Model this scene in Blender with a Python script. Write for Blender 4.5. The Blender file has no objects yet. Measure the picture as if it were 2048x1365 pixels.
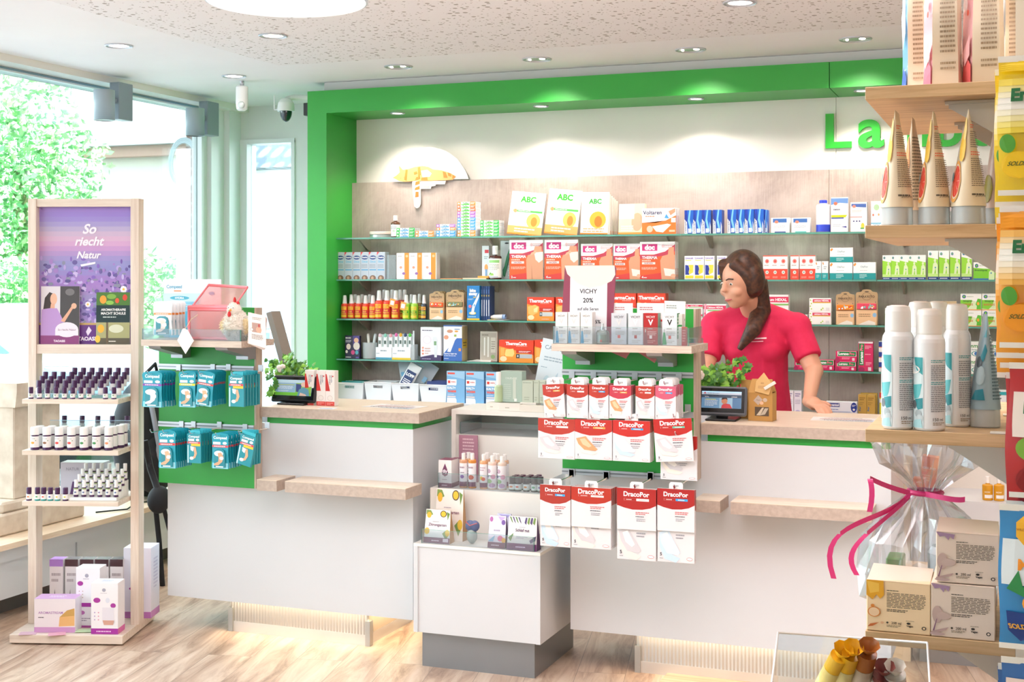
import bpy, math, random
from mathutils import Vector, Matrix
random.seed(11)
SC = bpy.context.scene
COL = SC.collection
PI = math.pi

# ------------------------------------------------------------------ camera
CAM_H = 1.55
FPX = 2665.0                                   # focal length in pixels of the 2048 px wide frame
YAW = math.atan(2665 / 6924)                   # camera turned left of the room's depth axis
cam_d = bpy.data.cameras.new('camera'); cam = bpy.data.objects.new('camera', cam_d); COL.objects.link(cam)
cam_d.sensor_width = 36; cam_d.lens = 36 * FPX / 2048; cam_d.shift_y = -128.5 / 2048
cam_d.clip_start = .05; cam_d.clip_end = 300
cam.location = (0, 0, CAM_H); cam.rotation_euler = (PI / 2, 0, YAW)
SC.camera = cam

# ------------------------------------------------------------------ exposure, world, sun, large lights
vs = SC.view_settings
vs.view_transform = 'Standard'; vs.look = 'None'; vs.gamma = 1; vs.use_curve_mapping = False
vs.exposure = 0.11
SC.cycles.max_bounces = 7; SC.cycles.diffuse_bounces = 4; SC.cycles.glossy_bounces = 3
SC.cycles.transmission_bounces = 4; SC.cycles.transparent_max_bounces = 28
SC.cycles.caustics_reflective = False; SC.cycles.caustics_refractive = False
SC.cycles.use_denoising = True; SC.cycles.sample_clamp_indirect = 6
SC.cycles.use_adaptive_sampling = True; SC.cycles.adaptive_threshold = .04

w = bpy.data.worlds.new('daylight'); SC.world = w; w.use_nodes = True
nt = w.node_tree; bg = nt.nodes['Background']
tc = nt.nodes.new('ShaderNodeTexCoord'); sp = nt.nodes.new('ShaderNodeSeparateXYZ')
rp = nt.nodes.new('ShaderNodeValToRGB')
nt.links.new(tc.outputs['Generated'], sp.inputs[0]); nt.links.new(sp.outputs['Z'], rp.inputs[0])
rp.color_ramp.elements[0].color = (.90, .95, 1, 1); rp.color_ramp.elements[1].color = (.55, .78, 1, 1)
nt.links.new(rp.outputs[0], bg.inputs[0]); bg.inputs[1].default_value = 6.5

def light(kind, name, loc, energy, color, **k):
    d = bpy.data.lights.new(name, kind); d.energy = energy; d.color = color
    rot = k.pop('rot', (0, 0, 0))
    for a, b in k.items(): setattr(d, a, b)
    o = bpy.data.objects.new(name, d); COL.objects.link(o); o.location = loc; o.rotation_euler = rot
    return o
light('SUN', 'sun', (0, 0, 20), 30, (1, .95, .86), angle=.01, rot=(math.radians(48), 0, math.radians(62)))
# unseen fill lamps added overhead and daylight entering by the tall shop window
light('AREA', 'overhead_fill', (-1.6, 1.4, 2.58), 12, (1, .92, .92), shape='RECTANGLE', size=3.2, size_y=1.4)
light('AREA', 'overhead_fill', (.9, -1.2, 2.58), 14, (1, .91, .88), shape='RECTANGLE', size=3.0, size_y=2.0)
light('AREA', 'upward_fill', (-.5, 2.7, 2.12), 145, (1, .90, .93), shape='RECTANGLE', size=4.2, size_y=1.5, rot=(PI, 0, 0))  # added upward fill that brightens the ceiling, no fixture there
light('AREA', 'window_daylight', (-4.62, 3.2, 1.5), 36, (.86, .91, 1), shape='RECTANGLE', size=2.0, size_y=6.4,
      rot=(0, -PI / 2, 0))

# ------------------------------------------------------------------ pixel -> room coordinates
_s, _c = math.sin(YAW), math.cos(YAW)
def P(px, py, X=None, Y=None, Z=None):
    r = (px - 1024) / FPX; u = -(py - 554) / FPX
    d = (-_s + r * _c, _c + r * _s, u)
    t = X / d[0] if X is not None else (Y / d[1] if Y is not None else (Z - CAM_H) / d[2])
    return Vector((d[0] * t, d[1] * t, CAM_H + d[2] * t))
def PX(px, Y): return P(px, 554, Y=Y).x
def PZ(px, py, Y): return P(px, py, Y=Y).z

# ------------------------------------------------------------------ materials
def lin(h):
    if isinstance(h, str):
        h = h.lstrip('#'); c = [int(h[i:i + 2], 16) / 255 for i in (0, 2, 4)]
    else: c = list(h)
    return tuple((x / 12.92 if x <= .04045 else ((x + .055) / 1.055) ** 2.4) for x in c) + (1,)
_mc = {}
def M(col, rough=.45, metal=0.0, coat=0.0, emit=0.0, bump=0.0):
    key = (col, rough, metal, coat, emit, bump)
    if key in _mc: return _mc[key]
    m = bpy.data.materials.new('finish_' + str(col).strip('#')); m.use_nodes = True
    n = m.node_tree.nodes; b = n['Principled BSDF']
    b.inputs['Base Color'].default_value = lin(col); b.inputs['Roughness'].default_value = rough
    b.inputs['Metallic'].default_value = metal; b.inputs['Coat Weight'].default_value = coat
    if emit:
        b.inputs['Emission Color'].default_value = lin(col); b.inputs['Emission Strength'].default_value = emit
    if bump:
        nz = n.new('ShaderNodeTexNoise'); nz.inputs['Scale'].default_value = 220
        bp = n.new('ShaderNodeBump'); bp.inputs['Strength'].default_value = bump
        m.node_tree.links.new(nz.outputs[0], bp.inputs['Height']); m.node_tree.links.new(bp.outputs[0], b.inputs['Normal'])
    _mc[key] = m; return m

def nodes_mat(name, rough=.5):
    m = bpy.data.materials.new(name); m.use_nodes = True
    nt = m.node_tree; b = nt.nodes['Principled BSDF']; b.inputs['Roughness'].default_value = rough
    def N(t, **k):
        x = nt.nodes.new(t)
        for a, v in k.items():
            if a in x.inputs: x.inputs[a].default_value = v
            else: setattr(x, a, v)
        return x
    return m, nt, b, N, nt.links.new
def ramp(x, stops):
    e = x.color_ramp.elements
    e[0].position, e[0].color = stops[0][0], lin(stops[0][1]); e[1].position, e[1].color = stops[-1][0], lin(stops[-1][1])
    for p, c in stops[1:-1]:
        q = e.new(p); q.color = lin(c)

def wood(name, light_, dark_, axis=0, scale=1.0, rough=.5, rot=0.0):
    """straight grained wood running along the given axis of the object"""
    m, nt, b, N, L = nodes_mat(name, rough)
    t = N('ShaderNodeTexCoord'); mp = N('ShaderNodeMapping')
    sc = [38 * scale] * 3; sc[axis] = 2.2 * scale; mp.inputs['Scale'].default_value = sc
    mp.inputs['Rotation'].default_value = (0, 0, rot)
    n1 = N('ShaderNodeTexNoise', Scale=2.2, Detail=7.0, Roughness=.62); n1.inputs['Distortion'].default_value = .5
    r = N('ShaderNodeValToRGB'); ramp(r, [(.32, dark_), (.62, light_)])
    L(t.outputs['Object'], mp.inputs[0]); L(mp.outputs[0], n1.inputs[0]); L(n1.outputs[0], r.inputs[0]); L(r.outputs[0], b.inputs['Base Color'])
    return m

def glass(name, tint, refl=.10, haze=0.0, hazecol='#ffffff', rough=.02):
    """clear sheet: light passes, the faces still mirror at grazing angles"""
    m = bpy.data.materials.new(name); m.use_nodes = True; nt = m.node_tree; nt.nodes.clear(); L = nt.links.new
    o = nt.nodes.new('ShaderNodeOutputMaterial'); tr = nt.nodes.new('ShaderNodeBsdfTransparent'); tr.inputs[0].default_value = lin(tint)
    g = nt.nodes.new('ShaderNodeBsdfGlossy'); g.inputs['Roughness'].default_value = rough
    lw = nt.nodes.new('ShaderNodeLayerWeight'); lw.inputs[0].default_value = .25
    mu = nt.nodes.new('ShaderNodeMath'); mu.operation = 'MULTIPLY_ADD'; mu.inputs[1].default_value = .5; mu.inputs[2].default_value = refl * .35
    mx = nt.nodes.new('ShaderNodeMixShader'); L(lw.outputs['Fresnel'], mu.inputs[0]); L(mu.outputs[0], mx.inputs[0])
    L(tr.outputs[0], mx.inputs[1]); L(g.outputs[0], mx.inputs[2])
    if haze:
        d = nt.nodes.new('ShaderNodeBsdfDiffuse'); d.inputs[0].default_value = lin(hazecol)
        m2 = nt.nodes.new('ShaderNodeMixShader'); m2.inputs[0].default_value = haze
        L(mx.outputs[0], m2.inputs[1]); L(d.outputs[0], m2.inputs[2]); L(m2.outputs[0], o.inputs[0])
    else: L(mx.outputs[0], o.inputs[0])
    return m

GLASS = glass('clear_glass', '#f4fbf8', .1)
ACRYL = glass('clear_acrylic', '#f3f8fb', .12, .05)
FOILCLEAR = glass('cellophane', '#f6f8fc', .5, .13, '#ffffff', .12)
FROST = glass('frosted_plastic', '#eef4f6', .15, .45, '#e8eef0', .3)
GEDGE = M('#5fa593', .15)
STEEL = M('#b9bcc0', .32, .85); CHROME = M('#e2e4e6', .12, 1.0); SATIN = M('#c9cbd2', .38, .6)
BLACK = M('#121316', .35); DARK = M('#2a2d33', .5)
WHITE = M('#f3f3f1', .4)

# ------------------------------------------------------------------ mesh builder
_tx = {}
def text_mesh(s, bold=.0, res=3):
    k = (s, bold, res)
    if k in _tx: return _tx[k]
    cu = bpy.data.curves.new('t', 'FONT'); cu.body = s; cu.resolution_u = res; cu.offset = bold; cu.fill_mode = 'FRONT'
    o = bpy.data.objects.new('t', cu); COL.objects.link(o)
    bpy.context.view_layer.update()
    me = bpy.data.meshes.new_from_object(o.evaluated_get(bpy.context.evaluated_depsgraph_get()))
    vs_ = [(v.co.x, v.co.y) for v in me.vertices]; fs = [tuple(p.vertices) for p in me.polygons]
    bpy.data.objects.remove(o); bpy.data.curves.remove(cu); bpy.data.meshes.remove(me)
    if not vs_: vs_ = [(0, 0), (1, 1)]
    x0 = min(v[0] for v in vs_); x1 = max(v[0] for v in vs_); y0 = min(v[1] for v in vs_); y1 = max(v[1] for v in vs_)
    vs_ = [((a - x0) / max(x1 - x0, 1e-6), (b_ - y0) / max(y1 - y0, 1e-6)) for a, b_ in vs_]
    _tx[k] = (vs_, fs, (x1 - x0) / max(y1 - y0, 1e-6)); return _tx[k]

class MB:
    def __init__(s): s.v = []; s.f = []; s.m = []; s.sm = []; s.mats = []; s.T = None; s.k = 0
    def add(s, vs_, fs, mat, smooth=False):
        b = len(s.v)
        if s.T is not None: vs_ = [tuple(s.T @ Vector(v)) for v in vs_]
        s.v += [tuple(v) for v in vs_]
        if mat not in s.mats: s.mats.append(mat)
        i = s.mats.index(mat)
        for f in fs: s.f.append(tuple(b + j for j in f)); s.m.append(i); s.sm.append(smooth)
        return s
    def box(s, x0, x1, y0, y1, z0, z1, mat, b=0.0):
        if b <= 0:
            v = [(x, y, z) for z in (z0, z1) for y in (y0, y1) for x in (x0, x1)]
            return s.add(v, [(0, 2, 3, 1), (4, 5, 7, 6), (0, 1, 5, 4), (2, 6, 7, 3), (0, 4, 6, 2), (1, 3, 7, 5)], mat)
        X, Y, Z = (x0, x1), (y0, y1), (z0, z1); v = []; idx = {}
        for i in (0, 1):
            for j in (0, 1):
                for k in (0, 1):
                    sx, sy, sz = (1, -1)[i], (1, -1)[j], (1, -1)[k]
                    for a in range(3):
                        idx[(i, j, k, a)] = len(v)
                        v.append((X[i] + (0 if a == 0 else sx * b), Y[j] + (0 if a == 1 else sy * b), Z[k] + (0 if a == 2 else sz * b)))
        f = []
        q = [(0, 0), (1, 0), (1, 1), (0, 1)]
        for i in (0, 1): f.append([idx[(i, p, r, 0)] for p, r in q][::(-1 if i == 0 else 1)])
        for j in (0, 1): f.append([idx[(p, j, r, 1)] for p, r in q][::(1 if j == 0 else -1)])
        for k in (0, 1): f.append([idx[(p, r, k, 2)] for p, r in q][::(-1 if k == 0 else 1)])
        for p in (0, 1):
            for r in (0, 1):
                f.append((idx[(0, p, r, 1)], idx[(1, p, r, 1)], idx[(1, p, r, 2)], idx[(0, p, r, 2)]))
                f.append((idx[(p, 0, r, 0)], idx[(p, 1, r, 0)], idx[(p, 1, r, 2)], idx[(p, 0, r, 2)]))
                f.append((idx[(p, r, 0, 0)], idx[(p, r, 1, 0)], idx[(p, r, 1, 1)], idx[(p, r, 0, 1)]))
        for i in (0, 1):
            for j in (0, 1):
                for k in (0, 1): f.append([idx[(i, j, k, a)] for a in range(3)])
        return s.add(v, f, mat)
    def prism(s, poly, mat, axis='y', a=0, b=1, cap=True):
        """outline in the two other axes, extruded along axis from a to b"""
        n = len(poly)
        def mk(p, t): return {'y': (p[0], t, p[1]), 'x': (t, p[0], p[1]), 'z': (p[0], p[1], t)}[axis]
        v = [mk(p, a) for p in poly] + [mk(p, b) for p in poly]
        f = [(i, (i + 1) % n, n + (i + 1) % n, n + i) for i in range(n)]
        if cap: f += [tuple(range(n))[::-1], tuple(range(n, 2 * n))]
        return s.add(v, f, mat)
    def lathe(s, prof, mat, seg=20, c=(0, 0), mats=None, sx=1, sy=1, cap=True):
        """profile [(r, z)...]; mats optional per segment"""
        n = len(prof); v = []
        for r, z in prof:
            for i in range(seg):
                a = 2 * PI * i / seg; v.append((c[0] + r * math.cos(a) * sx, c[1] + r * math.sin(a) * sy, z))
        for k in range(n - 1):
            mm = mats[k] if mats else mat
            vv = v[k * seg:(k + 2) * seg]
            s.add(vv, [(i, (i + 1) % seg, seg + (i + 1) % seg, seg + i) for i in range(seg)], mm, True)
        if cap:
            s.add(v[:seg], [tuple(range(seg))[::-1]], mats[0] if mats else mat); s.add(v[-seg:], [tuple(range(seg))], mats[-1] if mats else mat)
        return s
    def tube(s, pts, r, mat, seg=8, cap=True):
        pts = [Vector(p) for p in pts]; n = len(pts); rings = []
        up = None
        for i, p in enumerate(pts):
            t = (pts[min(i + 1, n - 1)] - pts[max(i - 1, 0)]).normalized()
            if up is None: up = Vector((0, 0, 1)) if abs(t.z) < .9 else Vector((1, 0, 0))
            a = t.cross(up).normalized(); b = a.cross(t).normalized(); up = b
            rr = r[i] if isinstance(r, (list, tuple)) else r
            rings.append([p + (a * math.cos(2 * PI * k / seg) + b * math.sin(2 * PI * k / seg)) * rr for k in range(seg)])
        v = [tuple(q) for g in rings for q in g]; f = []
        for i in range(n - 1):
            for k in range(seg): f.append((i * seg + k, i * seg + (k + 1) % seg, (i + 1) * seg + (k + 1) % seg, (i + 1) * seg + k))
        if cap: f += [tuple(range(seg)), tuple(range((n - 1) * seg, n * seg))[::-1]]
        return s.add(v, f, mat, True)
    def ball(s, c, r, mat, seg=14, rings=9):
        if not isinstance(r, (tuple, list)): r = (r, r, r)
        v = [(c[0], c[1], c[2] - r[2])]; f = []
        for j in range(1, rings):
            a = -PI / 2 + PI * j / rings
            for i in range(seg):
                b = 2 * PI * i / seg; v.append((c[0] + r[0] * math.cos(a) * math.cos(b), c[1] + r[1] * math.cos(a) * math.sin(b), c[2] + r[2] * math.sin(a)))
        v.append((c[0], c[1], c[2] + r[2])); t = len(v) - 1
        for i in range(seg):
            f.append((0, 1 + (i + 1) % seg, 1 + i)); f.append((t, t - seg + i, t - seg + (i + 1) % seg))
        for j in range(rings - 2):
            for i in range(seg):
                a = 1 + j * seg; f.append((a + i, a + (i + 1) % seg, a + seg + (i + 1) % seg, a + seg + i))
        return s.add(v, f, mat, True)
    # ---- printed artwork on a face; every command is laid a hair above the one before
    def art(s, cmds, mp, curved=False, fin=.4, step=.00009, start=.00035, aspect=1.0):
        """aspect = face width / face height, used to keep the letters in proportion"""
        off = start
        for c in cmds:
            k = c[0]; off += step
            if k == 'r':
                _, u0, v0, u1, v1, col = c; n = 7 if curved else 1
                v = []
                for i in range(n + 1):
                    u = u0 + (u1 - u0) * i / n; v += [mp(u, v0, off), mp(u, v1, off)]
                s.add(v, [(2 * i, 2 * i + 2, 2 * i + 3, 2 * i + 1) for i in range(n)], M(col, fin))
            elif curved and k in 'ep':
                if k == 'e': pl = [(c[1] + c[3] * math.cos(2 * PI * i / 18), c[2] + c[4] * math.sin(2 * PI * i / 18)) for i in range(18)]
                else: pl = c[1]
                ua, ub_ = min(p[0] for p in pl), max(p[0] for p in pl); n = 7; v = []
                for i in range(n + 1):
                    u = ua + (ub_ - ua) * (.002 + .996 * i / n); hit = []
                    for q in range(len(pl)):
                        (a0, b0), (a1, b1) = pl[q], pl[(q + 1) % len(pl)]
                        if (a0 - u) * (a1 - u) < 0: hit.append(b0 + (b1 - b0) * (u - a0) / (a1 - a0))
                    if not hit: hit = [pl[0][1]]
                    v += [mp(u, min(hit), off), mp(u, max(hit), off)]
                s.add(v, [(2 * i, 2 * i + 2, 2 * i + 3, 2 * i + 1) for i in range(n)], M(c[-1], fin))
            elif k == 'e':
                _, cu, cv, ru, rv, col = c; n = 20
                s.add([mp(cu + ru * math.cos(2 * PI * i / n), cv + rv * math.sin(2 * PI * i / n), off) for i in range(n)], [tuple(range(n))], M(col, fin))
            elif k == 'p':
                _, pts, col = c
                s.add([mp(a, b, off) for a, b in pts], [tuple(range(len(pts)))], M(col, fin))
            elif k == 't' or k == 'tv':
                tx, u0, v0, u1, v1, col = c[1:7]; bold = c[7] if len(c) > 7 else .0; sh = c[8] if len(c) > 8 else 0
                tv, tf, ar = text_mesh(tx, bold)
                if k == 't':                                          # fit inside the given rectangle
                    wv = (u1 - u0); hv = (v1 - v0); wreal = wv * aspect
                    if ar * hv > wreal: hv2 = wreal / ar; wu = wv
                    else: hv2 = hv; wu = ar * hv / aspect
                    cu, cv = (u0 + u1) / 2, (v0 + v1) / 2
                    pts = [mp(cu - wu / 2 + a * wu + sh * b * hv2 / aspect, cv - hv2 / 2 + b * hv2, off) for a, b in tv]
                else:                                                 # reads upwards
                    pts = [mp(u1 - b * (u1 - u0), v0 + a * (v1 - v0), off) for a, b in tv]
                s.add(pts, tf, M(col, fin))
            elif k == 'l':                                            # n lines of small print
                _, u0, v0, u1, v1, n, col = c
                rnd = random.Random(int(abs(u0 * 977 + v0 * 613) * 100) + n); dv = (v1 - v0) / n
                for i in range(n):
                    b = v1 - dv * (i + .78); t = v1 - dv * (i + .32); u = u0
                    e = u1 - (u1 - u0) * (.0 if i < n - 1 else .35) * rnd.random() - (u1 - u0) * .06 * rnd.random()
                    while u < e:
                        wd = (u1 - u0) * rnd.uniform(.07, .2); q = min(u + wd, e)
                        s.add([mp(u, b, off), mp(q, b, off), mp(q, t, off), mp(u, t, off)], [(0, 1, 2, 3)], M(col, fin)); u = q + (u1 - u0) * .025
        return s
    def build(s, name, parent=None, loc=None, rotz=0.0, rot=None, label=None, cat=None, group=None, kind=None, bevel=0):
        me = bpy.data.meshes.new(name); me.from_pydata(s.v, [], s.f)
        for m in s.mats: me.materials.append(m)
        me.polygons.foreach_set('material_index', s.m); me.polygons.foreach_set('use_smooth', s.sm); me.update()
        o = bpy.data.objects.new(name, me); COL.objects.link(o)
        if parent: o.parent = parent
        if loc is not None: o.location = loc
        if rot is not None: o.rotation_euler = rot
        elif rotz: o.rotation_euler = (0, 0, rotz)
        if bevel:
            bv = o.modifiers.new('edges', 'BEVEL'); bv.width = bevel; bv.segments = 2; bv.limit_method = 'ANGLE'
        return tag(o, label, cat, group, kind)
def tag(o, label=None, cat=None, group=None, kind=None):
    if label: o['label'] = label
    if cat: o['category'] = cat
    if group: o['group'] = group
    if kind: o['kind'] = kind
    return o
def empty(name, loc=(0, 0, 0), rotz=0.0, **k):
    o = bpy.data.objects.new(name, None); COL.objects.link(o); o.location = loc; o.rotation_euler = (0, 0, rotz); o.empty_display_size = .05
    return tag(o, **k)
def dup(o, loc=None, rot=None, label=None, parent=None, group=None):
    """copy of a thing with copies of its parts and sub-parts"""
    c = o.copy(); COL.objects.link(c)
    if parent: c.parent = parent
    if loc is not None: c.location = loc
    if rot is not None: c.rotation_euler = rot
    if label: c['label'] = label
    if group: c['group'] = group
    for ch in list(o.children): dup(ch, parent=c)
    return c
ORD = ['', 'first', 'second', 'third', 'fourth', 'fifth', 'sixth', 'seventh', 'eighth', 'ninth', 'tenth', 'eleventh', 'twelfth']
NUM = ['zero', 'one', 'two', 'three', 'four', 'five', 'six', 'seven', 'eight', 'nine', 'ten', 'eleven', 'twelve']
def nth(i, n, a='left', b='right'):
    if i == 0: return a + 'most'
    if i == n - 1: return b + 'most'
    if n == 3: return 'middle'
    if i <= (n - 1) / 2: return '%s from the %s' % (ORD[i + 1], a)
    return '%s from the %s' % (ORD[n - i], b)
def nthup(i, n):
    if i == 0: return 'bottom'
    if i == n - 1: return 'topmost'
    return '%s from the bottom' % ORD[i + 1]
def nthback(i, n):
    if i == 0: return 'frontmost'
    if i == n - 1: return 'rearmost'
    return '%s from the front' % ORD[i + 1]

def boxmaps(w, d, h, bx=0.0):
    fr = lambda u, v, o: (-w / 2 + u * w, -o, v * h)
    sd = lambda u, v, o: (w / 2 + o, u * d, v * h)
    tp = lambda u, v, o: (-w / 2 + u * w, v * d, h + o)
    return fr, sd, tp
def carton(w, d, h, col, art=(), side=(), top=(), b=.0008, fin=.35, T=None):
    """folding box, origin at the bottom middle of its front face, front towards -Y"""
    mb = MB(); mb.T = T; mb.box(-w / 2, w / 2, 0, d, 0, h, M(col, fin), b)
    fr, sd, tp = boxmaps(w, d, h)
    mb.art(art, fr, aspect=w / h); mb.art(side, sd, aspect=d / h); mb.art(top, tp, aspect=w / d)
    return mb

# ------------------------------------------------------------------ main planes of the room (metres)
CEIL = 2.63; YF = 6.5; YS = 6.63; YG = 6.80; YW = 6.855; XG = -3.60; XL = -4.70; YB = 7.30; YC = 4.90; TOP = 1.0
SH = [1.768, 1.536, 1.316, 1.092, .868]          # upper faces of the four glass shelves and of the back worktop
# ================================================================== ROOM SHELL
def floor_mat():
    m, nt, b, N, L = nodes_mat('oak_vinyl_planks', .38)
    t = N('ShaderNodeTexCoord'); mp = N('ShaderNodeMapping'); mp.inputs['Rotation'].default_value = (0, 0, math.radians(78))
    br = N('ShaderNodeTexBrick', Scale=1.0); br.inputs['Brick Width'].default_value = 1.3; br.inputs['Row Height'].default_value = .19
    br.inputs['Mortar Size'].default_value = .0012; br.offset = .37; br.squash = 1
    br.inputs['Color1'].default_value = (.2, .2, .2, 1); br.inputs['Color2'].default_value = (.8, .8, .8, 1); br.inputs['Mortar'].default_value = (.5, .5, .5, 1)
    L(t.outputs['Object'], mp.inputs[0]); L(mp.outputs[0], br.inputs[0])
    m2 = N('ShaderNodeMapping'); m2.inputs['Scale'].default_value = (1.3, 9, 1); L(mp.outputs[0], m2.inputs[0])
    ad = N('ShaderNodeVectorMath', operation='ADD'); L(m2.outputs[0], ad.inputs[0]); L(br.outputs['Color'], ad.inputs[1])
    n1 = N('ShaderNodeTexNoise', Scale=1.5, Detail=9.0, Roughness=.68); n1.inputs['Distortion'].default_value = .8; L(ad.outputs[0], n1.inputs[0])
    r = N('ShaderNodeValToRGB'); ramp(r, [(.30, '#8a6f5c'), (.44, '#b89c86'), (.56, '#cfb8a2'), (.74, '#ddcbba')]); L(n1.outputs[0], r.inputs[0])
    mx = N('ShaderNodeMix', data_type='RGBA'); mx.inputs[7].default_value = lin('#8f7d6c'); L(br.outputs['Fac'], mx.inputs[0]); L(r.outputs[0], mx.inputs[6])
    L(mx.outputs[2], b.inputs['Base Color']); return m
def ceil_mat():
    """white acoustic plaster board with scattered round perforations of several sizes"""
    m, nt, b, N, L = nodes_mat('perforated_acoustic_board', .8)
    t = N('ShaderNodeTexCoord'); mp = N('ShaderNodeMapping'); L(t.outputs['Object'], mp.inputs[0])
    last = None
    for sc, thr, dens in ((31, .35, .7), (58, .3, .7)):
        v = N('ShaderNodeTexVoronoi', Scale=float(sc)); v.inputs['Randomness'].default_value = .85; L(mp.outputs[0], v.inputs[0])
        sx = N('ShaderNodeSeparateXYZ'); L(v.outputs['Color'], sx.inputs[0])
        g = N('ShaderNodeMath', operation='MULTIPLY'); g.inputs[1].default_value = thr; L(sx.outputs[0], g.inputs[0])
        lt = N('ShaderNodeMath', operation='LESS_THAN'); L(v.outputs['Distance'], lt.inputs[0]); L(g.outputs[0], lt.inputs[1])
        d = N('ShaderNodeMath', operation='LESS_THAN'); d.inputs[1].default_value = dens; L(sx.outputs[1], d.inputs[0])
        a = N('ShaderNodeMath', operation='MULTIPLY'); L(lt.outputs[0], a.inputs[0]); L(d.outputs[0], a.inputs[1])
        if last is None: last = a
        else:
            q = N('ShaderNodeMath', operation='MAXIMUM'); L(last.outputs[0], q.inputs[0]); L(a.outputs[0], q.inputs[1]); last = q
    mx = N('ShaderNodeMix', data_type='RGBA'); mx.inputs[6].default_value = lin('#f3f0f0'); mx.inputs[7].default_value = lin('#aaa29b')
    L(last.outputs[0], mx.inputs[0]); L(mx.outputs[2], b.inputs['Base Color']); return m
def laminate_mat():
    m, nt, b, N, L = nodes_mat('grey_brown_concrete_laminate', .55)
    t = N('ShaderNodeTexCoord'); n1 = N('ShaderNodeTexNoise', Scale=1.8, Detail=12.0, Roughness=.7); n1.inputs['Distortion'].default_value = .4
    mp = N('ShaderNodeMapping'); mp.inputs['Scale'].default_value = (60, 60, 3); n2 = N('ShaderNodeTexNoise', Scale=3.0, Detail=3.0)
    L(t.outputs['Object'], n1.inputs[0]); L(t.outputs['Object'], mp.inputs[0]); L(mp.outputs[0], n2.inputs[0])
    ad = N('ShaderNodeMath', operation='MULTIPLY_ADD'); ad.inputs[1].default_value = .25; L(n2.outputs[0], ad.inputs[0]); L(n1.outputs[0], ad.inputs[2])
    r = N('ShaderNodeValToRGB'); ramp(r, [(.42, '#8f8078'), (.60, '#ad9e95'), (.78, '#c0b3aa')]); L(ad.outputs[0], r.inputs[0]); L(r.outputs[0], b.inputs['Base Color']); return m
def roof_mat():
    m, nt, b, N, L = nodes_mat('clay_roof_tiles', .5)
    t = N('ShaderNodeTexCoord'); w_ = N('ShaderNodeTexWave', Scale=1.6); w_.inputs['Distortion'].default_value = 1.2; w_.bands_direction = 'Z'
    w2 = N('ShaderNodeTexWave', Scale=1.9); w2.bands_direction = 'X'; L(t.outputs['Object'], w_.inputs[0]); L(t.outputs['Object'], w2.inputs[0])
    a = N('ShaderNodeMath', operation='MULTIPLY'); L(w_.outputs[0], a.inputs[0]); L(w2.outputs[0], a.inputs[1])
    r = N('ShaderNodeValToRGB'); ramp(r, [(.1, '#2b3442'), (.8, '#6f7f93')]); L(a.outputs[0], r.inputs[0]); L(r.outputs[0], b.inputs['Base Color']); return m
def brick_mat():
    m, nt, b, N, L = nodes_mat('red_brick', .8)
    t = N('ShaderNodeTexCoord'); mp = N('ShaderNodeMapping'); mp.inputs['Rotation'].default_value = (PI / 2, 0, 0)
    br = N('ShaderNodeTexBrick', Scale=1.0); br.inputs['Brick Width'].default_value = .22; br.inputs['Row Height'].default_value = .075; br.inputs['Mortar Size'].default_value = .008
    br.inputs['Color1'].default_value = lin('#8a4a3c'); br.inputs['Color2'].default_value = lin('#5c4038'); br.inputs['Mortar'].default_value = lin('#b9aca0')
    L(t.outputs['Object'], mp.inputs[0]); L(mp.outputs[0], br.inputs[0]); L(br.outputs[0], b.inputs['Base Color']); return m
def noisy(name, c0, c1, scale=8, rough=.8, bump=0):
    m, nt, b, N, L = nodes_mat(name, rough); t = N('ShaderNodeTexCoord'); n1 = N('ShaderNodeTexNoise', Scale=float(scale), Detail=6.0)
    r = N('ShaderNodeValToRGB'); ramp(r, [(.35, c0), (.65, c1)]); L(t.outputs['Object'], n1.inputs[0]); L(n1.outputs[0], r.inputs[0]); L(r.outputs[0], b.inputs['Base Color'])
    if bump:
        bp = N('ShaderNodeBump'); bp.inputs['Strength'].default_value = bump; L(n1.outputs[0], bp.inputs['Height']); L(bp.outputs[0], b.inputs['Normal'])
    return m
WALLP = noisy('white_wall_paint', '#e9ecea', '#f1f2f0', 3, .7)
LAM = laminate_mat()
OAKX = wood('pale_oak_along_x', '#d8c8b8', '#b8a494', 0, 1.2, .5)
OAKZ = wood('pale_oak_along_z', '#cdbcab', '#ab9888', 2, 1.2, .5)
OAKW = wood('warm_oak_shelf', '#d9b88c', '#b89468', 0, 1.0, .45)
BIRCHZ = wood('whitewashed_birch_z', '#eadccd', '#d9c6b4', 2, .8, .55)
BIRCHX = wood('whitewashed_birch_x', '#eadccd', '#dac8b6', 0, .8, .55)
GREEN = noisy('green_lacquered_board', '#2ba33d', '#2fa841', 2, .38)
GREENF = noisy('green_frame_lacquer', '#2fa33a', '#33a73e', 2, .4)
CREAM = noisy('white_board', '#efece4', '#f3f0e9', 2, .45)
LACQ = noisy('white_lacquer_front', '#d2d5d8', '#d6d9dc', 1.5, .28)

X1, Y0 = 3.6, -3.6
MB().box(XL - .3, X1, Y0, YB + .2, -.06, 0, floor_mat()).build('floor', kind='structure')
cb = MB(); CW = noisy('white_ceiling_paint', '#f4f3f4', '#f8f7f8', 2, .8)
px0, py1 = -3.56, 5.93
for (a, b_, c_, d_) in ((XL - .3, px0, Y0, YB + .2), (px0, X1, py1, YB + .2)): cb.box(a, b_, c_, d_, CEIL, CEIL + .12, CW)
cb.box(px0, X1, Y0, py1, CEIL, CEIL + .12, ceil_mat()); cb.build('ceiling', kind='structure')
MB().box(X1, X1 + .1, Y0, YB + .2, 0, CEIL, noisy('warm_wall_paint', '#e9dfd2', '#efe6da', 3, .8)).build('wall_right', kind='structure')
MB().box(XL - .3, X1, Y0 - .1, Y0, 0, CEIL, WALLP).build('wall_front', kind='structure')
wb = MB(); a0, a1, z0, z1 = -4.66, PX(587, YB), .34, PZ(520, 283, YB)
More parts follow.
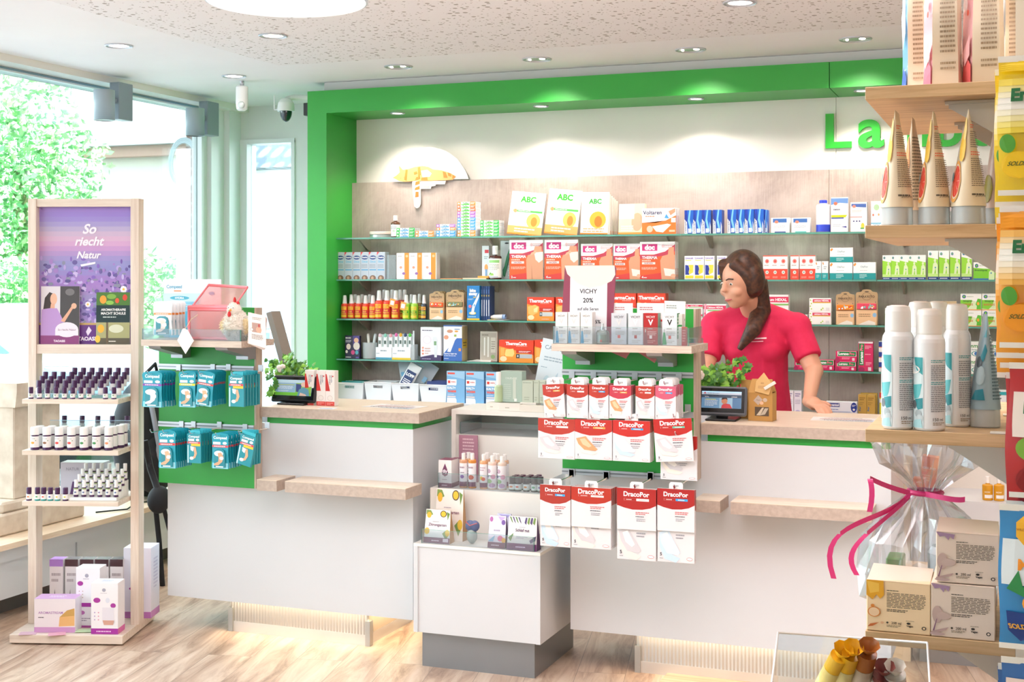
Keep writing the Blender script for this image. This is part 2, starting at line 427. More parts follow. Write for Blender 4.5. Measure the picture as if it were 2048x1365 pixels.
for q in ((XL - .02, a0, 0, CEIL), (a1, X1, 0, CEIL), (a0, a1, 0, z0), (a0, a1, z1, CEIL)): wb.box(q[0], q[1], YB, YB + .16, q[2], q[3], WALLP)
wb.build('wall_back', kind='structure')
w2 = empty('window_2', (0, 0, 0), kind='structure')
f = MB(); FRM = M('#f3f5f7', .35)
f.box(a0 - .012, a0 + .05, YB - .01, YB + .1, z0, z1, FRM); f.box(a1 - .012, a1 + .012, YB - .01, YB + .1, z0, z1, FRM)
f.box(a0 - .012, a1 + .012, YB - .011, YB + .1, z1 - .015, z1 + .012, FRM); f.box(a0, a1, YB - .01, YB + .1, z0, z0 + .05, FRM); f.build('window_frame', w2)
MB().box(a0 + .05, a1 - .012, YB + .04, YB + .05, z0 + .05, z1 - .015, GLASS).build('window_pane', w2)
# shop window wall: parapet, header, frame, one tall pane
wl = MB(); wl.box(XL - .25, XL - .05, Y0, YB + .16, 0, .34, WALLP); wl.box(XL - .25, XL - .0, Y0, YB + .16, 2.60, CEIL, WALLP); wl.build('wall_left', kind='structure')
MB().box(XL - .02, XL + .1, Y0, YB, 2.594, CEIL, CREAM).build('trim_1', kind='structure')
w1 = empty('window_1', (0, 0, 0), kind='structure'); f = MB()
yq = 6.97
for y in (yq, 2.6, -1.0):
    f.box(XL - .10, XL - .03, y, y + .06, .34, 2.60, FRM)
f.box(XL - .12, XL + .0, yq + .06, yq + .20, 0, 2.6, FRM); f.box(XL - .10, XL + .04, yq + .20, YB, 0, 2.6, M('#f3f5f7', .4))
f.box(XL - .10, XL - .03, Y0, yq, 2.575, 2.60, FRM); f.box(XL - .10, XL - .03, Y0, yq, .34, .40, FRM)
f.box(XL - .03, XL - .02, Y0, yq, 2.583, 2.592, M('#7f9fb0', .4)); f.build('window_frame', w1)
MB().box(XL - .07, XL - .06, Y0, yq, .40, 2.575, GLASS).build('window_pane', w1)
# window bench
bn = empty('display_bench', (-4.4, 4.0, 0), label='low white window bench with a pale wooden top along the shop window', cat='bench')
MB().box(-.24, .18, -6.5, 3.28, .335, .36, wood('bench_board', '#ecd6bd', '#dcc0a2', 1, 1, .5)).build('bench_top', bn)
b_ = MB(); b_.box(-.24, .12, -6.5, 3.28, .10, .335, LACQ); b_.box(.12, .135, -6.5, 3.28, .27, .335, LACQ); b_.box(.12, .128, 1.25, 1.255, .10, .27, M('#c3c8cc')); b_.build('bench_front', bn)
b_ = MB(); b_.box(-.22, .0, -6.5, 3.28, 0, .10, M('#6a6662', .7)); b_.build('bench_base', bn)

# ================================================================== CEILING FITTINGS
def downlight(px, py, Z, name, r, lab, tilt=(0, 0), energy=14, spot=1.9, lit=1.0, group=None, col=(1, .89, .82), half=False, parent=None):
    p = P(px, py, Z=Z)
    root = empty(name, p, label=lab, cat='ceiling light', group=group)
    m = MB(); m.lathe([(r, .0), (r, -.004), (r * .93, -.006), (r * .90, -.002), (r * .80, -.002), (r * .78, -.005), (r * .7, -.003), (r * .66, .004)], SATIN, 32, cap=False); m.build('trim_ring', root)
    m = MB(); m.lathe([(r * .66, -.0015), (0.0005, -.0025)], M('#fff6e6', .5, 0, 0, 9 * lit) if not half else M('#c6cacb', .3, .5), 28, cap=False)
    if half:
        for i, (ax, ay) in enumerate(((r * .42, -.01), (-r * .5, -.004))):
            m.ball((ax, ay, -.003), (r * (.2 if i == 0 else .09), r * .2, .004), M('#fff2dc', .5, 0, 0, 12), 12, 6)
    m.build('lamp_disc', root)
    l = light('SPOT', 'lamp', (0, 0, -.02), energy, col, spot_size=spot, spot_blend=.8, shadow_soft_size=.04, rot=(tilt[0], tilt[1], 0)); l.parent = root
    return root
downlight(238, 91, CEIL, 'downlight', .065, 'recessed round ceiling light nearest the upper left, above the flower poster stand', energy=40, spot=1.5)
downlight(546, 71, CEIL, 'downlight', .065, 'recessed round ceiling light just below the large white disc lamp', energy=38, spot=1.5)
downlight(468, 152, CEIL, 'downlight', .065, 'recessed round ceiling light right above the white motion sensor', energy=18)
downlight(1480, 5, CEIL, 'downlight', .068, 'recessed round ceiling light in the dotted ceiling at the very top edge', energy=38, spot=1.5)
for i, (x, y) in enumerate(((797, 133), (1074, 118), (1381, 99), (1711, 78))):
    downlight(x, y, CEIL, 'swivel_downlight', .074, nth(i, 4) + ' of four swivelling ceiling lights before the green beam', (math.radians(26), 0), 34, 1.7, group='swivel lights in front of the green beam', half=True)
for i in range(5):     # extra unseen spots, added to brighten the floor
    downlight(1480 + 0, 5, CEIL, 'downlight', .068, ('recessed light at the far right of the dotted ceiling', 'recessed light in the dotted ceiling behind the disc lamp', 'recessed light in the dotted ceiling over the right shelving', 'recessed light in the dotted ceiling nearer than the disc lamp', 'recessed light in the plain ceiling over the window bench')[i], energy=34, spot=1.25).location = ((.55, 5.0, CEIL), (-1.0, 3.4, CEIL), (.2, 3.7, CEIL), (-2.4, 3.3, CEIL), (-3.6, 3.2, CEIL))[i]
dl = empty('disc_lamp', P(573, 4, Z=2.45), label='large flat round white disc lamp hanging below the dotted ceiling', cat='lamp')
m = MB(); m.lathe([(.262, 0), (.265, .002), (.265, .045), (.25, .05), (.02, .05)], M('#a9b4bc', .4), 64); m.build('lamp_rim', dl)
m = MB(); m.lathe([(.001, -.0015), (.258, -.0015), (.26, .001)], M('#eef2f5', .5, emit=.25), 64); m.build('lamp_shade', dl)
m = MB()
for a in range(3):
    x, y = .2 * math.cos(a * 2.09), .2 * math.sin(a * 2.09); m.tube([(x, y, .05), (x * .2, y * .2, .18)], .0012, STEEL, 6)
m.build('suspension_wire', dl)
def track_spot(i, px, py, lab):
    p = P(px, py, X=-4.55); r = empty('track_spotlight', (p.x, p.y, 2.594), label=lab, cat='spotlight', group='grey track spotlights at the shop window')
    g = M('#8f9da6', .4)
    MB().box(-.03, .03, -.09, .03, -.2, 0, g, .003).build('gear_box', r)
    m = MB(); m.box(-.032, -.03, -.088, .028, -.2, 0, M('#aebcc2', .4)); m.tube([(.0, -.09, -.1), (0, -.12, -.1)], .018, g, 12); m.build('swivel_arm', r)
    m = MB(); m.tube([(.0, -.175, -.215), (.0, -.175, -.055)], .055, M('#a3b3bb', .45), 28); m.tube([(0, -.175, -.2155), (0, -.175, -.214)], .05, BLACK, 24); m.build('lamp_head', r)
track_spot(0, 250, 200, 'grey cylinder spotlight on the window track above the poster stand')
track_spot(1, 424, 240, 'grey cylinder spotlight on the window track next to the brick pillar')
# motion sensor
p = P(484, 162, Z=CEIL); s_ = empty('motion_sensor', p, label='white motion sensor hanging from the ceiling near the window corner', cat='sensor')
m = MB(); m.tube([(0, 0, 0), (0, 0, -.03)], .012, SATIN, 10); m.build('mount', s_)
m = MB(); m.lathe([(.018, -.165), (.032, -.155), (.036, -.12), (.036, -.035), (.03, -.028)], M('#f4f5f5', .4), 20, sy=.8); m.build('housing', s_)
m = MB(); m.ball((.01, -.024, -.135), (.022, .012, .02), M('#cfd8d6', .2), 14, 8); m.build('sensor_window', s_)
# dome camera
p = P(572, 220, Y=6.75); d_ = empty('security_camera', (p.x, p.y, p.z), label='white security camera with a dark dome on an arm beside the green frame', cat='camera')
m = MB(); m.lathe([(.046, -.004), (.05, .01), (.046, .04), (.03, .06), (.006, .068)], WHITE, 28); m.lathe([(.05, -.008), (.05, .01)], WHITE, 28); m.build('housing', d_)
m = MB(); v = [(.036 * math.cos(a), -.0 - .062 * math.sin(a) - .008) for a in [PI / 2 - k * PI / 2 / 9 for k in range(10)]]; m.lathe([(max(r, .0005), z) for r, z in v], M('#10242b', .05, 0, 1.0), 28); m.build('dome', d_)
m = MB(); m.tube([(0, 0, .06), (.03, .03, .075), (.14, .05, .07), (-3.725 - p.x, .06, .066)], .017, WHITE, 12); m.build('arm', d_)
m = MB(); m.tube([(-.05, 0, .005), (-.075, 0, .005), (-.078, 0, .01), (-.078, 0, .09)], .0035, WHITE, 6); m.build('antenna', d_)
p = P(607, 218, Y=6.5)
m = MB(); m.box(-.02, .012, -.02, .03, -.035, .035, M('#15171b', .4), .003); m.tube([(.0, .0, -.03), (.006, .0, -.055), (.014, 0, -.06)], .003, BLACK, 6)
m.build('power_adapter', loc=(-3.7325, 6.531, p.z), label='small black box with a cable on the side of the green frame', cat='power adapter')

# ================================================================== EXTERIOR
EXT = M('#e8e2d6', .8)
MB().box(-60, XL - .3, -30, 70, -.25, -.15, noisy('street_asphalt', '#54585c', '#63676a', 2)).box(XL - .3, 8, YB + .25, 70, -.25, -.15, M('#6a6e72', .9)).build('street_ground', kind='structure')
def quadleaf(m, c, r, mat, rnd):
    a = Vector((rnd.gauss(0, 1), rnd.gauss(0, 1), rnd.gauss(0, 1))).normalized(); b_ = a.orthogonal().normalized(); b_ = (Matrix.Rotation(rnd.random() * 6.3, 3, a) @ b_); d = a.cross(b_)
    m.add([c - b_ * r, c + d * r * .55 - b_ * .1 * r, c + b_ * r, c - d * r * .55 - b_ * .1 * r], [(0, 1, 2, 3)], mat)
LEAF = [M('#8fc486', .6), M('#b4d8a0', .6), M('#78b07c', .6)]
def crown(m, cx, cy, cz, rx, rz, n, leaf, rnd):
    for _ in range(n):
        d = Vector((rnd.gauss(0, 1), rnd.gauss(0, 1), rnd.gauss(0, 1))).normalized() * (rnd.random() ** .33)
        bump = 1 + .22 * math.sin(d.x * 7 + 1) * math.sin(d.z * 6) * math.cos(d.y * 5)
        quadleaf(m, Vector((cx + d.x * rx * bump, cy + d.y * rx * bump, cz + d.z * rz * bump)), leaf * rnd.uniform(.6, 1.3), rnd.choice(LEAF), rnd)
rnd = random.Random(4)
tc_ = P(30, 420, Y=13.0)
t = empty('street_tree', (tc_.x, tc_.y, -.15), label='bright green leafy tree across the street behind the poster stand', cat='tree')
m = MB(); m.tube([(0, 0, 0), (.1, 0, 1.5), (.0, .1, 3)], [.16, .13, .08], M('#6b5a48', .9), 10); m.build('trunk', t)
m = MB(); crown(m, 0, 0, 2.7, 1.05, 1.6, 6500, .055, rnd); crown(m, .8, .3, 1.7, .8, .9, 2600, .05, rnd); m.build('crown', t)
p0, p1 = P(-120, 560, Y=11.0), P(405, 560, Y=11.6)
m = MB()
for _ in range(9000):
    u = rnd.random(); c_ = p0.lerp(p1, u); z = rnd.uniform(.2, 1.72 + .06 * math.sin(u * 30))
    quadleaf(m, Vector((c_.x, c_.y + rnd.uniform(0, .6), z)), .045 * rnd.uniform(.6, 1.3), rnd.choice(LEAF), rnd)
m.build('hedge', label='clipped green hedge running along the far side of the street', cat='hedge', kind='stuff')
def house(name, pxa, pxb, Y, ytop, lab, roof=None, wall=EXT, over=.3, wins=()):
    a, b_ = PX(pxa, Y), PX(pxb, Y); zt = PZ((pxa + pxb) / 2, ytop, Y)
    r = empty(name, (a, Y, -.15), label=lab, cat='building'); wd = b_ - a; zt += .15
    MB().box(0, wd, 0, 5, 0, zt, wall).build('wall', r)
    if roof:
        m = MB(); m.prism([(-over, zt), (2.6, zt + roof), (5 + over, zt)], roof_mat(), 'x', -over, wd + over); m.build('roof', r)
    else:
        m = MB(); m.box(-over, wd + over, -over, 5 + over, zt, zt + .07, M('#a8aeb4', .6)); m.box(-over * .6, wd + over * .6, -over * .6, 5, zt - .16, zt, M('#c99b8c', .7)); m.build('roof', r)
    for (u0, v0, u1, v1) in wins:
        m = MB(); m.box(u0 * wd, u1 * wd, -.03, 0, v0 * zt, v1 * zt, M('#cfd6d8', .4)); m.box(u0 * wd + .06, u1 * wd - .06, -.035, -.03, v0 * zt + .06, v1 * zt - .06, M('#a9bac4', .1)); m.build('window', r)
house('house', 205, 560, 17.0, 290, 'pale house with a flat roof edge seen through the shop window', None, EXT, .35, ((.3, .45, .42, .7),))
house('house', 440, 640, 12.5, 340, 'white house with a dark tiled roof seen through the corner pane', 2.0, M('#f2eee4', .8), .3, ((.35, .5, .55, .8),))
def car(loc, rotz, col, lab):
    r = empty('parked_car', loc, rotz, label=lab, cat='car')
    prof = [(-2.1, .3), (-2.1, .72), (-1.95, .88), (-1.1, .98), (-.55, 1.42), (.75, 1.45), (1.45, 1.02), (2.0, .92), (2.12, .6), (2.12, .3)]
    m = MB(); m.prism(prof, M(col, .2, .2, .6), 'y', -.85, .85); m.build('body', r, bevel=.08)
    m = MB()
    for s_ in (-.856, .856): m.add([(-.98, s_, 1.0), (-.52, s_, 1.37), (.7, s_, 1.39), (1.25, s_, 1.03)], [(0, 1, 2, 3)], M('#5f7685', .1))
    m.add([(-1.14, -.72, .99), (-.6, -.68, 1.41), (-.6, .68, 1.41), (-1.14, .72, .99)], [(0, 1, 2, 3)], M('#5f7685', .1)); m.build('side_window', r)
    for x in (-1.3, 1.35):
        for y in (-.8, .8):
            m = MB(); m.tube([(x, y - .1, .32), (x, y + .1, .32)], .32, M('#2d2f33', .7), 20); m.tube([(x, y - .11, .32), (x, y + .11, .32)], .19, M('#aeb4ba', .3, .6), 16); m.build('wheel', r)
    for y in (-.62, .62):
        m = MB(); m.box(-2.13, -2.05, y - .16, y + .16, .66, .8, M('#f4f6f8', .1)); m.build('headlight', r)
car((-9.6, 10.1, -.15), .06, '#b4c9da', 'pale blue parked car outside the window behind the lower left of the flower poster')
pl = MB(); pl.box(-5.06, -4.93, 7.28, 7.62, -.15, 2.9, brick_mat()); pl.build('trim_2', kind='structure')
m = MB()
for k in range(4): m.tube([(-5.02 + .09 * math.cos(a) * (1 + .08 * k), 7.2 + .0, 2.28 + (.13 + .01 * k) * math.sin(a)) for a in [j * 2 * PI / 22 for j in range(23)]], .006, M('#c3cbd0', .5), 6)
m.build('cable_coil', label='coil of pale cable hung outside on the brick pillar', cat='cable')
# climbing branches outside the corner pane
m = MB(); LB = [M('#8cc67e', .6), M('#b0d896', .6)]
for k in range(420):
    z = rnd.uniform(.9, 2.5); sx = abs(rnd.gauss(0, .16)) + (.02 if z < 1.9 else .0)
    quadleaf(m, Vector((-4.55 - sx + .1, 8.6 + rnd.uniform(-.2, .2), z)), rnd.uniform(.025, .05), rnd.choice(LB), rnd)
for k in range(6): m.tube([(-4.42, 8.6, -.15 + k * .02), (-4.45 + .03 * k, 8.6, 1.2), (-4.75 + .07 * k, 8.6, 1.5 + .2 * k)], [.02, .012, .004], M('#7a6a55', .9), 6)
m.build('climbing_plant', label='loose leafy branches growing outside the corner pane', cat='plant')
# low dark garden fence and bin seen through the corner pane
f_ = P(470, 480, Y=10.5); g_ = P(560, 480, Y=10.5)
m = MB()
for k in range(5): m.box(f_.x - .4, g_.x + .6, 10.5, 10.54, -.1 + k * .39, .26 + k * .39, M('#8fa9bd', .6))
m.build('garden_fence', label='blue grey board fence outside the corner pane', cat='fence')

# ================================================================== WALL UNIT BEHIND THE COUNTERS
u = empty('shelf_unit', (XG, YF, 0), label='green framed wall unit with grey back panels and glass shelves behind the counters', cat='shelf unit')
def ub(mb, name, **k): return mb.build(name, u, **k)
def UB(x0, x1, y0, y1, z0, z1, mat, mb=None, b=0):                # box in room coordinates inside the unit
    mb = mb or MB(); mb.box(x0 - XG, x1 - XG, y0 - YF, y1 - YF, z0, z1, mat, b); return mb
XE = 1.9
ub(UB(PX(615, YF), XG, YF, YB - .001, 0, 2.58, GREENF), 'side_panel')
ub(UB(XG, PX(1658, YF), YF, YW + .1, 2.455, 2.58, GREENF), 'top_beam'); ub(UB(PX(1659.5, YF), XE, YF, YW + .1, 2.455, 2.58, GREENF), 'top_beam')
ub(UB(XG - .03, XE, YF + .03, YW + .1, 2.583, CEIL - .002, M('#c9cdcb', .6)), 'filler_strip')
xs = P(1672, 300, Y=YW).x
ub(UB(XG, xs - .001, YW, YW + .03, 2.0, 2.455, CREAM), 'sign_board'); ub(UB(xs + .001, XE, YW, YW + .03, 2.0, 2.455, CREAM), 'sign_board')
xs = P(1658, 400, Y=YG).x
ub(UB(XG, xs - .001, YG, YG + .03, .8, 2.088, LAM), 'back_panel'); ub(UB(xs + .001, XE, YG, YG + .03, .8, 2.088, LAM), 'back_panel')
ub(UB(XG, XE, YF + .06, YG, 0, SH[4], LACQ), 'base_cabinet')
cuts = [XG + .002, PX(1357, YS), PX(1755, YS), XE]
cuts2 = [XG + .002, PX(926, YS), PX(1366, YS), PX(1772, YS), XE]
GS = glass('shelf_glass', '#dff2ea', .12)
for k in range(4):
    cc = cuts2 if k in (0, 3) else cuts
    for a, b_ in zip(cc[:-1], cc[1:]):
        m = MB(); z = SH[k]
        UB(a, b_ - .003, YS - .02, YG - .004, z - .0085, z, GS, m)
        UB(a, b_ - .003, YS - .0205, YS - .0200, z - .0083, z - .0002, GEDGE, m)
        ub(m, 'glass_shelf')
bxs = [732, 989, 1062, 1343, 1420, 1723, 1808]
for k in range(4):
    for x in bxs:
        X = P(x, 554, Y=YG - .05).x - XG; z = SH[k] - .009
        pr = [(YG - .002 - YF, z), (YS + .03 - YF, z), (YS + .035 - YF, z - .004), (YS + .07 - YF, z - .022), (YS + .11 - YF, z - .045), (YG - .03 - YF, z - .06), (YG - .002 - YF, z - .062)]
        m = MB(); m.prism(pr, M('#b3a79a', .35, .3), 'x', X - .006, X + .006); ub(m, 'shelf_bracket')
# soffit lights of the unit
for i, (x, y) in enumerate(((795, 226), (1082, 212), (1392, 197), (1725, 181))):
    downlight(x, y, 2.455, 'soffit_light', .042, nth(i, 4) + ' of the four small round lights under the green beam', (math.radians(4), 0), 22, 2.0, 1.3, group='small lights under the green beam', col=(1, .87, .76))
downlight(1725, 181, 2.455, 'soffit_light', .042, 'small light under the green beam beyond the picture', (0, 0), 26, 1.9).location = (.15, 6.67, 2.455)
# raised letters
sg = empty('shop_sign', (0, YW, 0), label='raised green letters of the shop name on the white board', cat='sign')
def letter(ch, x0, x1, y0, y1, bold=.035):
    tv, tf, ar = text_mesh(ch, .022, 6); mb = MB()
    a, b_ = PX(x0, YW - .02), PX(x1, YW - .02); zb, zt = PZ(x0, y1, YW - .02), PZ(x0, y0, YW - .02)
    A = [(a + p[0] * (b_ - a), -.022, zb + p[1] * (zt - zb)) for p in tv]; B = [(x, -.001, z) for x, _, z in A]; n = len(A)
    G = M('#22b52c', .3)
    mb.add(A, tf, G); mb.add(A + B, [], G)
    ed = {}
    for fc in tf:
        for i in range(len(fc)):
            e = (fc[i], fc[(i + 1) % len(fc)]); ed[tuple(sorted(e))] = ed.get(tuple(sorted(e)), []) + [e]
    mb.add(A + B, [(e[0][0], e[0][1], n + e[0][1], n + e[0][0]) for e in ed.values() if len(e) == 1], G)
    mb.build('letter_' + ch.lower(), sg)
for a in (('L', 1651, 1703, 228, 297), ('a', 1716, 1768, 240, 297), ('m', 1785, 1858, 239, 295), ('b', 1872, 1924, 220, 294), ('e', 1936, 1990, 237, 293),
          ('r', 2004, 2036, 237, 292), ('t', 2046, 2076, 224, 292)): letter(*a)

# ================================================================== COUNTERS
CLINEN = wood('oak_worktop_top', '#ecdcc8', '#dcc7b0', 0, .8, .4); CEDGE = noisy('linen_oak_edge', '#b3a294', '#c2b2a4', 60, .5)
RIB = nodes_mat('brushed_ribbed_steel', .34)
def _rib():
    m, nt, b, N, L = RIB; b.inputs['Metallic'].default_value = .75; b.inputs['Base Color'].default_value = lin('#c4c6c8')
    t = N('ShaderNodeTexCoord'); w_ = N('ShaderNodeTexWave', Scale=22.0); w_.bands_direction = 'X'; L(t.outputs['Object'], w_.inputs[0])
    bp = N('ShaderNodeBump'); bp.inputs['Strength'].default_value = .5; bp.inputs['Distance'].default_value = .004; L(w_.outputs[0], bp.inputs['Height']); L(bp.outputs[0], b.inputs['Normal'])
    return m
RIB = _rib()
def worktop(mb, x0, x1, y0, y1, z0, z1):
    mb.box(x0, x1, y0, y1, z0, z1 - .002, CEDGE); mb.box(x0, x1, y0, y1, z1 - .002, z1, CLINEN)
def counter(lab, XA, XB, yf, yb, zb, slabx, plx, bars, barz):
    r = empty('service_counter', (XA, yf, 0), label=lab, cat='counter', group='white service counters with wooden tops')
    t_ = lambda mb, n, **k: mb.build(n, r, **k)
    def B(x0, x1, y0, y1, z0, z1, mat, mb=None, b=0):
        mb = mb or MB(); mb.box(x0 - XA, x1 - XA, y0 - yf, y1 - yf, z0, z1, mat, b); return mb
    t_(B(XA, XB - .02, yf, yf + .02, zb, .930, LACQ), 'front_panel')
    t_(B(XB - .02, XB, yf, yb - .02, zb, .930, LACQ), 'side_panel'); t_(B(XA, XA + .02, yf + .02, yb - .02, zb, .930, LACQ), 'side_panel')
    t_(B(XA + .02, XB - .02, yf + .02, yb - .02, zb, zb + .02, LACQ), 'bottom_panel'); t_(B(XA + .02, XB - .02, yb - .06, yb - .02, zb, .930, LACQ), 'rear_panel')
    t_(B(slabx[0] + .02, XB - .004, yf + .004, yb - .02, .930, .957, GREEN), 'green_fascia')
    m = MB(); worktop(m, slabx[0] - XA, slabx[1] - XA, -.02, yb - yf, .957, TOP); t_(m, 'worktop')
    m = MB(); B(plx[0], plx[1], yf + .10, yf + .115, 0.045, zb, RIB, m); B(plx[0], plx[1], yf + .098, yf + .12, 0, .045, M('#d6d8da', .3, .7), m)
    B(plx[1] - .012, plx[1], yf + .115, yf + .53, .045, zb, M('#b7a898', .5), m); B(plx[1] - .012, plx[1] + .002, yf + .12, yf + .53, 0, .045, M('#d6d8da', .3, .7), m)
    B(plx[0], plx[0] + .012, yf + .115, yf + .53, 0, zb, RIB, m); t_(m, 'plinth')
    for x in plx: t_(B(x - .006, x + .016, yf + .092, yf + .122, 0, .105, M('#b4b8ba', .3, .7)), 'corner_guard')
    for (a, b_) in bars:
        m = MB(); m.box(a - XA, b_ - XA, -.15, 0, barz - .045, barz - .002, CEDGE); m.box(a - XA, b_ - XA, -.15, 0, barz - .002, barz, CLINEN); t_(m, 'bag_ledge')
    m = MB(); m.box(plx[0] - XA, plx[1] - XA, .05, .09, zb - .006, zb, M('#ffe2b0', .5, emit=2)); t_(m, 'light_strip')
    l = light('AREA', 'strip_light', ((plx[0] + plx[1]) / 2 - XA, .07, zb - .01), 1.3, (1, .78, .5), shape='RECTANGLE', size=plx[1] - plx[0], size_y=.03); l.parent = r
    l = light('AREA', 'strip_light', (plx[1] - XA + .05, .3, zb - .01), .9, (1, .78, .5), shape='RECTANGLE', size=.03, size_y=.4); l.parent = r
    return r
cl = counter('left service counter with screen and plaster packs, beside the tiered display', -3.50, -2.316, YC, 5.34, .156, (-3.02, -2.28), (-3.245, -2.575), [(-2.957, -2.862), (-2.823, -2.278)], .714)
cr = counter('right service counter standing in front of the person in pink', -1.66, -.448, YC + .05, 5.5, .17, (-1.136, -.43), (-1.42, -.60), [(PX(1388, 4.8), PX(1440, 4.8)), (PX(1461, 4.8), -.50)], .733)
def brack(mb, x, w_, zt, zb, yb, yt):
    mb.prism([(yb, zt), (yt + .0, zt), (yt + .01, zt - .012), (yb - .06, zb + .014), (yb - .06, zb), (yb, zb)], M('#a9abb0', .35, .55), 'x', x, x + w_)
def board(lab, XA, XB, yb0, yb1, z0, z1, shelf, shz, rails, brx, brzb, capw):
    r = empty('hook_display', (XA, yb0, 0), label=lab, cat='display', group='green hook panels on the counters')
    MB().box(0, XB - XA, 0, .02, z0, z1, GREEN).build('green_board', r)
    m = MB(); m.box(0, XB - XA, .02, yb1 - yb0, z0, z1, LACQ); m.box(XB - XA, XB - XA + .008, 0, yb1 - yb0, z0, z1, OAKZ); m.build('board_core', r)
    for z in rails:
        m = MB(); m.box(0, XB - XA, -.006, 0, z - .011, z + .011, SATIN); m.box(0, XB - XA, -.0065, -.006, z - .003, z + .003, M('#8f9198', .3, .5)); m.build('hook_rail', r)
    m = MB(); sx0, sx1 = shelf; m.box(sx0 - XA, sx1 - XA, -(yb0 - 4.6), -.001, shz - .026, shz, OAKX); m.build('shelf_board', r)
    for x in brx:
        m = MB(); w_ = .058; brack(m, x - XA, w_, shz - .027, brzb, -.001, -(yb0 - 4.63)); m.build('shelf_bracket', r)
    return r
bl = board('green hook panel with blister plaster packs on the left counter', -3.51, -3.03, 4.85, YC - .001, .657, 1.42, (-3.417, -2.934), 1.29, (PZ(420, 736, 4.84), PZ(420, 853, 4.84)), (PX(345, 4.8), PX(475, 4.8)), PZ(360, 716, 4.8), .1)
br_ = board('green hook panel with white and red dressing boxes on the right counter', PX(1125, 4.86), PX(1387, 4.86), 4.86, YC + .049, .79, 1.43, (PX(1103, 4.6), PX(1383, 4.6)), 1.305, (PZ(1250, 748, 4.85), PZ(1250, 950, 4.85)), (PX(1151, 4.8), PX(1316, 4.8)), PZ(1180, 730, 4.8), .05)

# tiered display cabinet between the counters
TX0, TX1 = -2.262, -1.728
tcab = empty('tiered_display', (TX0, 4.79, 0), label='white stepped display cabinet on a steel plinth between the two counters', cat='display cabinet')
tb = lambda x0, x1, y0, y1, z0, z1, mat, mb=None: (mb or MB()).box(x0 - TX0, x1 - TX0, y0 - 4.79, y1 - 4.79, z0, z1, mat)
T1, T2, T3 = .494, .690, .990
m = tb(TX0 + .018, TX1 - .018, 4.795, 4.81, .142, T1 - .012, LACQ); tb(TX0, TX0 + .018, 4.79, 5.3, .142, T1 - .012, LACQ, m); tb(TX1 - .018, TX1, 4.79, 5.3, .142, T1 - .012, LACQ, m); tb(TX0, TX1, 4.79, 5.3, T1 - .012, T1, CREAM, m); tb(TX0 + .018, TX1 - .018, 4.81, 5.3, .142, .16, LACQ, m); m.build('lower_case', tcab)
m = tb(TX0, TX1, 4.949, 5.3, T1, T2 - .012, CREAM); tb(TX0, TX1, 4.949, 5.3, T2 - .012, T2, CREAM, m); m.build('middle_step', tcab)
m = tb(TX0, TX0 + .02, 5.165, 5.45, T2, T3 - .02, CREAM); tb(TX1 - .02, TX1, 5.165, 5.45, T2, T3 - .02, CREAM, m); tb(TX0, TX1, 5.165, 5.45, T3 - .02, T3, CREAM, m)
tb(TX0 + .02, TX1 - .02, 5.17, 5.45, T2, .885, CREAM, m); tb(TX0 + .02, TX1 - .02, 5.43, 5.45, .885, T3 - .02, CREAM, m); m.build('upper_case', tcab)
tb(TX0 + .022, TX1 - .036, 4.826, 5.297, 0, .141, M('#8f9296', .35, .6)).build('plinth', tcab)
def glass_tray(x0, x1, y0, y1, z, h, nm='glass_tray', par=tcab, og=(TX0, 4.79)):
    m = MB(); x0 -= og[0]; x1 -= og[0]; y0 -= og[1]; y1 -= og[1]; t_ = .004
    m.box(x0, x1, y0, y0 + t_, z, z + h, ACRYL); m.box(x0, x0 + t_, y0, y1, z, z + h, ACRYL); m.box(x1 - t_, x1, y0, y1, z, z + h, ACRYL)
    m.box(x0, x1, y0 - .0002, y0 + t_, z + h, z + h + .0006, GEDGE); m.box(x0 - .0004, x0, y0, y0 + t_, z, z + h, GEDGE); m.box(x1, x1 + .0004, y0, y0 + .006, z, z + h, GEDGE)
    m.build(nm, par)
glass_tray(TX0 + .03, TX1 - .03, 4.80, 4.935, T1, .055); glass_tray(TX0 + .03, TX1 - .02, 4.96, 5.15, T2, .06); glass_tray(TX0 + .03, TX1 - .03, 5.19, 5.42, .885, .05)
# ================================================================== GOODS ON THE GLASS SHELVES
YI = YS + .004
def span(x0, x1, yt, zb, Y):
    a, b_ = PX(x0, Y), PX(x1, Y); return (a + b_) / 2, b_ - a, PZ((x0 + x1) / 2, yt, Y) - zb
def S(name, x0, x1, yt, k, col, art, lab, cat='box', d=.045, side=(), top=(), group=None, Y=YI, zb=None, rz=0, fin=.35):
    zb = SH[k] if zb is None else zb
    cx, w_, h = span(x0, x1, yt, zb, Y)
    return carton(w_, d, h, col, art, side, top, fin=fin).build(name, loc=(cx, Y, zb + .0004), rotz=rz, label=lab, cat=cat, group=group)
def R(name, xs, wpx, yt, k, col, art, labf, cat='box', group=None, Y=YI, zb=None, **kw):
    """a row of equal packs; xs are the left edges"""
    o0 = S(name, xs[0], xs[0] + wpx, yt, k, col, art, labf(0, len(xs)), cat, group=group, Y=Y, zb=zb, **kw)
    for i in range(1, len(xs)):
        dup(o0, (PX(xs[i] + wpx / 2, Y), Y + (.0004 * (i % 2)), o0.location.z), label=labf(i, len(xs)))
    return o0
SKIN, SKIN2 = '#d99f7c', '#e3b190'
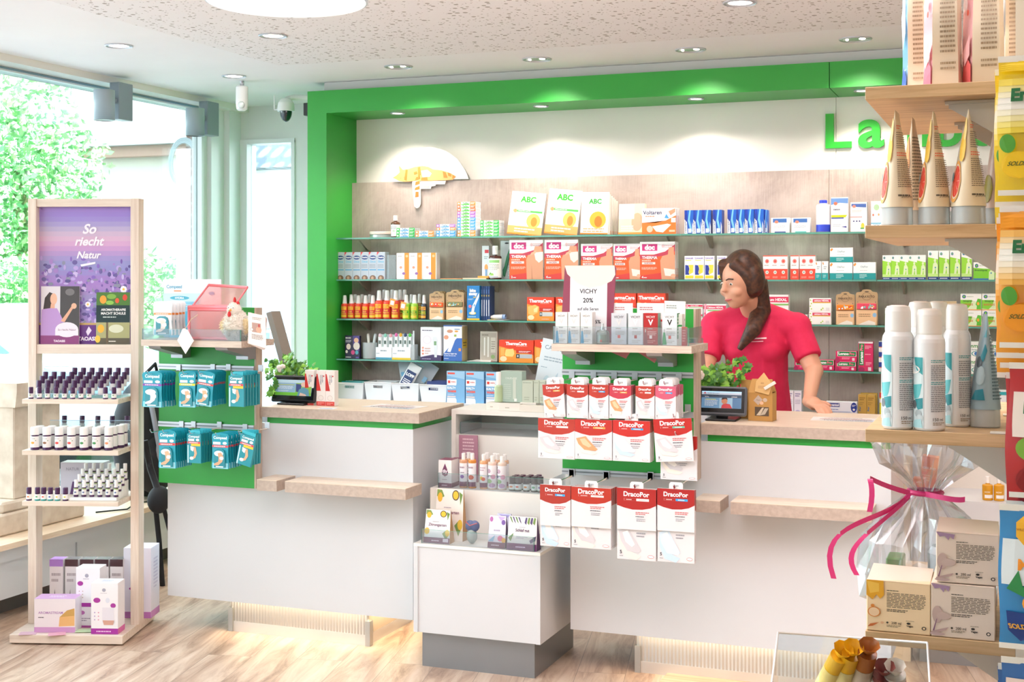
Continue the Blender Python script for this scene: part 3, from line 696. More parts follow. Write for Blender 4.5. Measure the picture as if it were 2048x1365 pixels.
# ---- top shelf
t = MB(); t.lathe([(.058, 0), (.06, .002), (.06, .016), (.058, .018)], M('#c9d6d2', .3, .4), 32); t.lathe([(.061, .018), (.062, .02), (.062, .032), (.06, .034), (.001, .034)], M('#f0e2d6', .4), 32)
t.build('round_tin', loc=(PX(761, YI + .06), YI + .062, SH[0]), label='flat round tin with a cream lid at the left end of the top glass shelf', cat='tin')
def pbottle(name, x, wpx, yt, k, body, cap, lab, label_col=None, art=(), Y=YI, capz=.76, shoulder=.68, neck=.42, cat='bottle', zb=None, group=None, zlab=(.05, .58), capr=.5, sx=1, sy=1, body2=None, rz=0):
    zb = SH[k] if zb is None else zb
    cx, w_, h = span(x - wpx / 2, x + wpx / 2, yt, zb, Y); r = w_ / 2
    mb = MB(); B = M(body, .18, 0, .4)
    prof = [(r * .93, 0), (r, h * .02), (r, h * zlab[0]), (r, h * zlab[1]), (r, h * (shoulder - .04)), (r * .9, h * shoulder), (r * neck, h * (capz - .03)), (r * neck, h * capz)]
    LBL = M(label_col, .4) if label_col else B
    mb.lathe(prof, B, 22, mats=[B, B, LBL, B if body2 is None else M(body2, .3), B, B, B], sx=sx, sy=sy)
    if art:
        mp = lambda u, v, o: ((r + o) * sx * math.sin((u - .5) * 2.6), -(r + o) * sy * math.cos((u - .5) * 2.6), h * (zlab[0] + v * (zlab[1] - zlab[0])))
        mb.art(art, mp, curved=True, aspect=r * 2.6 / (h * (zlab[1] - zlab[0])))
    o = mb.build(name, loc=(cx, Y + r * sy, zb + .0003), rotz=rz, label=lab, cat=cat, group=group)
    c = MB(); c.lathe([(r * capr, h * capz), (r * capr, h * .985), (r * capr * .85, h), (.0005, h)], M(cap, .35), 18, sx=1, sy=1); c.build('cap', o)
    return o
pbottle('medicine_bottle', 787, 17, 431, 0, '#5a3418', '#f4f4f2', 'small brown bottle with white cap and white label beside the round tin', '#f3f5f4', [('e', .5, .45, .12, .1, '#c5e3c0'), ('l', .2, .6, .8, .85, 2, '#9aa5a0')])
def flat_stack(x0, x1, base_y, n, cols, lab, mid='#6fb6e8', group='flat interdental brush boxes on the top shelf', hp=6.6, d=.075):
    cx, w_, _ = span(x0, x1, 460, SH[0], YI); D = (P((x0 + x1) / 2, 460, Y=YI) - Vector((0, 0, CAM_H))).to_2d().length
    hh = hp * 2.62e-3 * .985
    for i in range(n):
        c = cols[i % len(cols)]
        o = carton(w_, d, hh - .0004, '#eef3f6', [('r', 0, 0, .18, 1, c), ('r', .7, 0, 1, 1, c), ('p', [(.2, .0), (.66, .0), (.66, .45), (.2, .2)], mid), ('t', 'TePe', .22, .25, .64, .9, '#5d92b8' if mid != '#63d64c' else '#3f9a3c', .02), ('l', .73, .2, .97, .85, 2, '#ffffff'), ('e', .08, .5, .05, .3, '#ffffff')],
                   [('r', k_ * .16 + .08, .3, k_ * .16 + .14, .7, '#d7cfc6') for k_ in range(5)], b=.0004)
        o.build('flat_box', loc=(cx + (i % 3 - 1) * .0009, YI, SH[0] + .0004 + i * hh), label='%s box of the %s' % (nthup(i, n), lab), cat='box', group=group)
B_ = '#4aa7e6'; O_ = '#f29a3d'; PU = '#b06ac8'; RO = '#f0763e'; GR = '#2fc04e'
flat_stack(793, 829, 474, 3, [GR], 'low green-ended stack by the brown bottle')
flat_stack(831, 868, 474, 2, [O_], 'low orange-ended stack of two')
flat_stack(873, 911, 474, 4, [B_, B_, O_, PU], 'mixed stack with a purple top box')
flat_stack(915, 951, 474, 11, [O_, O_, B_, B_, B_, B_, PU, PU, RO, RO, O_], 'tall rainbow stack', '#63d64c')
flat_stack(961, 998, 474, 5, [GR], 'green stack next to the tall one', '#63d64c')
ABC = lambda big: [('r', 0, 0, 1, .2, '#f9b26a'), ('t', 'ABC', .2, .76, .8, .9, '#37b632', .04), ('r', .1, .53, .95, .575, '#5ac65a'), ('l', .25, .54, .8, .57, 1, '#ffffff'), ('e', .16, .55, .05, .045, '#f2a070'),
                   ('e', .72, .34, .2, .17, '#f7c46a'), ('e', .74, .32, .09, .11, '#ee8f3a'), ('l', .2, .05, .8, .17, 2, '#ffffff'), ('r', .0, 0, 1, .03, '#f48a2a')]
for i, (xa, xb, yt, tlt, rz) in enumerate(((1014, 1080, 385, -.16, .14), (1088, 1152, 380, -.14, .12), (1160, 1214, 386, -.1, .05))):
    cx, w_, h = span(xa, xb, yt, SH[0], YI)
    o = carton(w_, .014, h * 1.01, '#fbfaf5', ABC(1) if i < 2 else [('t', 'ABC', .22, .72, .78, .84, '#2fae35', .04), ('l', .3, .62, .9, .66, 1, '#b7c6b8'), ('e', .62, .34, .3, .2, '#f7b53e'), ('e', .64, .3, .14, .13, '#ea7d2c'), ('l', .1, .04, .9, .16, 2, '#ffb27a'), ('r', 0, 0, 1, .03, '#f48a2a')], b=.001)
    o.build('plaster_pack', loc=(cx, YI + .006, SH[0] + .0045), rot=(tlt, .1 if i < 2 else .02, rz), label=('first large white plaster pack with green letters, left of two alike', 'second large white plaster pack, standing tallest on the top shelf', 'white plaster pack with a round orange picture, slightly smaller than its neighbours')[i], cat='plaster pack', group='white and orange heat plaster packs')
for i in range(5):
    cx, w_, h = span(1163, 1217, 389 + i * 3, SH[0], YI)
    carton(w_, .010, h, '#f7f3ea', (), [('r', 0, 0, 1, .1, '#f4a04a')]).build('plaster_pack', loc=(cx + .004 * i, YI + .022 + i * .019, SH[0] + .002), rot=(-.08, 0, .04), label='white heat plaster pack, %s behind the round orange picture' % ORD[i + 1], cat='plaster pack', group='white and orange heat plaster packs')
o = S('plaster_pack', 1235, 1287, 408, 0, '#f8dcb8', [('r', 0, 0, 1, .06, '#f19a45'), ('e', .72, .4, .22, .3, '#f3a98a'), ('r', .0, .5, .6, 1, '#fbead6'), ('l', .1, .1, .6, .3, 3, '#fff4e6')], 'pale orange plaster pack beside the white and orange pain plaster box', 'plaster pack', d=.03); o.rotation_euler = (-.1, 0, -.03); o.location.z += .002; o.location.y += .012
VOLT = [('r', 0, 0, 1, .44, '#f08034'), ('p', [(0, .44), (.35, .42), (.7, .52), (1, .72), (1, .44)], '#f08034'), ('p', [(.3, .3), (.75, .4), (.86, .36), (.62, .06), (.42, .1)], '#fdf3e2'), ('e', .23, .2, .09, .13, '#f6c9ae'), ('t', 'Voltaren', .03, .76, .58, .92, '#2a3566', .015), ('l', .1, .66, .5, .73, 1, '#f08a5a'), ('p', [(.72, .78), (.8, .6), (.66, .62)], '#4aa0e0'), ('p', [(.78, .88), (.98, .99), (.98, .85), (.84, .72)], SKIN), ('r', .8, .08, .97, .16, '#f7c9a4'), ('r', .86, .45, .99, .62, '#fbf6f0')]
for i in range(3):
    cx, w_, h = span(1284, 1352, 417, SH[0], YI)
    carton(w_, .022, h, '#fbf8f4', VOLT, [('r', .3, 0, .7, .4, '#e9e2da')]).build('pain_plaster_box', loc=(cx + i * .001, YI + i * .0245, SH[0] + .0005), label='white and orange pain plaster box, %s of three one behind another' % nthback(i, 3), cat='box', group='white and orange pain plaster boxes')
NUR = [('p', [(0, 1), (.45, 1), (.3, .5), (.02, .35)], '#1b3fb0'), ('p', [(.3, 1), (1, 1), (1, .2), (.62, .35), (.35, .7)], '#1763c8'), ('p', [(.55, 1), (.72, 1), (.6, .6), (.9, .1), (.7, .08), (.38, .55)], '#7cc8f4'), ('p', [(0, .62), (.28, .5), (.35, .0), (0, 0)], '#eef3fb'), ('tv', 'ratiopharm', .04, .05, .24, .8, '#27366f', .02), ('r', .42, .04, .8, .22, '#dcecf9'), ('p', [(.88, .5), (1, .3), (1, 0), (.9, 0)], '#f2f6fb')]
R('pill_box', [1369, 1386, 1404, 1426], 17.5, 421, 0, '#1f5cc0', NUR, lambda i, n: '%s blue pill box of the group next to the plaster boxes' % nth(i, n), group='tall blue pill boxes on the top shelf', d=.06)
R('pill_box', [1455, 1471.5, 1490, 1509], 17.5, 419.5, 0, '#1f5cc0', NUR, lambda i, n: '%s blue pill box of the group above the person' % nth(i, n), group='tall blue pill boxes on the top shelf', d=.06)
S('pill_box', 1528, 1535, 420, 0, '#2366c8', NUR, 'narrow sliver of blue pill box ending the blue row', d=.05, Y=YI + .02)
EMS = lambda c2: [('r', .1, .68, .85, .94, '#3b6fb5'), ('e', .3, .72, .1, .1, '#f08a6a'), ('l', .15, .3, .8, .5, 3, '#b9c2c8'), ('r', .2, .0, .8, .08, c2)]
S('nasal_spray_box', 1542, 1579, 436, 0, '#f7f8f8', EMS('#3a4d9a'), 'small white box with a blue picture, nearer the blue pill boxes')
S('nasal_spray_box', 1583, 1620, 436, 0, '#f7f8f8', EMS('#57c3bd'), 'small white box with a teal foot next to the blue and white bottle')
o = pbottle('nasal_rinse_bottle', 1644.5, 29, 400, 0, '#f3f4f8', '#2d43c4', 'white and blue bottle with blue cap on the top glass shelf', '#2f48cf', zlab=(.02, .24), capz=.9, shoulder=.86, neck=.55, capr=.55)
S('nasal_salt_box', 1662, 1696, 395, 0, '#fbfbfa', [('p', [(0, .97), (1, .97), (1, .82), (.5, .84), (0, .78)], '#6e9bd6'), ('e', .27, .82, .11, .05, '#ef7a5a'), ('t', 'EMSER', .1, .62, .6, .67, '#4e5f78', .02), ('p', [(.02, .42), (.02, .49), (.95, .49), (.85, .42)], '#c9d620'), ('r', .02, .385, .75, .42, '#3c4fa8'), ('l', .1, .15, .6, .24, 2, '#c0c6cc'), ('p', [(.6, .15), (.92, .12), (.9, .17)], '#39459a')], 'tall white box with blue top picture and lime stripe on the top shelf')
S('nasal_salt_box', 1701, 1734, 405, 0, '#fbfbfa', [('p', [(.05, .95), (.95, .95), (.95, .82), (.4, .84), (.05, .86)], '#4d6fb6'), ('e', .22, .86, .11, .05, '#f0907a'), ('l', .1, .66, .7, .75, 2, '#d7c6bc'), ('r', 0, .49, .7, .51, '#e8735c'), ('e', .2, .36, .05, .025, '#4a4a7e'), ('e', .38, .36, .05, .025, '#4a4a7e'), ('e', .55, .36, .05, .025, '#4a4a7e'), ('e', .74, .2, .1, .1, '#f0d84a'), ('r', .6, .1, .82, .14, '#4db04a')], 'white box with a red line and yellow picture on the top shelf')
S('tea_box', 1742, 1764, 403, 0, '#fbfcfa', [('e', .5, .8, .25, .1, '#b7dcae'), ('e', .2, .55, .08, .04, '#e87b63'), ('e', .7, .56, .08, .04, '#f0b27a'), ('r', .0, .1, 1, .13, '#5cc0dd'), ('r', .0, .26, 1, .29, '#5cc0dd'), ('t', 'YY', .2, .13, .8, .25, '#5cc0dd')], 'white box with a green sprig, half hidden behind the grapefruit tubes')

# ---- second shelf
HED = [('p', [(0, 1), (.28, 1), (.05, .9), (0, .86)], '#e8434b'), ('e', .5, .8, .42, .075, '#1d3f86'), ('t', 'Hedrin', .14, .76, .86, .85, '#ffffff', .03), ('t', 'Once', .15, .6, .85, .7, '#56bde0', .02), ('l', .1, .42, .85, .56, 3, '#98a2ae'), ('r', .08, .33, .92, .36, '#35a9dd'), ('e', .5, .05, .38, .1, '#8a6a55'), ('e', .45, .04, .16, .07, '#d3ab8d')]
R('lice_treatment_box', [673 + 16.2 * i for i in range(6)], 15.8, 505, 1, '#c3cdd9', HED, lambda i, n: '%s of the six silver blue boxes with navy oval logos' % nth(i, n), group='silver blue boxes on the second shelf', d=.05)
m = MB(); m.box(-.028, .028, 0, .003, 0, .135, ACRYL); m.box(-.028, .028, 0, .08, 0, .003, ACRYL); m.build('acrylic_holder', loc=(PX(781, YI), YI + .01, SH[1]), label='empty clear acrylic holder next to the silver blue boxes', cat='holder')
KY = [('r', .60, 0, .95, 1, '#f19a3a'), ('e', .78, .88, .1, .05, '#f7c994'), ('l', .1, .85, .5, .92, 1, '#b8b0aa'), ('e', .33, .45, .1, .05, '#f3a184'), ('e', .55, .22, .12, .05, '#9a6fb0'), ('l', .1, .55, .5, .68, 2, '#e0d9d4')]
R('orange_striped_box', [793, 818.5, 846], 26.5, 506.5, 1, '#fbf8f4', KY, lambda i, n: '%s of the three white boxes with wide orange stripes' % nth(i, n), group='white boxes with orange stripes', d=.05)
for i, (a, b_, c) in enumerate(((880, 922, '#f0a468'), (925, 972, '#e8d9b8'), (955, 976, '#f1ae44'))):
    cx, w_, _ = span(a, b_, 550, SH[1], YI); m = MB(); m.box(-w_ / 2, w_ / 2, 0, .07, 0, .0045 + .003 * i, M(c, .4), .0004); m.art([('l', .1, .1, .9, .9, 6, '#ffffff')], lambda u, v, o, w_=w_, i=i: (-w_ / 2 + u * w_, .07 * v, .0045 + .003 * i + o), aspect=2)
    m.build('leaflet', loc=(cx, YI + .002, SH[1] + (.0004 if i < 2 else .008)), label=('flat orange leaflet lying beside the orange striped boxes', 'flat cream leaflet lying mid shelf', 'flat yellow leaflet lying under the brown shampoo bottle')[i], cat='leaflet')
S('lice_comb_box', 964, 978, 492, 1, '#dfe7ea', [('r', .4, .78, .95, .88, '#d8404a'), ('l', .3, .6, .9, .7, 2, '#8a98a2'), ('e', .6, .35, .25, .1, '#e3a25c'), ('r', .45, .1, .75, .3, '#7ba8d8')], 'pale box with a red logo half behind the brown shampoo bottle', d=.02, Y=YI + .045)
pbottle('shampoo_bottle', 987.5, 25, 492, 1, '#4a2118', '#f2f2f0', 'brown flat bottle with white cap and leaf label on the second shelf', '#f3f3ec', [('r', .15, .78, .85, .92, '#8fcf7a'), ('l', .15, .4, .85, .72, 5, '#a3aa9c'), ('p', [(.1, .12), (.4, .2), (.25, .3)], '#6cae3f'), ('p', [(.2, .1), (.5, .12), (.45, .26)], '#93c64f'), ('l', .2, .02, .8, .07, 1, '#4c6fb0')], zlab=(.05, .62), capz=.74, shoulder=.7, neck=.3, capr=.42, sy=.6)
cx, w_, h = span(993, 1021, 481, SH[1], YI); m = MB()
m.box(-w_ / 2, w_ / 2, .02, .024, 0, h, M('#c9d3d4', .3), .002)
m.prism([(-.02, .02), (-.012, .015), (.002, .07), (.022, .14), (.026, .17), (.02, .175), (.0, .12), (-.012, .07), (-.022, .05)], M('#1f6b46', .4), 'y', .008, .019)
for i in range(5): m.ball((.012 + .004 * (i % 2), .012, .02 + .013 * i), .004, M('#e6eaea', .3), 8, 6)
m.ball((0, .012, h * .93), (.012, .004, .004), M('#33373a', .5), 10, 6); m.build('nit_comb_blister', loc=(cx, YI + .035, SH[1] + .0005), label='clear blister card with a dark green comb beside the first heat wrap box', cat='blister pack')
def DOC(word, n, wrap):
    A = [('r', 0, 0, 1, 1, '#e8602c'), ('p', [(0, 0), (.95, 0), (.95, .22), (0, .1)], '#d8413a'), ('p', [(0, .66), (.35, .64), (.7, .74), (1, .98), (1, .75), (.8, .64), (0, .55)], '#c13f55'),
         ('p', [(0, 1), (1, 1), (1, .93), (.72, .74), (.4, .66), (0, .66)], '#f4f2f4'), ('r', .06, .76, .5, .94, '#c8307c'), ('t', 'doc', .09, .78, .47, .925, '#ffffff', .06), ('l', .7, .84, .95, .92, 2, '#e0a8ac'), ('e', .66, .88, .04, .045, '#eec9cc')]
    if wrap == 'neck': A += [('p', [(.52, 0), (.5, .5), (.56, .62), (.7, .64), (.76, .84), (.96, .84), (.97, .66), (1, .64), (1, 0)], SKIN), ('p', [(.74, .68), (1, .7), (1, .5), (.88, .42), (.78, .5)], '#f3e3d8'), ('p', [(.6, .6), (.78, .66), (.8, .73), (.66, .68)], SKIN2), ('p', [(.66, 0), (.66, .4), (.7, 0)], '#c68a68')]
    else: A += [('p', [(.62, 0), (.58, .5), (.64, .62), (.8, .66), (.82, .84), (.97, .86), (.97, .66), (1, .64), (1, 0)], SKIN), ('p', [(.68, .3), (1, .26), (1, .08), (.72, .1)], '#f3e6dc'), ('e', .95, .1, .07, .05, SKIN2)]
    A += [('t', 'THERMA', .06, .54, .5, .62, '#ffffff', .03), ('l', .06, .47, .45, .53, 1, '#ffd9c4'), ('r', .06, .4, .44, .46, '#f2e2d8'), ('t', word, .08, .41, .42, .45, '#94405e', .03), ('l', .05, .26, .5, .33, 3, '#fbd0b8'), ('t', n, .05, .03, .1, .09, '#ffffff', .04), ('l', .11, .03, .2, .07, 1, '#ffffff')]
    return A
for (a, b_, yt, wd, n, wr, lab) in ((1019, 1086, 480.5, 'NACKEN', '2', 'neck', 'orange heat wrap box showing a neck wrap, the one nearest the green comb'),
                                    (1089, 1156, 480, 'NACKEN', '4', 'neck', 'orange heat wrap box showing a neck wrap, its pale edge visible'),
                                    (1162, 1225, 488, 'RUECKEN', '2', 'back', 'orange heat wrap box directly behind the top of the sale sign'),
                                    (1227, 1280, 488, 'RUECKEN', '2', 'back', 'orange heat wrap box just right of the sale sign')):
    S('heat_wrap_box', a, b_, yt, 1, '#f3efec', DOC(wd, n, wr), lab, d=.022, side=[('r', .35, .05, .6, .3, '#c05a48')])
for i in range(3):
    cx, w_, h = span(1280, 1350, 484, SH[1], YI)
    carton(w_, .022, h, '#f3efec', DOC('RUECKEN', '4', 'back'), [('tv', 'ELOTTA', .25, .04, .75, .3, '#c0453c', .03)]).build('heat_wrap_box', loc=(cx, YI + .0 + i * .0255, SH[1] + .0005), label='orange lower back heat wrap box, %s of three one behind another' % nthback(i, 3), cat='box', group='orange lower back heat wrap boxes')
LIV = [('t', 'Livocab', .1, .86, .9, .96, '#7468c0', .02), ('r', .1, .8, .7, .83, '#d8e05a'), ('p', [(.08, .62), (.4, .6), (.5, .45), (.42, .3), (.5, .2), (.08, .2)], '#2c3f9e'), ('p', [(.42, .62), (.92, .62), (.88, .3), (.5, .22), (.45, .34), (.54, .46)], '#f0e04a'), ('r', .08, .05, .92, .17, '#f1db3a')]
R('allergy_spray_box', [1369, 1388.5, 1409, 1434], 19.3, 512.5, 1, '#f5f6f8', LIV, lambda i, n: '%s white, blue and yellow allergy box beside the head of the person' % nth(i, n), group='white blue and yellow allergy boxes', d=.05)
S('allergy_spray_box', 1510, 1523, 533, 1, '#f5f6f8', LIV, 'small white, blue and yellow allergy box next to the red and white boxes')
RED = [('r', 0, 0, 1, .44, '#ee4f3a'), ('r', 0, .96, 1, 1, '#f0654e'), ('e', .5, .76, .24, .09, '#e7877c'), ('e', .5, .76, .1, .04, '#d9403a'), ('l', .15, .56, .85, .63, 1, '#b9a6a2'), ('e', .5, .3, .2, .075, '#f4dccf'), ('e', .5, .3, .09, .035, '#74b3b0'), ('l', .2, .06, .8, .14, 2, '#f9b4a4')]
R('throat_tablet_box', [1526, 1542, 1558.5, 1581, 1599.5, 1614], 16.5, 511.5, 1, '#fbf5f1', RED, lambda i, n: '%s of the six red and white boxes right of the head' % nth(i, n), group='red and white throat tablet boxes', d=.05)
OLY = [('r', 0, 0, 1, .36, '#1fa5a5'), ('p', [(.05, .8), (.2, .98), (.34, .84), (.25, .78), (.18, .88)], '#f0923c'), ('l', .3, .55, .8, .75, 2, '#9fb2b4'), ('l', .2, .1, .7, .28, 3, '#b5e3e2')]
R('small_teal_box', [1630, 1643.5], 12.5, 523, 1, '#fbfbf8', OLY, lambda i, n: '%s of two narrow white and teal boxes' % ('left' if i == 0 else 'right'), group='narrow white and teal boxes')
DX = [('r', 0, .0, 1, .38, '#1a9d9d'), ('p', [(.0, .84), (.08, .98), (.14, .9), (.06, .76)], '#f0923c'), ('t', 'OlaFlor', .32, .66, .66, .82, '#80aab0', .01), ('l', .3, .5, .7, .56, 1, '#c3ced0'), ('l', .28, .08, .62, .32, 3, '#c2ecea')]
zc = S('wide_teal_box', 1659.5, 1705, 525.5, 1, '#fbfbf9', DX, 'bottom wide white and teal box under its twin on the second shelf', group='wide white and teal boxes')
S('wide_teal_box', 1660, 1706, 496, 1, '#fbfbf9', DX, 'wide white and teal box standing on top of another', zb=zc.location.z + PZ(1682, 525.5, YI) - SH[1] + .0006, group='wide white and teal boxes')
S('wide_teal_box', 1706.5, 1751.5, 525, 1, '#fbfbf9', DX, 'wide white and teal box to the right of the pair', group='wide white and teal boxes')
BIO = lambda: [('r', 0, 0, 1, .1, '#1d3f8c'), ('l', .1, .025, .9, .075, 1, '#ffffff'), ('p', [(0, .78), (1, .7), (1, .22), (0, .22)], '#9be03c'), ('p', [(0, .22), (1, .22), (1, .1), (0, .1)], '#c5ec88'), ('e', .22, .89, .12, .05, '#2c70b5'), ('e', .22, .89, .06, .025, '#8fd03a'), ('e', .68, .66, .12, .06, '#e3f6c4'), ('p', [(.4, .2), (.5, .55), (.62, .6), (.8, .6), (.95, .5), (.97, .2), (.78, .2), (.74, .42), (.6, .2)], '#e3f6c4'), ('e', .72, .42, .06, .028, '#2c8fb5')]
R('herbal_drops_box', [1765 + 17.3 * i for i in range(5)], 17, 511, 1, '#fbfdf6', BIO(), lambda i, n: '%s of the five lime green and white boxes above the spray cans' % nth(i, n), group='five lime green herbal boxes', d=.05)
R('herbal_drops_box', [1856, 1878, 1900, 1923], 20.5, 502, 1, '#fbfdf6', BIO(), lambda i, n: '%s of the four taller lime green boxes under the shelf strut' % nth(i, n), group='four taller lime green herbal boxes', d=.05)
BRO = [('p', [(0, .68), (1, .6), (1, 0), (0, 0)], '#7fd32e'), ('r', 0, 0, 1, .07, '#2a6fc0'), ('e', .15, .8, .08, .11, '#1f4f9a'), ('e', .15, .8, .045, .06, '#7ccf2f'), ('l', .28, .77, .8, .85, 1, '#b9c9b2'), ('t', 'Bronchipret', .06, .46, .66, .6, '#39712b', .02), ('p', [(.72, .0), (.74, .45), (.82, .55), (.82, .72), (.92, .72), (.93, .55), (1, .5), (1, 0)], '#ddf5bb'), ('e', .84, .38, .03, .05, '#2c8fb5')]
R('cough_syrup_box', [1947, 1990], 42, 525, 1, '#fbfdf6', BRO, lambda i, n: ('wide lime green cough syrup box at the end of the second shelf', 'lime green cough box half hidden behind the orange candy bag')[i], group='wide lime green cough boxes')

# ---- third shelf: insect sprays and patches
def spray(x, wpx, yt, body, lab, yofs=0.0, lcol='#f8c63a', group=None, tagc=None):
    Y = YI + yofs; cx, w_, h = span(x - wpx / 2, x + wpx / 2, yt, SH[2], Y); r = w_ / 2; mb = MB(); B = M(body, .3, 0, .3)
    mb.lathe([(r * .92, 0), (r, h * .02), (r, h * .55), (r * .93, h * .61), (r * .55, h * .65)], B, 18)
    mp = lambda u, v, o: ((r + o) * math.sin((u - .5) * 2.4), -(r + o) * math.cos((u - .5) * 2.4), h * (.04 + v * .5))
    mb.art([('r', .12, .66, .88, .95, lcol), ('l', .2, .7, .8, .9, 2, body), ('r', .1, .3, .9, .6, '#d8344a' if body == '#e8452c' else '#5fae34'), ('t', 'Anti', .2, .45, .8, .6, lcol, .04), ('t', 'Brumm', .15, .3, .85, .44, lcol, .04), ('r', .12, .03, .88, .24, lcol)], mp, curved=True, aspect=r * 2.4 / (h * .5))
    o = mb.build('insect_spray', loc=(cx, Y + r, SH[2] + .0003), label=lab, cat='spray bottle', group=group)
    c = MB(); c.lathe([(r * .62, h * .64), (r * .62, h * .70), (r * .56, h * .72), (r * .5, h * .92), (r * .42, h * .99), (.0005, h)], M('#f0f1f0', .35), 16); c.build('spray_cap', o)
    if tagc:
        g = MB(); g.box(-.016, .016, -.001, 0, -.045, 0, M(tagc, .5)); g.box(-.011, .011, -.0014, -.001, -.034, -.01, M('#f7e6ec', .5)); g.build('neck_tag', o, loc=(-.005, -r * .98 - .002, h * .7), rot=(0, .2, 0))
    return o
for i, x in enumerate((686, 699.5, 713.5, 728, 742.5)): spray(x, 13.2, 591, '#e8452c', '%s of the five short red insect sprays in the front row' % nth(i, 5), group='short red insect sprays')
for i, x in enumerate((699, 707, 721, 736)): spray(x, 13, 589, '#e8452c', '%s red insect spray in the row behind the short ones' % nth(i, 4), .04, group='red insect sprays in the second row, left part')
for i, x in enumerate((754.5, 770.5, 788)): spray(x, 15.5, 581, '#e8452c', '%s of the three tall red insect sprays' % nth(i, 3), group='tall red insect sprays', tagc='#f3a03c' if i == 2 else None)
for i, x in enumerate((765, 781, 797, 806)): spray(x, 14.5, 579.5, '#d8402a', '%s tall red insect spray with frosted cap in the row behind' % nth(i, 4), .045, group='tall red insect sprays in the second row')
spray(809.5, 14, 590, '#9fd43c', 'yellow green insect spray with an orange neck tag', lcol='#f3e04a', tagc='#f5a850'); spray(826, 14, 590, '#9fd43c', 'yellow green insect spray without a tag, beside the tagged one', lcol='#f3d04a')
spray(820, 13, 589, '#8fc83c', 'green insect spray behind the two yellow green ones', .04, lcol='#f3d04a'); spray(836, 13, 588, '#8a6a3a', 'dark olive insect spray behind the yellow green ones', .04)
spray(845.5, 11.5, 590, '#34414e', 'single dark blue insect spray with yellow labels', lcol='#f0a93c')
def card_pack(x0, x1, yt, k, lab, band, n=1, group=None):
    cx, w_, h = span(x0, x1, yt, SH[k], YI)
    for j in range(n):
        m = MB(); hw = w_ / 2; pts = [(-hw, 0), (hw, 0), (hw, h * .86), (hw * .92, h * .91), (hw * .5, h * .93), (hw * .35, h * .985), (0, h), (-hw * .35, h * .985), (-hw * .5, h * .93), (-hw * .92, h * .91), (-hw, h * .86)]
        m.prism(pts, M('#c9a67c', .6), 'y', 0, .012)
        mp = boxmaps(w_, .012, h)[0]
        m.art([('e', .5, .93, .1, .015, '#5b4a3a'), ('e', .5, .8, .22, .11, '#8d7150'), ('e', .5, .8, .2, .1, '#c9a67c'), ('t', "PARA'KITO", .14, .755, .86, .83, '#4f3d2c', .02)], mp, aspect=w_ / h)
        m.box(-hw * .93, hw * .93, -.006, 0, .0, h * .42, M('#ecc596', .55), .001)
        m.art([('p', [(.1, .0), (.9, 0), (.88, .08), (.6, .13), (.3, .06)], '#f6eee0'), ('l', .14, .22, .7, .33, 2, '#a8855c'), ('e', .86, .28, .09, .06, '#8fbfe0')], lambda u, v, o: (-w_ / 2 + u * w_, -.006 - o, v * h), aspect=w_ / h)
        m.box(-hw * .88, hw * .88, -.009, 0, h * .44, h * .6, M(band, .25), .002)
        rr = random.Random(int(x0))
        m.art([('e', rr.uniform(.1, .9), rr.uniform(.47, .57), .05, .02, rr.choice(['#f7d36a', '#d9343c', '#ffffff', '#7fc0b8'])) for _ in range(14)], lambda u, v, o: (-w_ / 2 + (.08 + .84 * u) * w_, -.009 - o, v * h))
        for sx in (-.8, .8): m.ball((sx * hw, -.007, h * .64), .0022, M('#3f5666', .3), 8, 6)
        m.build('wristband_pack', loc=(cx + .004 * j, YI + .012 + j * .026, SH[k] + .0005), label=lab if n == 1 else '%s, %s' % (lab, ('front', 'middle', 'rear')[j]), cat='card pack', group=group)
card_pack(857, 886.5, 583, 2, 'brown card wristband pack with an orange band by the sprays', '#f0642c', 3, 'wristband packs with orange bands'); card_pack(890.5, 926, 580, 2, 'brown card wristband pack with an olive band by the blue box', '#8a8458', 3, 'wristband packs with olive bands')
BITE = [('r', 0, 0, 1, .05, '#f4c72f'), ('t', 'bite', .22, .8, .72, .92, '#ffffff', .06), ('t', 'away', .16, .68, .84, .8, '#ffffff', .06), ('t', 'NEO', .5, .645, .75, .68, '#f4d02f', .03), ('l', .08, .58, .55, .63, 2, '#bfe2f4'), ('e', .45, .2, .28, .045, '#f4d85a'), ('e', .45, .2, .2, .03, '#ffffff'), ('p', [(.33, .2), (.54, .2), (.62, .36), (.98, .68), (.98, .8), (.86, .72), (.44, .42)], '#eaf1f6'), ('p', [(.52, .42), (.6, .48), (.68, .44), (.58, .38)], '#6ab4e0'), ('e', .25, .4, .12, .045, '#f07a86'), ('l', .12, .07, .9, .13, 1, '#a6dcf6')]
S('bite_healer_box', 934, 959, 572, 2, '#2a86cf', BITE, 'bright blue box with a white pen picture and yellow foot, seen from the front', d=.03)
for i in range(4):
    cx, w_, h = span(961.5 + i * 4.6, 965 + i * 4.6, 573, SH[2], YI + .01)
    carton(.011, .07, h, '#29487e', [('r', .3, .12, .7, .6, '#dfe6ee'), ('e', .5, .72, .3, .03, '#c9b060'), ('r', .3, .78, .7, .9, '#5f7cb8')], b=.0004).build('bite_healer_box', loc=(cx, YI + .014, SH[2] + .0004), label='navy narrow pen box, %s of four behind the bright blue one' % nth(i, 4), cat='box', group='narrow navy pen boxes')
cx = PX(990, YI); m = MB(); m.box(-.045, .05, 0, .09, 0, .002, M('#dfe3e8', .4)); m.box(-.05, -.01, .01, .09, .002, .0035, M('#f2dc7a', .4)); m.build('leaflet', loc=(cx, YI, SH[2] + .0003), label='flat white and yellow leaflet under the white healer pen', cat='leaflet')
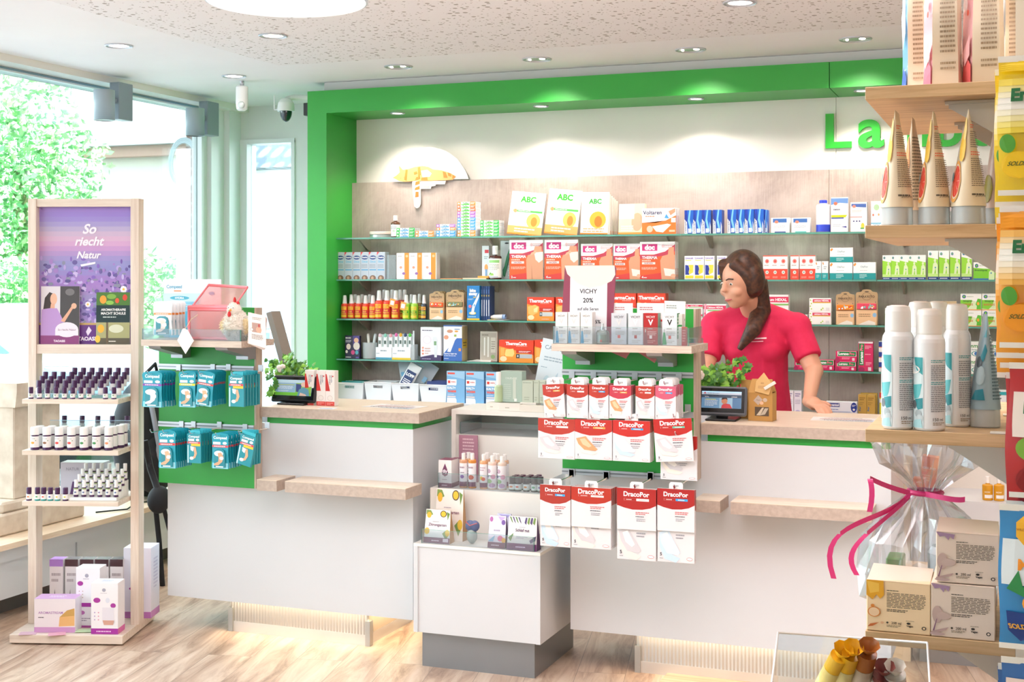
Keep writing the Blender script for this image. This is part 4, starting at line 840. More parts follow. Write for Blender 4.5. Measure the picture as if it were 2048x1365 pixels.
m = MB(); m.tube([(-.04, 0, .012), (-.02, 0, .014), (.03, 0, .016), (.045, 0, .016)], [.007, .012, .012, .009], M('#f0f0ef', .3), 12); m.tube([(.03, 0, .016), (.048, 0, .016)], .0125, M('#8fa9d0', .3), 12); m.build('bite_healer_pen', loc=(cx, YI + .035, SH[2] + .0032), label='white electronic healer pen lying on a leaflet', cat='healer pen')
def TH(kind):
    A = [('p', [(0, 0), (1, 0), (1, .35), (0, .72)], '#f39a3a'), ('t', 'ThermaCare', .05, .77, .95, .92, '#ffffff', .04), ('l', .5, .72, .9, .76, 1, '#ffd2c2')]
    if kind == 1: A += [('p', [(.03, .6), (.3, .68), (.45, .6), (.4, .35), (.2, .22), (.05, .3)], '#f8c06a'), ('e', .15, .14, .12, .1, '#f9e3b4'), ('p', [(.25, .5), (.4, .6), (.38, .38), (.26, .36)], '#fbe2a0'), ('r', .46, .4, .96, .55, '#c93322'), ('l', .6, .43, .92, .52, 2, '#ffffff'), ('r', .47, .2, .57, .37, '#5d6f78'), ('r', .57, .2, .95, .37, '#c9cfcf'), ('t', '12', .49, .25, .55, .33, '#ffffff', .03), ('l', .55, .05, .85, .11, 1, '#ffc9b8')]
    else: A += [('r', .05, .3, .16, .65, '#f8b55c'), ('p', [(.17, .35), (.2, .58), (.42, .62), (.45, .4), (.4, .26), (.2, .27)], '#fbd680'), ('e', .13, .16, .1, .12, '#f9dcae'), ('r', .5, .42, .95, .56, '#c93322'), ('l', .58, .45, .92, .53, 2, '#ffffff'), ('r', .5, .2, .6, .38, '#39424a'), ('r', .6, .2, .96, .38, '#b9c0c2'), ('t', '8', .53, .25, .57, .34, '#ffffff', .03)]
    return A
S('warming_pad_box', 1054, 1108, 595, 2, '#e5462a', TH(1), 'red orange warming pad box on the third shelf left of the sale sign', d=.06)
S('warming_pad_box', 1111.5, 1166, 595, 2, '#e5462a', TH(1), 'red orange warming pad box half hidden behind the sale sign', d=.06)
S('warming_pad_box', 1217, 1272, 587, 2, '#e5462a', TH(1), 'red orange warming pad box above the serum boxes, next to the sign', d=.06)
S('warming_pad_box', 1274.5, 1331, 587, 2, '#e5462a', TH(1), 'red orange warming pad box above the serum boxes, farther from the sign', d=.06)
CAL = [('r', 0, .74, 1, .93, '#d8355c'), ('t', 'Calcium HEXAL', .1, .78, .95, .88, '#ffffff', .03), ('p', [(.04, 1), (.14, 1), (.1, .5), (.16, 0), (.02, 0)], '#f3a9bc'), ('e', .07, .5, .03, .06, '#e03a6a'), ('e', .1, .3, .03, .06, '#e03a6a'), ('r', .18, .64, 1, .69, '#79c05a'), ('r', .72, .12, .92, .45, '#e6e3e2'), ('l', .25, .3, .6, .5, 2, '#d9c8cc')]
za = S('calcium_box', 1371, 1405, 628, 2, '#fbf7f6', CAL, 'bottom pink and white calcium box left of the person', group='pink and white calcium boxes'); S('calcium_box', 1371.5, 1405.5, 609, 2, '#fbf7f6', CAL, 'upper pink and white calcium box left of the person', zb=za.location.z + PZ(1388, 628, YI) - SH[2], group='pink and white calcium boxes')
S('calcium_box', 1407, 1452, 609, 2, '#fbf7f6', CAL, 'large pink and white calcium box beside the dark hair', group='pink and white calcium boxes')
S('calcium_box', 1518, 1577, 590, 2, '#fbf0ee', CAL, 'large pink and white calcium box behind the pink shoulder', group='pink and white calcium boxes')
LC = [('r', .16, .7, .97, .92, '#d93a62'), ('r', .16, .64, .97, .7, '#e0c83c'), ('t', 'calcium HEXAL', .2, .75, .92, .88, '#ffffff', .03), ('e', .06, .85, .03, .05, '#a6d03a'), ('e', .1, .6, .03, .05, '#a6d03a'), ('e', .05, .4, .03, .05, '#a6d03a'), ('e', .1, .2, .03, .05, '#a6d03a'), ('e', .55, .15, .03, .06, '#a6d03a'), ('e', .62, .25, .03, .06, '#a6d03a'), ('r', .76, .1, .92, .3, '#e3e3e0')]
S('lime_calcium_box', 1578, 1614, 630, 2, '#fbf9f4', LC, 'white box with pink band and green dots just right of the sleeve')
za = S('lime_calcium_box', 1618, 1662, 624, 2, '#fbf9f4', LC, 'bottom one of two stacked white boxes with pink bands'); S('lime_calcium_box', 1618.5, 1662.5, 597, 2, '#fbf9f4', LC, 'top one of two stacked white boxes with pink bands', zb=za.location.z + PZ(1640, 624, YI) - SH[2])
card_pack(1671, 1709, 584, 2, 'brown card wristband pack with an orange flowered band, shorter of two', '#ef8a2c'); card_pack(1711, 1755, 579, 2, 'brown card wristband pack with a red and pink band, taller of two', '#e8506a')
S('green_pill_box', 1770, 1786, 617, 2, '#f6fbf0', BRO, 'narrow green and white box just left of the spray can caps')
S('herbal_tablet_box', 1866, 1913, 603, 2, '#fbfbf2', [('r', 0, .9, 1, 1, '#c9b48a'), ('e', .65, .8, .06, .06, '#4d9b4a'), ('l', .1, .4, .6, .7, 3, '#b9b6a0')], 'cream box with a brown top edge behind the spray can caps')
SIN = [('p', [(0, .62), (.5, .62), (.8, .5), (1, .55), (1, 0), (0, 0)], '#dff3c2'), ('p', [(0, .62), (.55, .62), (.5, .3), (.3, .05), (0, .1)], '#84d235'), ('e', .17, .82, .09, .11, '#1f4f9a'), ('e', .17, .82, .05, .06, '#7ccf2f'), ('l', .3, .78, .8, .87, 1, '#b9c9b2'), ('t', 'Sinupret', .07, .47, .62, .62, '#39712b', .02), ('t', 'extract', .07, .28, .6, .42, '#d07a3a', .02), ('p', [(.98, .0), (.98, .68), (.82, .7), (.76, .5), (.72, .35), (.78, .25), (.76, .02)], '#5fc233'), ('e', .84, .4, .06, .1, '#f5b23c'), ('r', 0, 0, 1, .05, '#f5a860')]
for j, (a, b_) in enumerate(((1921, 1963), (1964, 2007))):
    zq = S('sinus_tablet_box', a, b_, 621, 2, '#fbfdf6', SIN, 'lower green sinus tablet box, %s column' % ('left' if j == 0 else 'right'), group='green and white sinus tablet boxes')
    S('sinus_tablet_box', a, b_, 588, 2, '#fbfdf6', SIN, 'upper green sinus tablet box, %s column' % ('left' if j == 0 else 'right'), zb=zq.location.z + PZ(1940, 621, YI) - SH[2], group='green and white sinus tablet boxes')

# ---- fourth shelf
S('ear_thermometer_box', 690, 719, 672, 3, '#2a2044', [('p', [(.55, 1), (1, 1), (1, .35), (.8, .3), (.55, .6)], '#4f3d8c'), ('t', 'BRAUN', .05, .85, .4, .95, '#ffffff', .03), ('l', .05, .7, .45, .82, 3, '#d9d4e6'), ('e', .78, .8, .16, .11, '#e9b99a'), ('e', .8, .55, .22, .17, '#e8e2da'), ('e', .25, .52, .15, .13, '#f0dfd6'), ('e', .12, .3, .08, .07, '#f0e6e0'), ('e', .55, .27, .13, .1, '#d84c8a'), ('e', .82, .27, .11, .09, '#57b6c6'), ('l', .05, .03, .6, .1, 1, '#ffffff'), ('r', .75, .02, .95, .08, '#6a58b8')], 'dark purple box with a baby picture at the start of the fourth shelf', d=.02)
cx, w_, h = span(720, 747, 686, SH[3], YI); cup = empty('thermometer_cup', (cx, YI + w_ / 2, SH[3]), label='frosted cup standing beside the dark purple box', cat='cup')
m = MB(); m.lathe([(w_ * .44, 0), (w_ * .48, .002), (w_ * .5, h), (w_ * .47, h), (w_ * .45, .004), (.001, .004)], FROST, 24, cap=False); m.build('cup_wall', cup)
for i, (x0, x1, t_) in enumerate(((-.005, -.012, '#f0ece4'), (.006, .028, '#dfe6ea'))):
    m = MB(); m.tube([(x0, 0, .006), (x1, .0, h * 1.35), (x1 * 1.1, 0, h * 1.5)], [.004, .009, .007], M(t_, .3), 10); m.build('thermometer', loc=(cx, YI + w_ / 2 + .006 * i, SH[3] + .004), label=('cream clinical thermometer standing in the frosted cup', 'silvery clinical thermometer leaning in the frosted cup')[i], cat='thermometer')
def therm_tray(x0, x1, yt, lab, caps, foot):
    cx, w_, h = span(x0, x1, yt, SH[3], YI); r = empty('thermometer_display', (cx, YI, SH[3]), label=lab, cat='display box')
    m = MB(); m.box(-w_ / 2, w_ / 2, .002, .05, 0, h * .48, M('#f3f6f8', .4), .001); m.art([('r', 0, 0, 1, .08, foot), ('l', .3, .3, .9, .4, 1, '#98a4ae'), ('l', .05, .2, .3, .28, 1, '#b9c4cc')], lambda u, v, o: (-w_ / 2 + u * w_, .002 - o, v * h), aspect=w_ / h)
    m.box(-w_ / 2, w_ / 2, .05, .053, 0, h * .98, M('#eef3f5', .4)); m.build('display_tray', r)
    n = len(caps)
    for i, c in enumerate(caps):
        x = -w_ / 2 + w_ * (i + .5) / n; m = MB(); m.box(x - w_ * .32 / n, x + w_ * .32 / n, .02, .03, h * .3, h * .9, M('#eef1f2', .3), .002); m.box(x - w_ * .2 / n, x + w_ * .2 / n, .0195, .02, h * .6, h * .74, M('#5a6a62', .3)); m.ball((x, .024, h * .93), (w_ * .33 / n, .006, h * .09), M(c, .35), 12, 8)
        m.build('thermometer', loc=(cx, YI, SH[3] + .0005), label='%s thermometer in the %s' % (nth(i, n), lab[:lab.index(' tray')] + ' tray'), cat='thermometer', group='thermometers in the ' + lab[:20])
therm_tray(751, 783, 669, 'pale thermometer tray next to the frosted cup', ('#e9c3ce', '#8fd0ba', '#e9a3ae'), '#4fa3c0'); therm_tray(784, 821, 668, 'bright-capped thermometer tray with a yellow foot line', ('#e86ab0', '#f0b22c', '#2c3f6c', '#4cc23c'), '#f0cf3c')
cx, w_, h = span(822, 829, 690, SH[3], YI); m = MB(); m.box(-w_ / 2, w_ / 2, 0, .045, 0, h, FROST); m.box(-.004, .004, .01, .014, .01, h * 1.9, M('#dfe6e8', .3)); m.build('frosted_holder', loc=(cx, YI, SH[3] + .0004), label='narrow frosted holder with one strip beside the yellow footed tray', cat='holder')
S('ear_thermometer_box', 841, 882, 655, 3, '#f2f0f6', [('p', [(0, 0), (1, 0), (1, .16), (.6, .18), (0, .1)], '#473a66'), ('l', .08, .88, .7, .93, 1, '#5a5070'), ('e', .32, .62, .22, .13, '#e7e2ea'), ('e', .32, .62, .16, .1, '#f3eff4'), ('p', [(.58, .62), (.62, .72), (.78, .72), (.84, .6), (.8, .1), (.68, .1), (.66, .4)], '#e0e6ea'), ('r', .66, .46, .78, .58, '#7fa67c'), ('e', .12, .38, .05, .03, '#f0987a'), ('e', .12, .29, .05, .03, '#f0987a'), ('e', .12, .2, .05, .03, '#f0987a'), ('l', .22, .18, .5, .4, 3, '#d8b8b0'), ('l', .08, .03, .6, .07, 1, '#c9c0dc')], 'white and purple ear thermometer box on the fourth shelf', d=.05, side=[('r', 0, 0, 1, .15, '#473a66')])
S('forehead_thermometer_box', 887, 924, 651, 3, '#fafafa', [('p', [(0, 0), (1, 0), (1, .64), (.72, .64), (0, .2)], '#3f6fbe'), ('r', 0, .965, 1, 1, '#4a6ab4'), ('l', .6, .86, .95, .92, 1, '#7f93c4'), ('e', .35, .83, .16, .045, '#d89b7c'), ('e', .15, .66, .13, .06, '#e2a080'), ('e', .7, .83, .1, .025, '#f0a84c'), ('p', [(.2, .26), (.38, .25), (.7, .68), (.66, .76), (.55, .72)], '#eef2f5'), ('r', .58, .68, .7, .74, '#a5bd5a'), ('t', 'GENTLE TEMP 720', .04, .18, .72, .22, '#ffffff', .03), ('l', .04, .13, .9, .165, 1, '#dbe6f8'), ('l', .04, .05, .4, .09, 1, '#dbe6f8'), ('r', .82, .28, .95, .36, '#efa25a')], 'blue and white forehead thermometer box with a yellowish side', d=.075, side=[('r', 0, 0, 1, .97, '#cfc294'), ('r', .1, .36, .9, .6, '#e3c64a'), ('l', .2, .4, .8, .55, 2, '#6a6030')])
cx, w_, h = span(956, 990, 664, SH[3], YI); m = MB(); m.box(-w_ / 2, w_ / 2, 0, .012, 0, h, M('#c6c0b4', .4), .001)
m.art([('r', .06, .05, .94, .95, '#b3ac9e'), ('l', .1, .85, .6, .92, 1, '#7d776c'), ('r', .22, .2, .3, .8, '#e4e2dc'), ('r', .42, .15, .52, .82, '#dedcd4'), ('r', .62, .3, .9, .8, '#cfcabd'), ('l', .65, .4, .88, .7, 4, '#8d8578'), ('e', .75, .16, .12, .07, '#8fae72')], boxmaps(w_, .012, h)[0], aspect=w_ / h); m.build('instrument_blister', loc=(cx, YI + .03, SH[3] + .0005), rot=(-.03, 0, .05), label='grey beige blister pack with two slim instruments on the fourth shelf', cat='blister pack')
for i in range(4):
    m = MB(); m.box(-.075 + .01 * i, .07 - .005 * i, 0, .07, 0, .0016, M(('#e9e6df', '#f3f1ec', '#ddd8cc', '#f0ede6')[i], .5)); m.build('leaflet', loc=(PX(958, YI) + .004 * i, YI + .001 * i, SH[3] + .0004 + .002 * i), rotz=.05 * (i - 1.5), label='%s leaflet of the loose pile below the grey blister pack' % nthup(i, 4), cat='leaflet', group='loose pile of leaflets')
S('warming_pad_box', 998, 1067, 681, 3, '#e5462a', TH(2), 'wide red orange warming pad box on the fourth shelf', d=.06); S('warming_pad_box', 1069, 1137, 681, 3, '#e5462a', TH(2), 'wide red orange warming pad box half behind the pale blue leaflet card', d=.06)
LOR = [('r', .08, .5, .98, .97, '#ffffff'), ('p', [(.1, .52), (.12, .95), (.97, .95), (.95, .52)], '#178a48'), ('t', 'Lorano', .14, .62, .62, .88, '#ffffff', .05), ('t', 'Pro', .65, .62, .9, .88, '#e8708c', .05), ('e', .08, .12, .12, .3, '#b53060'), ('l', .3, .22, .7, .42, 2, '#ffb8cc'), ('r', .78, .08, .9, .36, '#f3dfe4')]
S('antihistamine_box', 1589, 1624, 721, 3, '#df2f6a', LOR, 'pink and green antihistamine box nearest the pink sleeve', group='pink and green antihistamine boxes'); S('antihistamine_box', 1627.5, 1668, 720.5, 3, '#df2f6a', LOR, 'pink and green antihistamine box standing alone in the middle', group='pink and green antihistamine boxes')
za = S('antihistamine_box', 1671, 1712, 724, 3, '#df2f6a', LOR, 'lower of two stacked pink and green antihistamine boxes', group='pink and green antihistamine boxes'); S('antihistamine_box', 1671.5, 1713.5, 703, 3, '#df2f6a', LOR, 'upper of two stacked pink and green antihistamine boxes', zb=za.location.z + PZ(1690, 724, YI) - SH[3], group='pink and green antihistamine boxes')
S('antihistamine_box', 1717, 1746, 684, 3, '#dc2f68', [('r', 0, .94, 1, 1, '#f7f2f2'), ('p', [(.03, .2), (.05, .93), (.4, .93), (.36, .2)], '#178a48'), ('tv', 'Lorano', .1, .24, .32, .66, '#ffffff', .05), ('tv', 'Pro', .1, .69, .32, .9, '#f0809a', .05), ('l', .45, .75, .9, .88, 3, '#ffc4d4'), ('l', .45, .55, .9, .6, 1, '#ffc4d4'), ('e', .2, .05, .22, .09, '#a83060'), ('r', .66, .02, .88, .14, '#f3dfe4'), ('l', .5, .2, .9, .32, 3, '#ffb4c8')], 'upright tall pink and green antihistamine box', group='pink and green antihistamine boxes')
zb_ = SH[3] + .0005; hh = (PZ(1764, 683, YI) - SH[3]) / 3
for i in range(3):
    cx, w_, _ = span(1757.5, 1800, 700, SH[3], YI)
    carton(w_, .05, hh - .001, '#f4f3f2', [('r', 0, .45, 1, .95, '#25409a'), ('t', 'Aspirin', .06, .5, .95, .9, '#ffffff', .04), ('r', 0, .38, 1, .45, '#e8803c')]).build('pain_tablet_box', loc=(cx, YI, zb_ + i * hh), label='%s of the three stacked white and blue pain tablet boxes' % nthup(i, 3), cat='box', group='stacked white and blue pain tablet boxes')
IMM = [('t', 'imm', .05, .62, .6, .85, '#2f9a45', .02), ('t', 'forte', .1, .45, .7, .56, '#5c8f98', .01), ('e', .55, .25, .3, .18, '#5fa9a0'), ('e', .55, .25, .24, .14, '#fbfbf8'), ('e', .5, .25, .1, .12, '#3a78b8'), ('p', [(.6, .5), (.95, .75), (.9, .6)], '#8fcf4a')]
for j, (a, b_) in enumerate(((1933, 1972), (1973, 2011))):
    zq = S('immune_tablet_box', a, b_, 716, 3, '#fbfbf4', IMM, 'lower white tablet box with green letters, %s column' % ('left' if j == 0 else 'right'), group='white immune tablet boxes')
    S('immune_tablet_box', a, b_, 684, 3, '#fbfbf4', IMM, 'upper white tablet box with green letters, %s column' % ('left' if j == 0 else 'right'), zb=zq.location.z + PZ(1950, 716, YI) - SH[3], group='white immune tablet boxes')
S('throat_lozenge_box', 2015, 2036, 705, 3, '#f4fbf4', [('r', 0, .7, 1, 1, '#1f9a3c'), ('p', [(0, .05), (1, .4), (1, .0), (0, 0)], '#2fae4a'), ('t', 'GNC', .1, .5, .8, .62, '#1f2f7a', .02)], 'narrow white box with a green top beside the red candy bag')

# ---- back worktop
bcol = M('#eef0f3', .4)
def bin_(x0, x1, yt, lab):
    Y = YI - .02; cx, w_, h = span(x0, x1, yt, SH[4], Y); d_ = .15; r = empty('storage_bin', (cx, Y, SH[4]), label=lab, cat='storage bin', group='white open storage bins')
    m = MB(); t_ = .003; q = .88; hw = w_ / 2 - .001
    def wall(p0, p1, p2, p3):
        m.add([p0, p1, p2, p3], [(0, 1, 2, 3)], bcol)
    lo = [(-hw * q, d_ * .06, 0), (hw * q, d_ * .06, 0), (hw * q, d_ * .94, 0), (-hw * q, d_ * .94, 0)]; up = [(-hw, 0, h), (hw, 0, h), (hw, d_, h), (-hw, d_, h)]
    li = [(x * .96, d_ / 2 + (y - d_ / 2) * .96, .003) for x, y, z in lo]; ui = [(x * .95, d_ / 2 + (y - d_ / 2) * .95, z) for x, y, z in up]
    v = lo + up + li + ui
    # front wall with a grip hole
    def lerp2(u, vv, inner=False):
        A, B_, C_, D_ = (8, 9, 13, 12) if inner else (0, 1, 5, 4)
        a = Vector(v[A]).lerp(Vector(v[B_]), u); b2 = Vector(v[D_]).lerp(Vector(v[C_]), u); return a.lerp(b2, vv)
    us = [0, .32, .68, 1]; vv_ = [0, .68, .84, 1]
    for inner in (False, True):
        g = [[tuple(lerp2(a, b2, inner)) for a in us] for b2 in vv_]; pts = [p for row in g for p in row]
        m.add(pts, [(r_ * 4 + c_, r_ * 4 + c_ + 1, r_ * 4 + c_ + 5, r_ * 4 + c_ + 4) for r_ in range(3) for c_ in range(3) if not (r_ == 1 and c_ == 1)], bcol)
    fr = [tuple(lerp2(a, b2)) for a, b2 in ((.32, .68), (.68, .68), (.68, .84), (.32, .84))]; bk = [tuple(lerp2(a, b2, True)) for a, b2 in ((.32, .68), (.68, .68), (.68, .84), (.32, .84))]
    m.add(fr + bk, [(i, (i + 1) % 4, 4 + (i + 1) % 4, 4 + i) for i in range(4)], bcol)
    m.add(v, [(1, 2, 6, 5), (2, 3, 7, 6), (3, 0, 4, 7), (0, 3, 2, 1), (9, 10, 14, 13), (10, 11, 15, 14), (11, 8, 12, 15), (8, 9, 10, 11), (4, 5, 13, 12), (5, 6, 14, 13), (6, 7, 15, 14), (7, 4, 12, 15)], bcol)
    for (p_, q_) in ((4, 5), (5, 6), (6, 7), (7, 4)): m.tube([v[p_], v[q_]], .0035, bcol, 8)
    m.build('bin_body', r); return cx, Y, w_, h, d_
def packets(cx, Y, w_, h, d_, cols, n, lab, name='sachet', fill=1.0, big=0):
    rr = random.Random(int(cx * 1000))
    for i in range(n):
        m = MB(); s_ = rr.uniform(.8, 1.0); a = w_ * .36 * s_; b2 = .045 * s_
        m.add([(-a, 0, -b2), (a, 0, -b2), (a, 0, b2), (-a, 0, b2), (-a * .9, .008, -b2 * .9), (a * .9, .008, -b2 * .9), (a * .9, .008, b2 * .9), (-a * .9, .008, b2 * .9)], [(0, 1, 2, 3), (7, 6, 5, 4), (0, 4, 5, 1), (1, 5, 6, 2), (2, 6, 7, 3), (3, 7, 4, 0)], M(cols[i % len(cols)], .25))
        m.art([('l', .2, .3, .8, .7, 3, '#ffffff')], lambda u, v, o: (-a + 2 * a * u, -o, -b2 + 2 * b2 * v), aspect=1.6)
        m.build(name, loc=(cx + rr.uniform(-.06, .06) * w_, Y + d_ * (.2 + .62 * i / max(n - 1, 1)), SH[4] + h * fill - .046 * s_ + rr.uniform(0, .012)), rot=(rr.uniform(-.5, -.2), 0, rr.uniform(-.1, .1)), label='%s, %s' % (lab, nthback(i, n)), cat='sachet', group=lab)
bb = bin_(670, 727, 767, 'white storage bin with teal sachets, next to the green side of the wall unit'); packets(*bb, ['#2f9aa0', '#7fc9c4', '#37706f'], 6, 'teal sachet in the bin by the green side panel')
bin_(728, 783, 766, 'empty white storage bin between the teal sachets and the white bags')
bb = bin_(782, 838, 768, 'white storage bin overflowing with clear white bags'); bc = bb
bb = bin_(838, 894, 771, 'white storage bin full of dark blue packets'); packets(*bb, ['#2b3c78', '#44558f', '#1f2c5c'], 7, 'dark blue packet in the storage bin', fill=1.12)
def pouch(cx, cy, cz, w_, h, rz, rx, col, art, lab, name='dressing_bag', thick=.018, mat=None, ry=0):
    m = MB(); nx, nz = 8, 8; mt = mat or M(col, .3); rr = random.Random(int(h * 9999)); F = []; Bk = []
    for s_ in (-1, 1):
        g = []
        for j in range(nz + 1):
            for i in range(nx + 1):
                u, v_ = i / nx, j / nz; b2 = (math.sin(PI * u) ** .6) * (math.sin(PI * v_) ** .6); g.append(((u - .5) * w_, s_ * thick / 2 * b2 * rr.uniform(.75, 1.1), (v_ - .5) * h))
        f = [(j * (nx + 1) + i, j * (nx + 1) + i + 1, (j + 1) * (nx + 1) + i + 1, (j + 1) * (nx + 1) + i) for j in range(nz) for i in range(nx)]
        m.add(g, f if s_ < 0 else [q[::-1] for q in f], mt, True)
    m.art(art, lambda u, v, o: ((u - .5) * w_, -thick * .56 - o, (v - .5) * h), aspect=w_ / h)
    return m.build(name, loc=(cx, cy, cz), rot=(rx, ry, rz), label=lab, cat='bag')
BAGM = glass('milky_plastic_bag', '#e8f3f8', .2, .55, '#dbe6ee', .25)
cx, Y, w_, h, d_ = bc
pouch(cx - .02, Y + .11, SH[4] + h + .05, .13, .15, 0, -.2, '#dfeaf0', [('r', .1, .45, .25, .6, '#6cb2d8')], 'clear bag at the back left of the overflowing bin', mat=BAGM, ry=-.25)
pouch(cx + .055, Y + .085, SH[4] + h + .05, .15, .16, 0, -.3, '#dfeaf0', [('r', .7, .3, .85, .5, '#8cc2e0'), ('l', .1, .7, .6, .8, 1, '#a9c8d8')], 'clear bag leaning to the right in the overflowing bin', mat=BAGM, ry=.5)
pouch(cx + .01, Y + .04, SH[4] + h + .035, .075, .15, 0, -.25, '#f4f6f8', [('r', .12, .12, .9, .72, '#2f4270'), ('l', .2, .2, .8, .4, 3, '#ffffff'), ('t', 'LOFF', .18, .44, .85, .68, '#ffffff', .05)], 'white bag with navy printing at the front of the overflowing bin', ry=.45)
KW = [('r', 0, 0, 1, 1, '#7fb4de'), ('p', [(0, 1), (1, 1), (1, .75), (0, .86)], '#a3cbe9'), ('r', .05, .9, .45, .955, '#e8584a'), ('p', [(.02, .55), (.52, .55), (.55, .6), (.55, .74), (.02, .74)], '#f2f4f6'), ('r', .07, .62, .2, .7, '#e0402e'), ('t', 'WEPA', .24, .63, .5, .69, '#d85a50', .03), ('t', 'KALT+', .04, .43, .5, .52, '#ffffff', .05), ('t', 'WARM', .04, .32, .52, .41, '#f0604a', .05), ('l', .05, .25, .5, .29, 1, '#dbeaf6'), ('r', .04, .18, .5, .22, '#f3dcd6'), ('p', [(.02, .0), (.55, .0), (.55, .1), (.5, .16), (.02, .16)], '#f2f4f6')]
R('cold_warm_compress_box', [893.5, 931.5, 972], 36, 743, 4, '#7fb4de', KW, lambda i, n: '%s of the three blue compress boxes with red corner tabs' % nth(i, n), group='blue compress boxes', d=.05, Y=YI - .03, side=[('r', .2, .55, .8, .8, '#dfeaf2')])
S('purple_ointment_box', 1557, 1570, 786, 4, '#5b4aa0', [('l', .2, .55, .8, .8, 3, '#e6e0f6'), ('r', 0, .48, 1, .5, '#e9e4f4'), ('l', .2, .15, .8, .35, 3, '#e6e0f6')], 'narrow purple box beside the kraft paper bag')
R('white_ointment_box', [1572, 1588], 15, 782, 4, '#f1eef4', [('l', .15, .75, .85, .92, 2, '#8f84b4'), ('l', .15, .45, .85, .65, 3, '#c2bcd0'), ('e', .5, .1, .4, .1, '#b7aed6')], lambda i, n: '%s of two slim white boxes next to the bare arm' % ('left' if i == 0 else 'right'), group='slim white ointment boxes')
za = S('ointment_tube_box', 1652, 1714, 826, 4, '#d6dbe8', [('r', 0, .0, 1, .4, '#31489a')], 'lower flat blue and white box under the one with the tablet picture', Y=YI - .06, d=.03)
S('ointment_tube_box', 1652, 1714, 804, 4, '#eef1f6', [('r', .02, .5, .44, .85, '#3d4a94'), ('t', 'Soventol', .04, .55, .42, .82, '#ffffff', .04), ('l', .04, .2, .5, .35, 1, '#7f8dc0'), ('e', .9, .5, .1, .45, '#2b3f94'), ('l', .84, .55, .96, .75, 2, '#ffffff'), ('e', .9, .3, .04, .1, '#ffffff'), ('r', .02, .05, .8, .12, '#c3cbe0')], 'flat white box with a navy logo and round blue end', Y=YI - .06, d=.03, zb=za.location.z + PZ(1683, 826, YI - .06) - SH[4])
R('gold_box', [1716.5, 1733.5], 16.5, 790, 4, '#c9a24e', [('l', .15, .75, .85, .9, 2, '#8a6c2c'), ('l', .15, .55, .7, .7, 2, '#a8863c'), ('r', .15, .06, .85, .18, '#3f86b4'), ('tv', 'Pur', .1, .3, .3, .5, '#2f6fa0', .03)], lambda i, n: '%s of two front golden boxes at the end of the worktop' % ('left' if i == 0 else 'right'), group='golden boxes', Y=YI - .03, d=.03)
R('gold_box', [1721, 1738], 16.5, 786.5, 4, '#c9a24e', [('l', .15, .75, .85, .9, 2, '#8a6c2c')], lambda i, n: '%s of two golden boxes in the row behind' % ('left' if i == 0 else 'right'), group='golden boxes in the second row', Y=YI + .02, d=.03)
S('yellow_box', 1759, 1780, 786, 4, '#f0e63a', [('r', 0, .8, .3, 1, '#e03a3a'), ('r', 0, .6, 1, .75, '#ffffff')], 'bright yellow box half hidden behind the first spray can')
S('pain_gel_box', 1989, 2013, 781, 4, '#fbfbfa', [('r', 0, .85, 1, .95, '#35b0b8'), ('t', 'nat', .1, .5, .8, .65, '#2f3a6a', .03), ('r', 0, 0, 1, .35, '#2fa9b8'), ('e', .55, .2, .25, .08, '#ea5a4a')], 'white and teal box behind the blue tube', Y=YI - .03)

# ---- cat cut-out above the top shelf
cz = YG - .012; cat_ = empty('cat_cutout', (PX(850, cz), cz, SH[0]), label='flat cardboard cut-out of an orange cat asleep with one paw hanging down', cat='cut-out')
def cx_(x, y): q = P(x, y, Y=cz); return (q.x - cat_.location.x, q.z - SH[0])
W_ = M('#e9e6e0', .6); OC = M('#e8a565', .6); OD = M('#d07a30', .6)
m = MB()
m.prism([cx_(x, y) for x, y in ((796, 362), (800, 345), (806, 325), (818, 308), (838, 297), (865, 294), (892, 302), (915, 318), (930, 340), (937, 358))][::-1], W_, 'y', 0, .004); m.build('backing', cat_)
m = MB(); m.prism([cx_(x, y) for x, y in ((786, 356), (794, 351), (800, 345), (798, 331), (806, 340), (812, 339), (818, 338), (830, 334), (845, 332), (857, 334), (866, 339), (884, 341), (900, 346), (912, 353), (906, 360), (890, 361), (862, 362), (842, 362), (825, 363), (810, 364), (798, 362), (793, 359))][::-1], OC, 'y', -.004, -.0005)
for a in (((812, 340), (816, 340), (814, 362), (809, 360)), ((836, 335), (841, 334), (842, 350), (837, 355)), ((828, 345), (834, 343), (836, 348), (829, 350)), ((896, 345), (903, 348), (903, 354), (897, 352)), ((886, 343), (892, 345), (896, 356), (888, 356)), ((906, 350), (911, 353), (905, 358)), ((843, 356), (855, 353), (856, 361), (843, 361))):
    m.prism([cx_(x, y) for x, y in a][::-1], OD, 'y', -.005, -.0035)
m.prism([cx_(x, y) for x, y in ((843, 342), (855, 340), (864, 347), (860, 354), (846, 355))][::-1], W_, 'y', -.0052, -.0035)
for x, y in ((802, 357), (809, 355)): m.tube([(cx_(x, y)[0] - .003, -.0048, cx_(x, y)[1]), (cx_(x, y)[0] + .004, -.0048, cx_(x, y)[1])], .0009, M('#c25c4a', .5), 5)
m.build('cat_body', cat_)
m = MB(); m.prism([cx_(x, y) for x, y in ((825, 362), (841, 362), (842, 385), (842, 408), (839, 415), (834, 417), (829, 413), (828, 400), (826, 380))][::-1], W_, 'y', -.004, 0)
for a in (((832, 364), (840, 362), (840, 368), (831, 371)), ((831, 376), (840, 372), (840, 379), (830, 381)), ((832, 384), (838, 384), (838, 394), (831, 395)), ((833, 355), (840, 353), (841, 358), (831, 360))): m.prism([cx_(x, y) for x, y in a][::-1], OD, 'y', -.0055, -.0035)
m.build('hanging_paw', cat_)
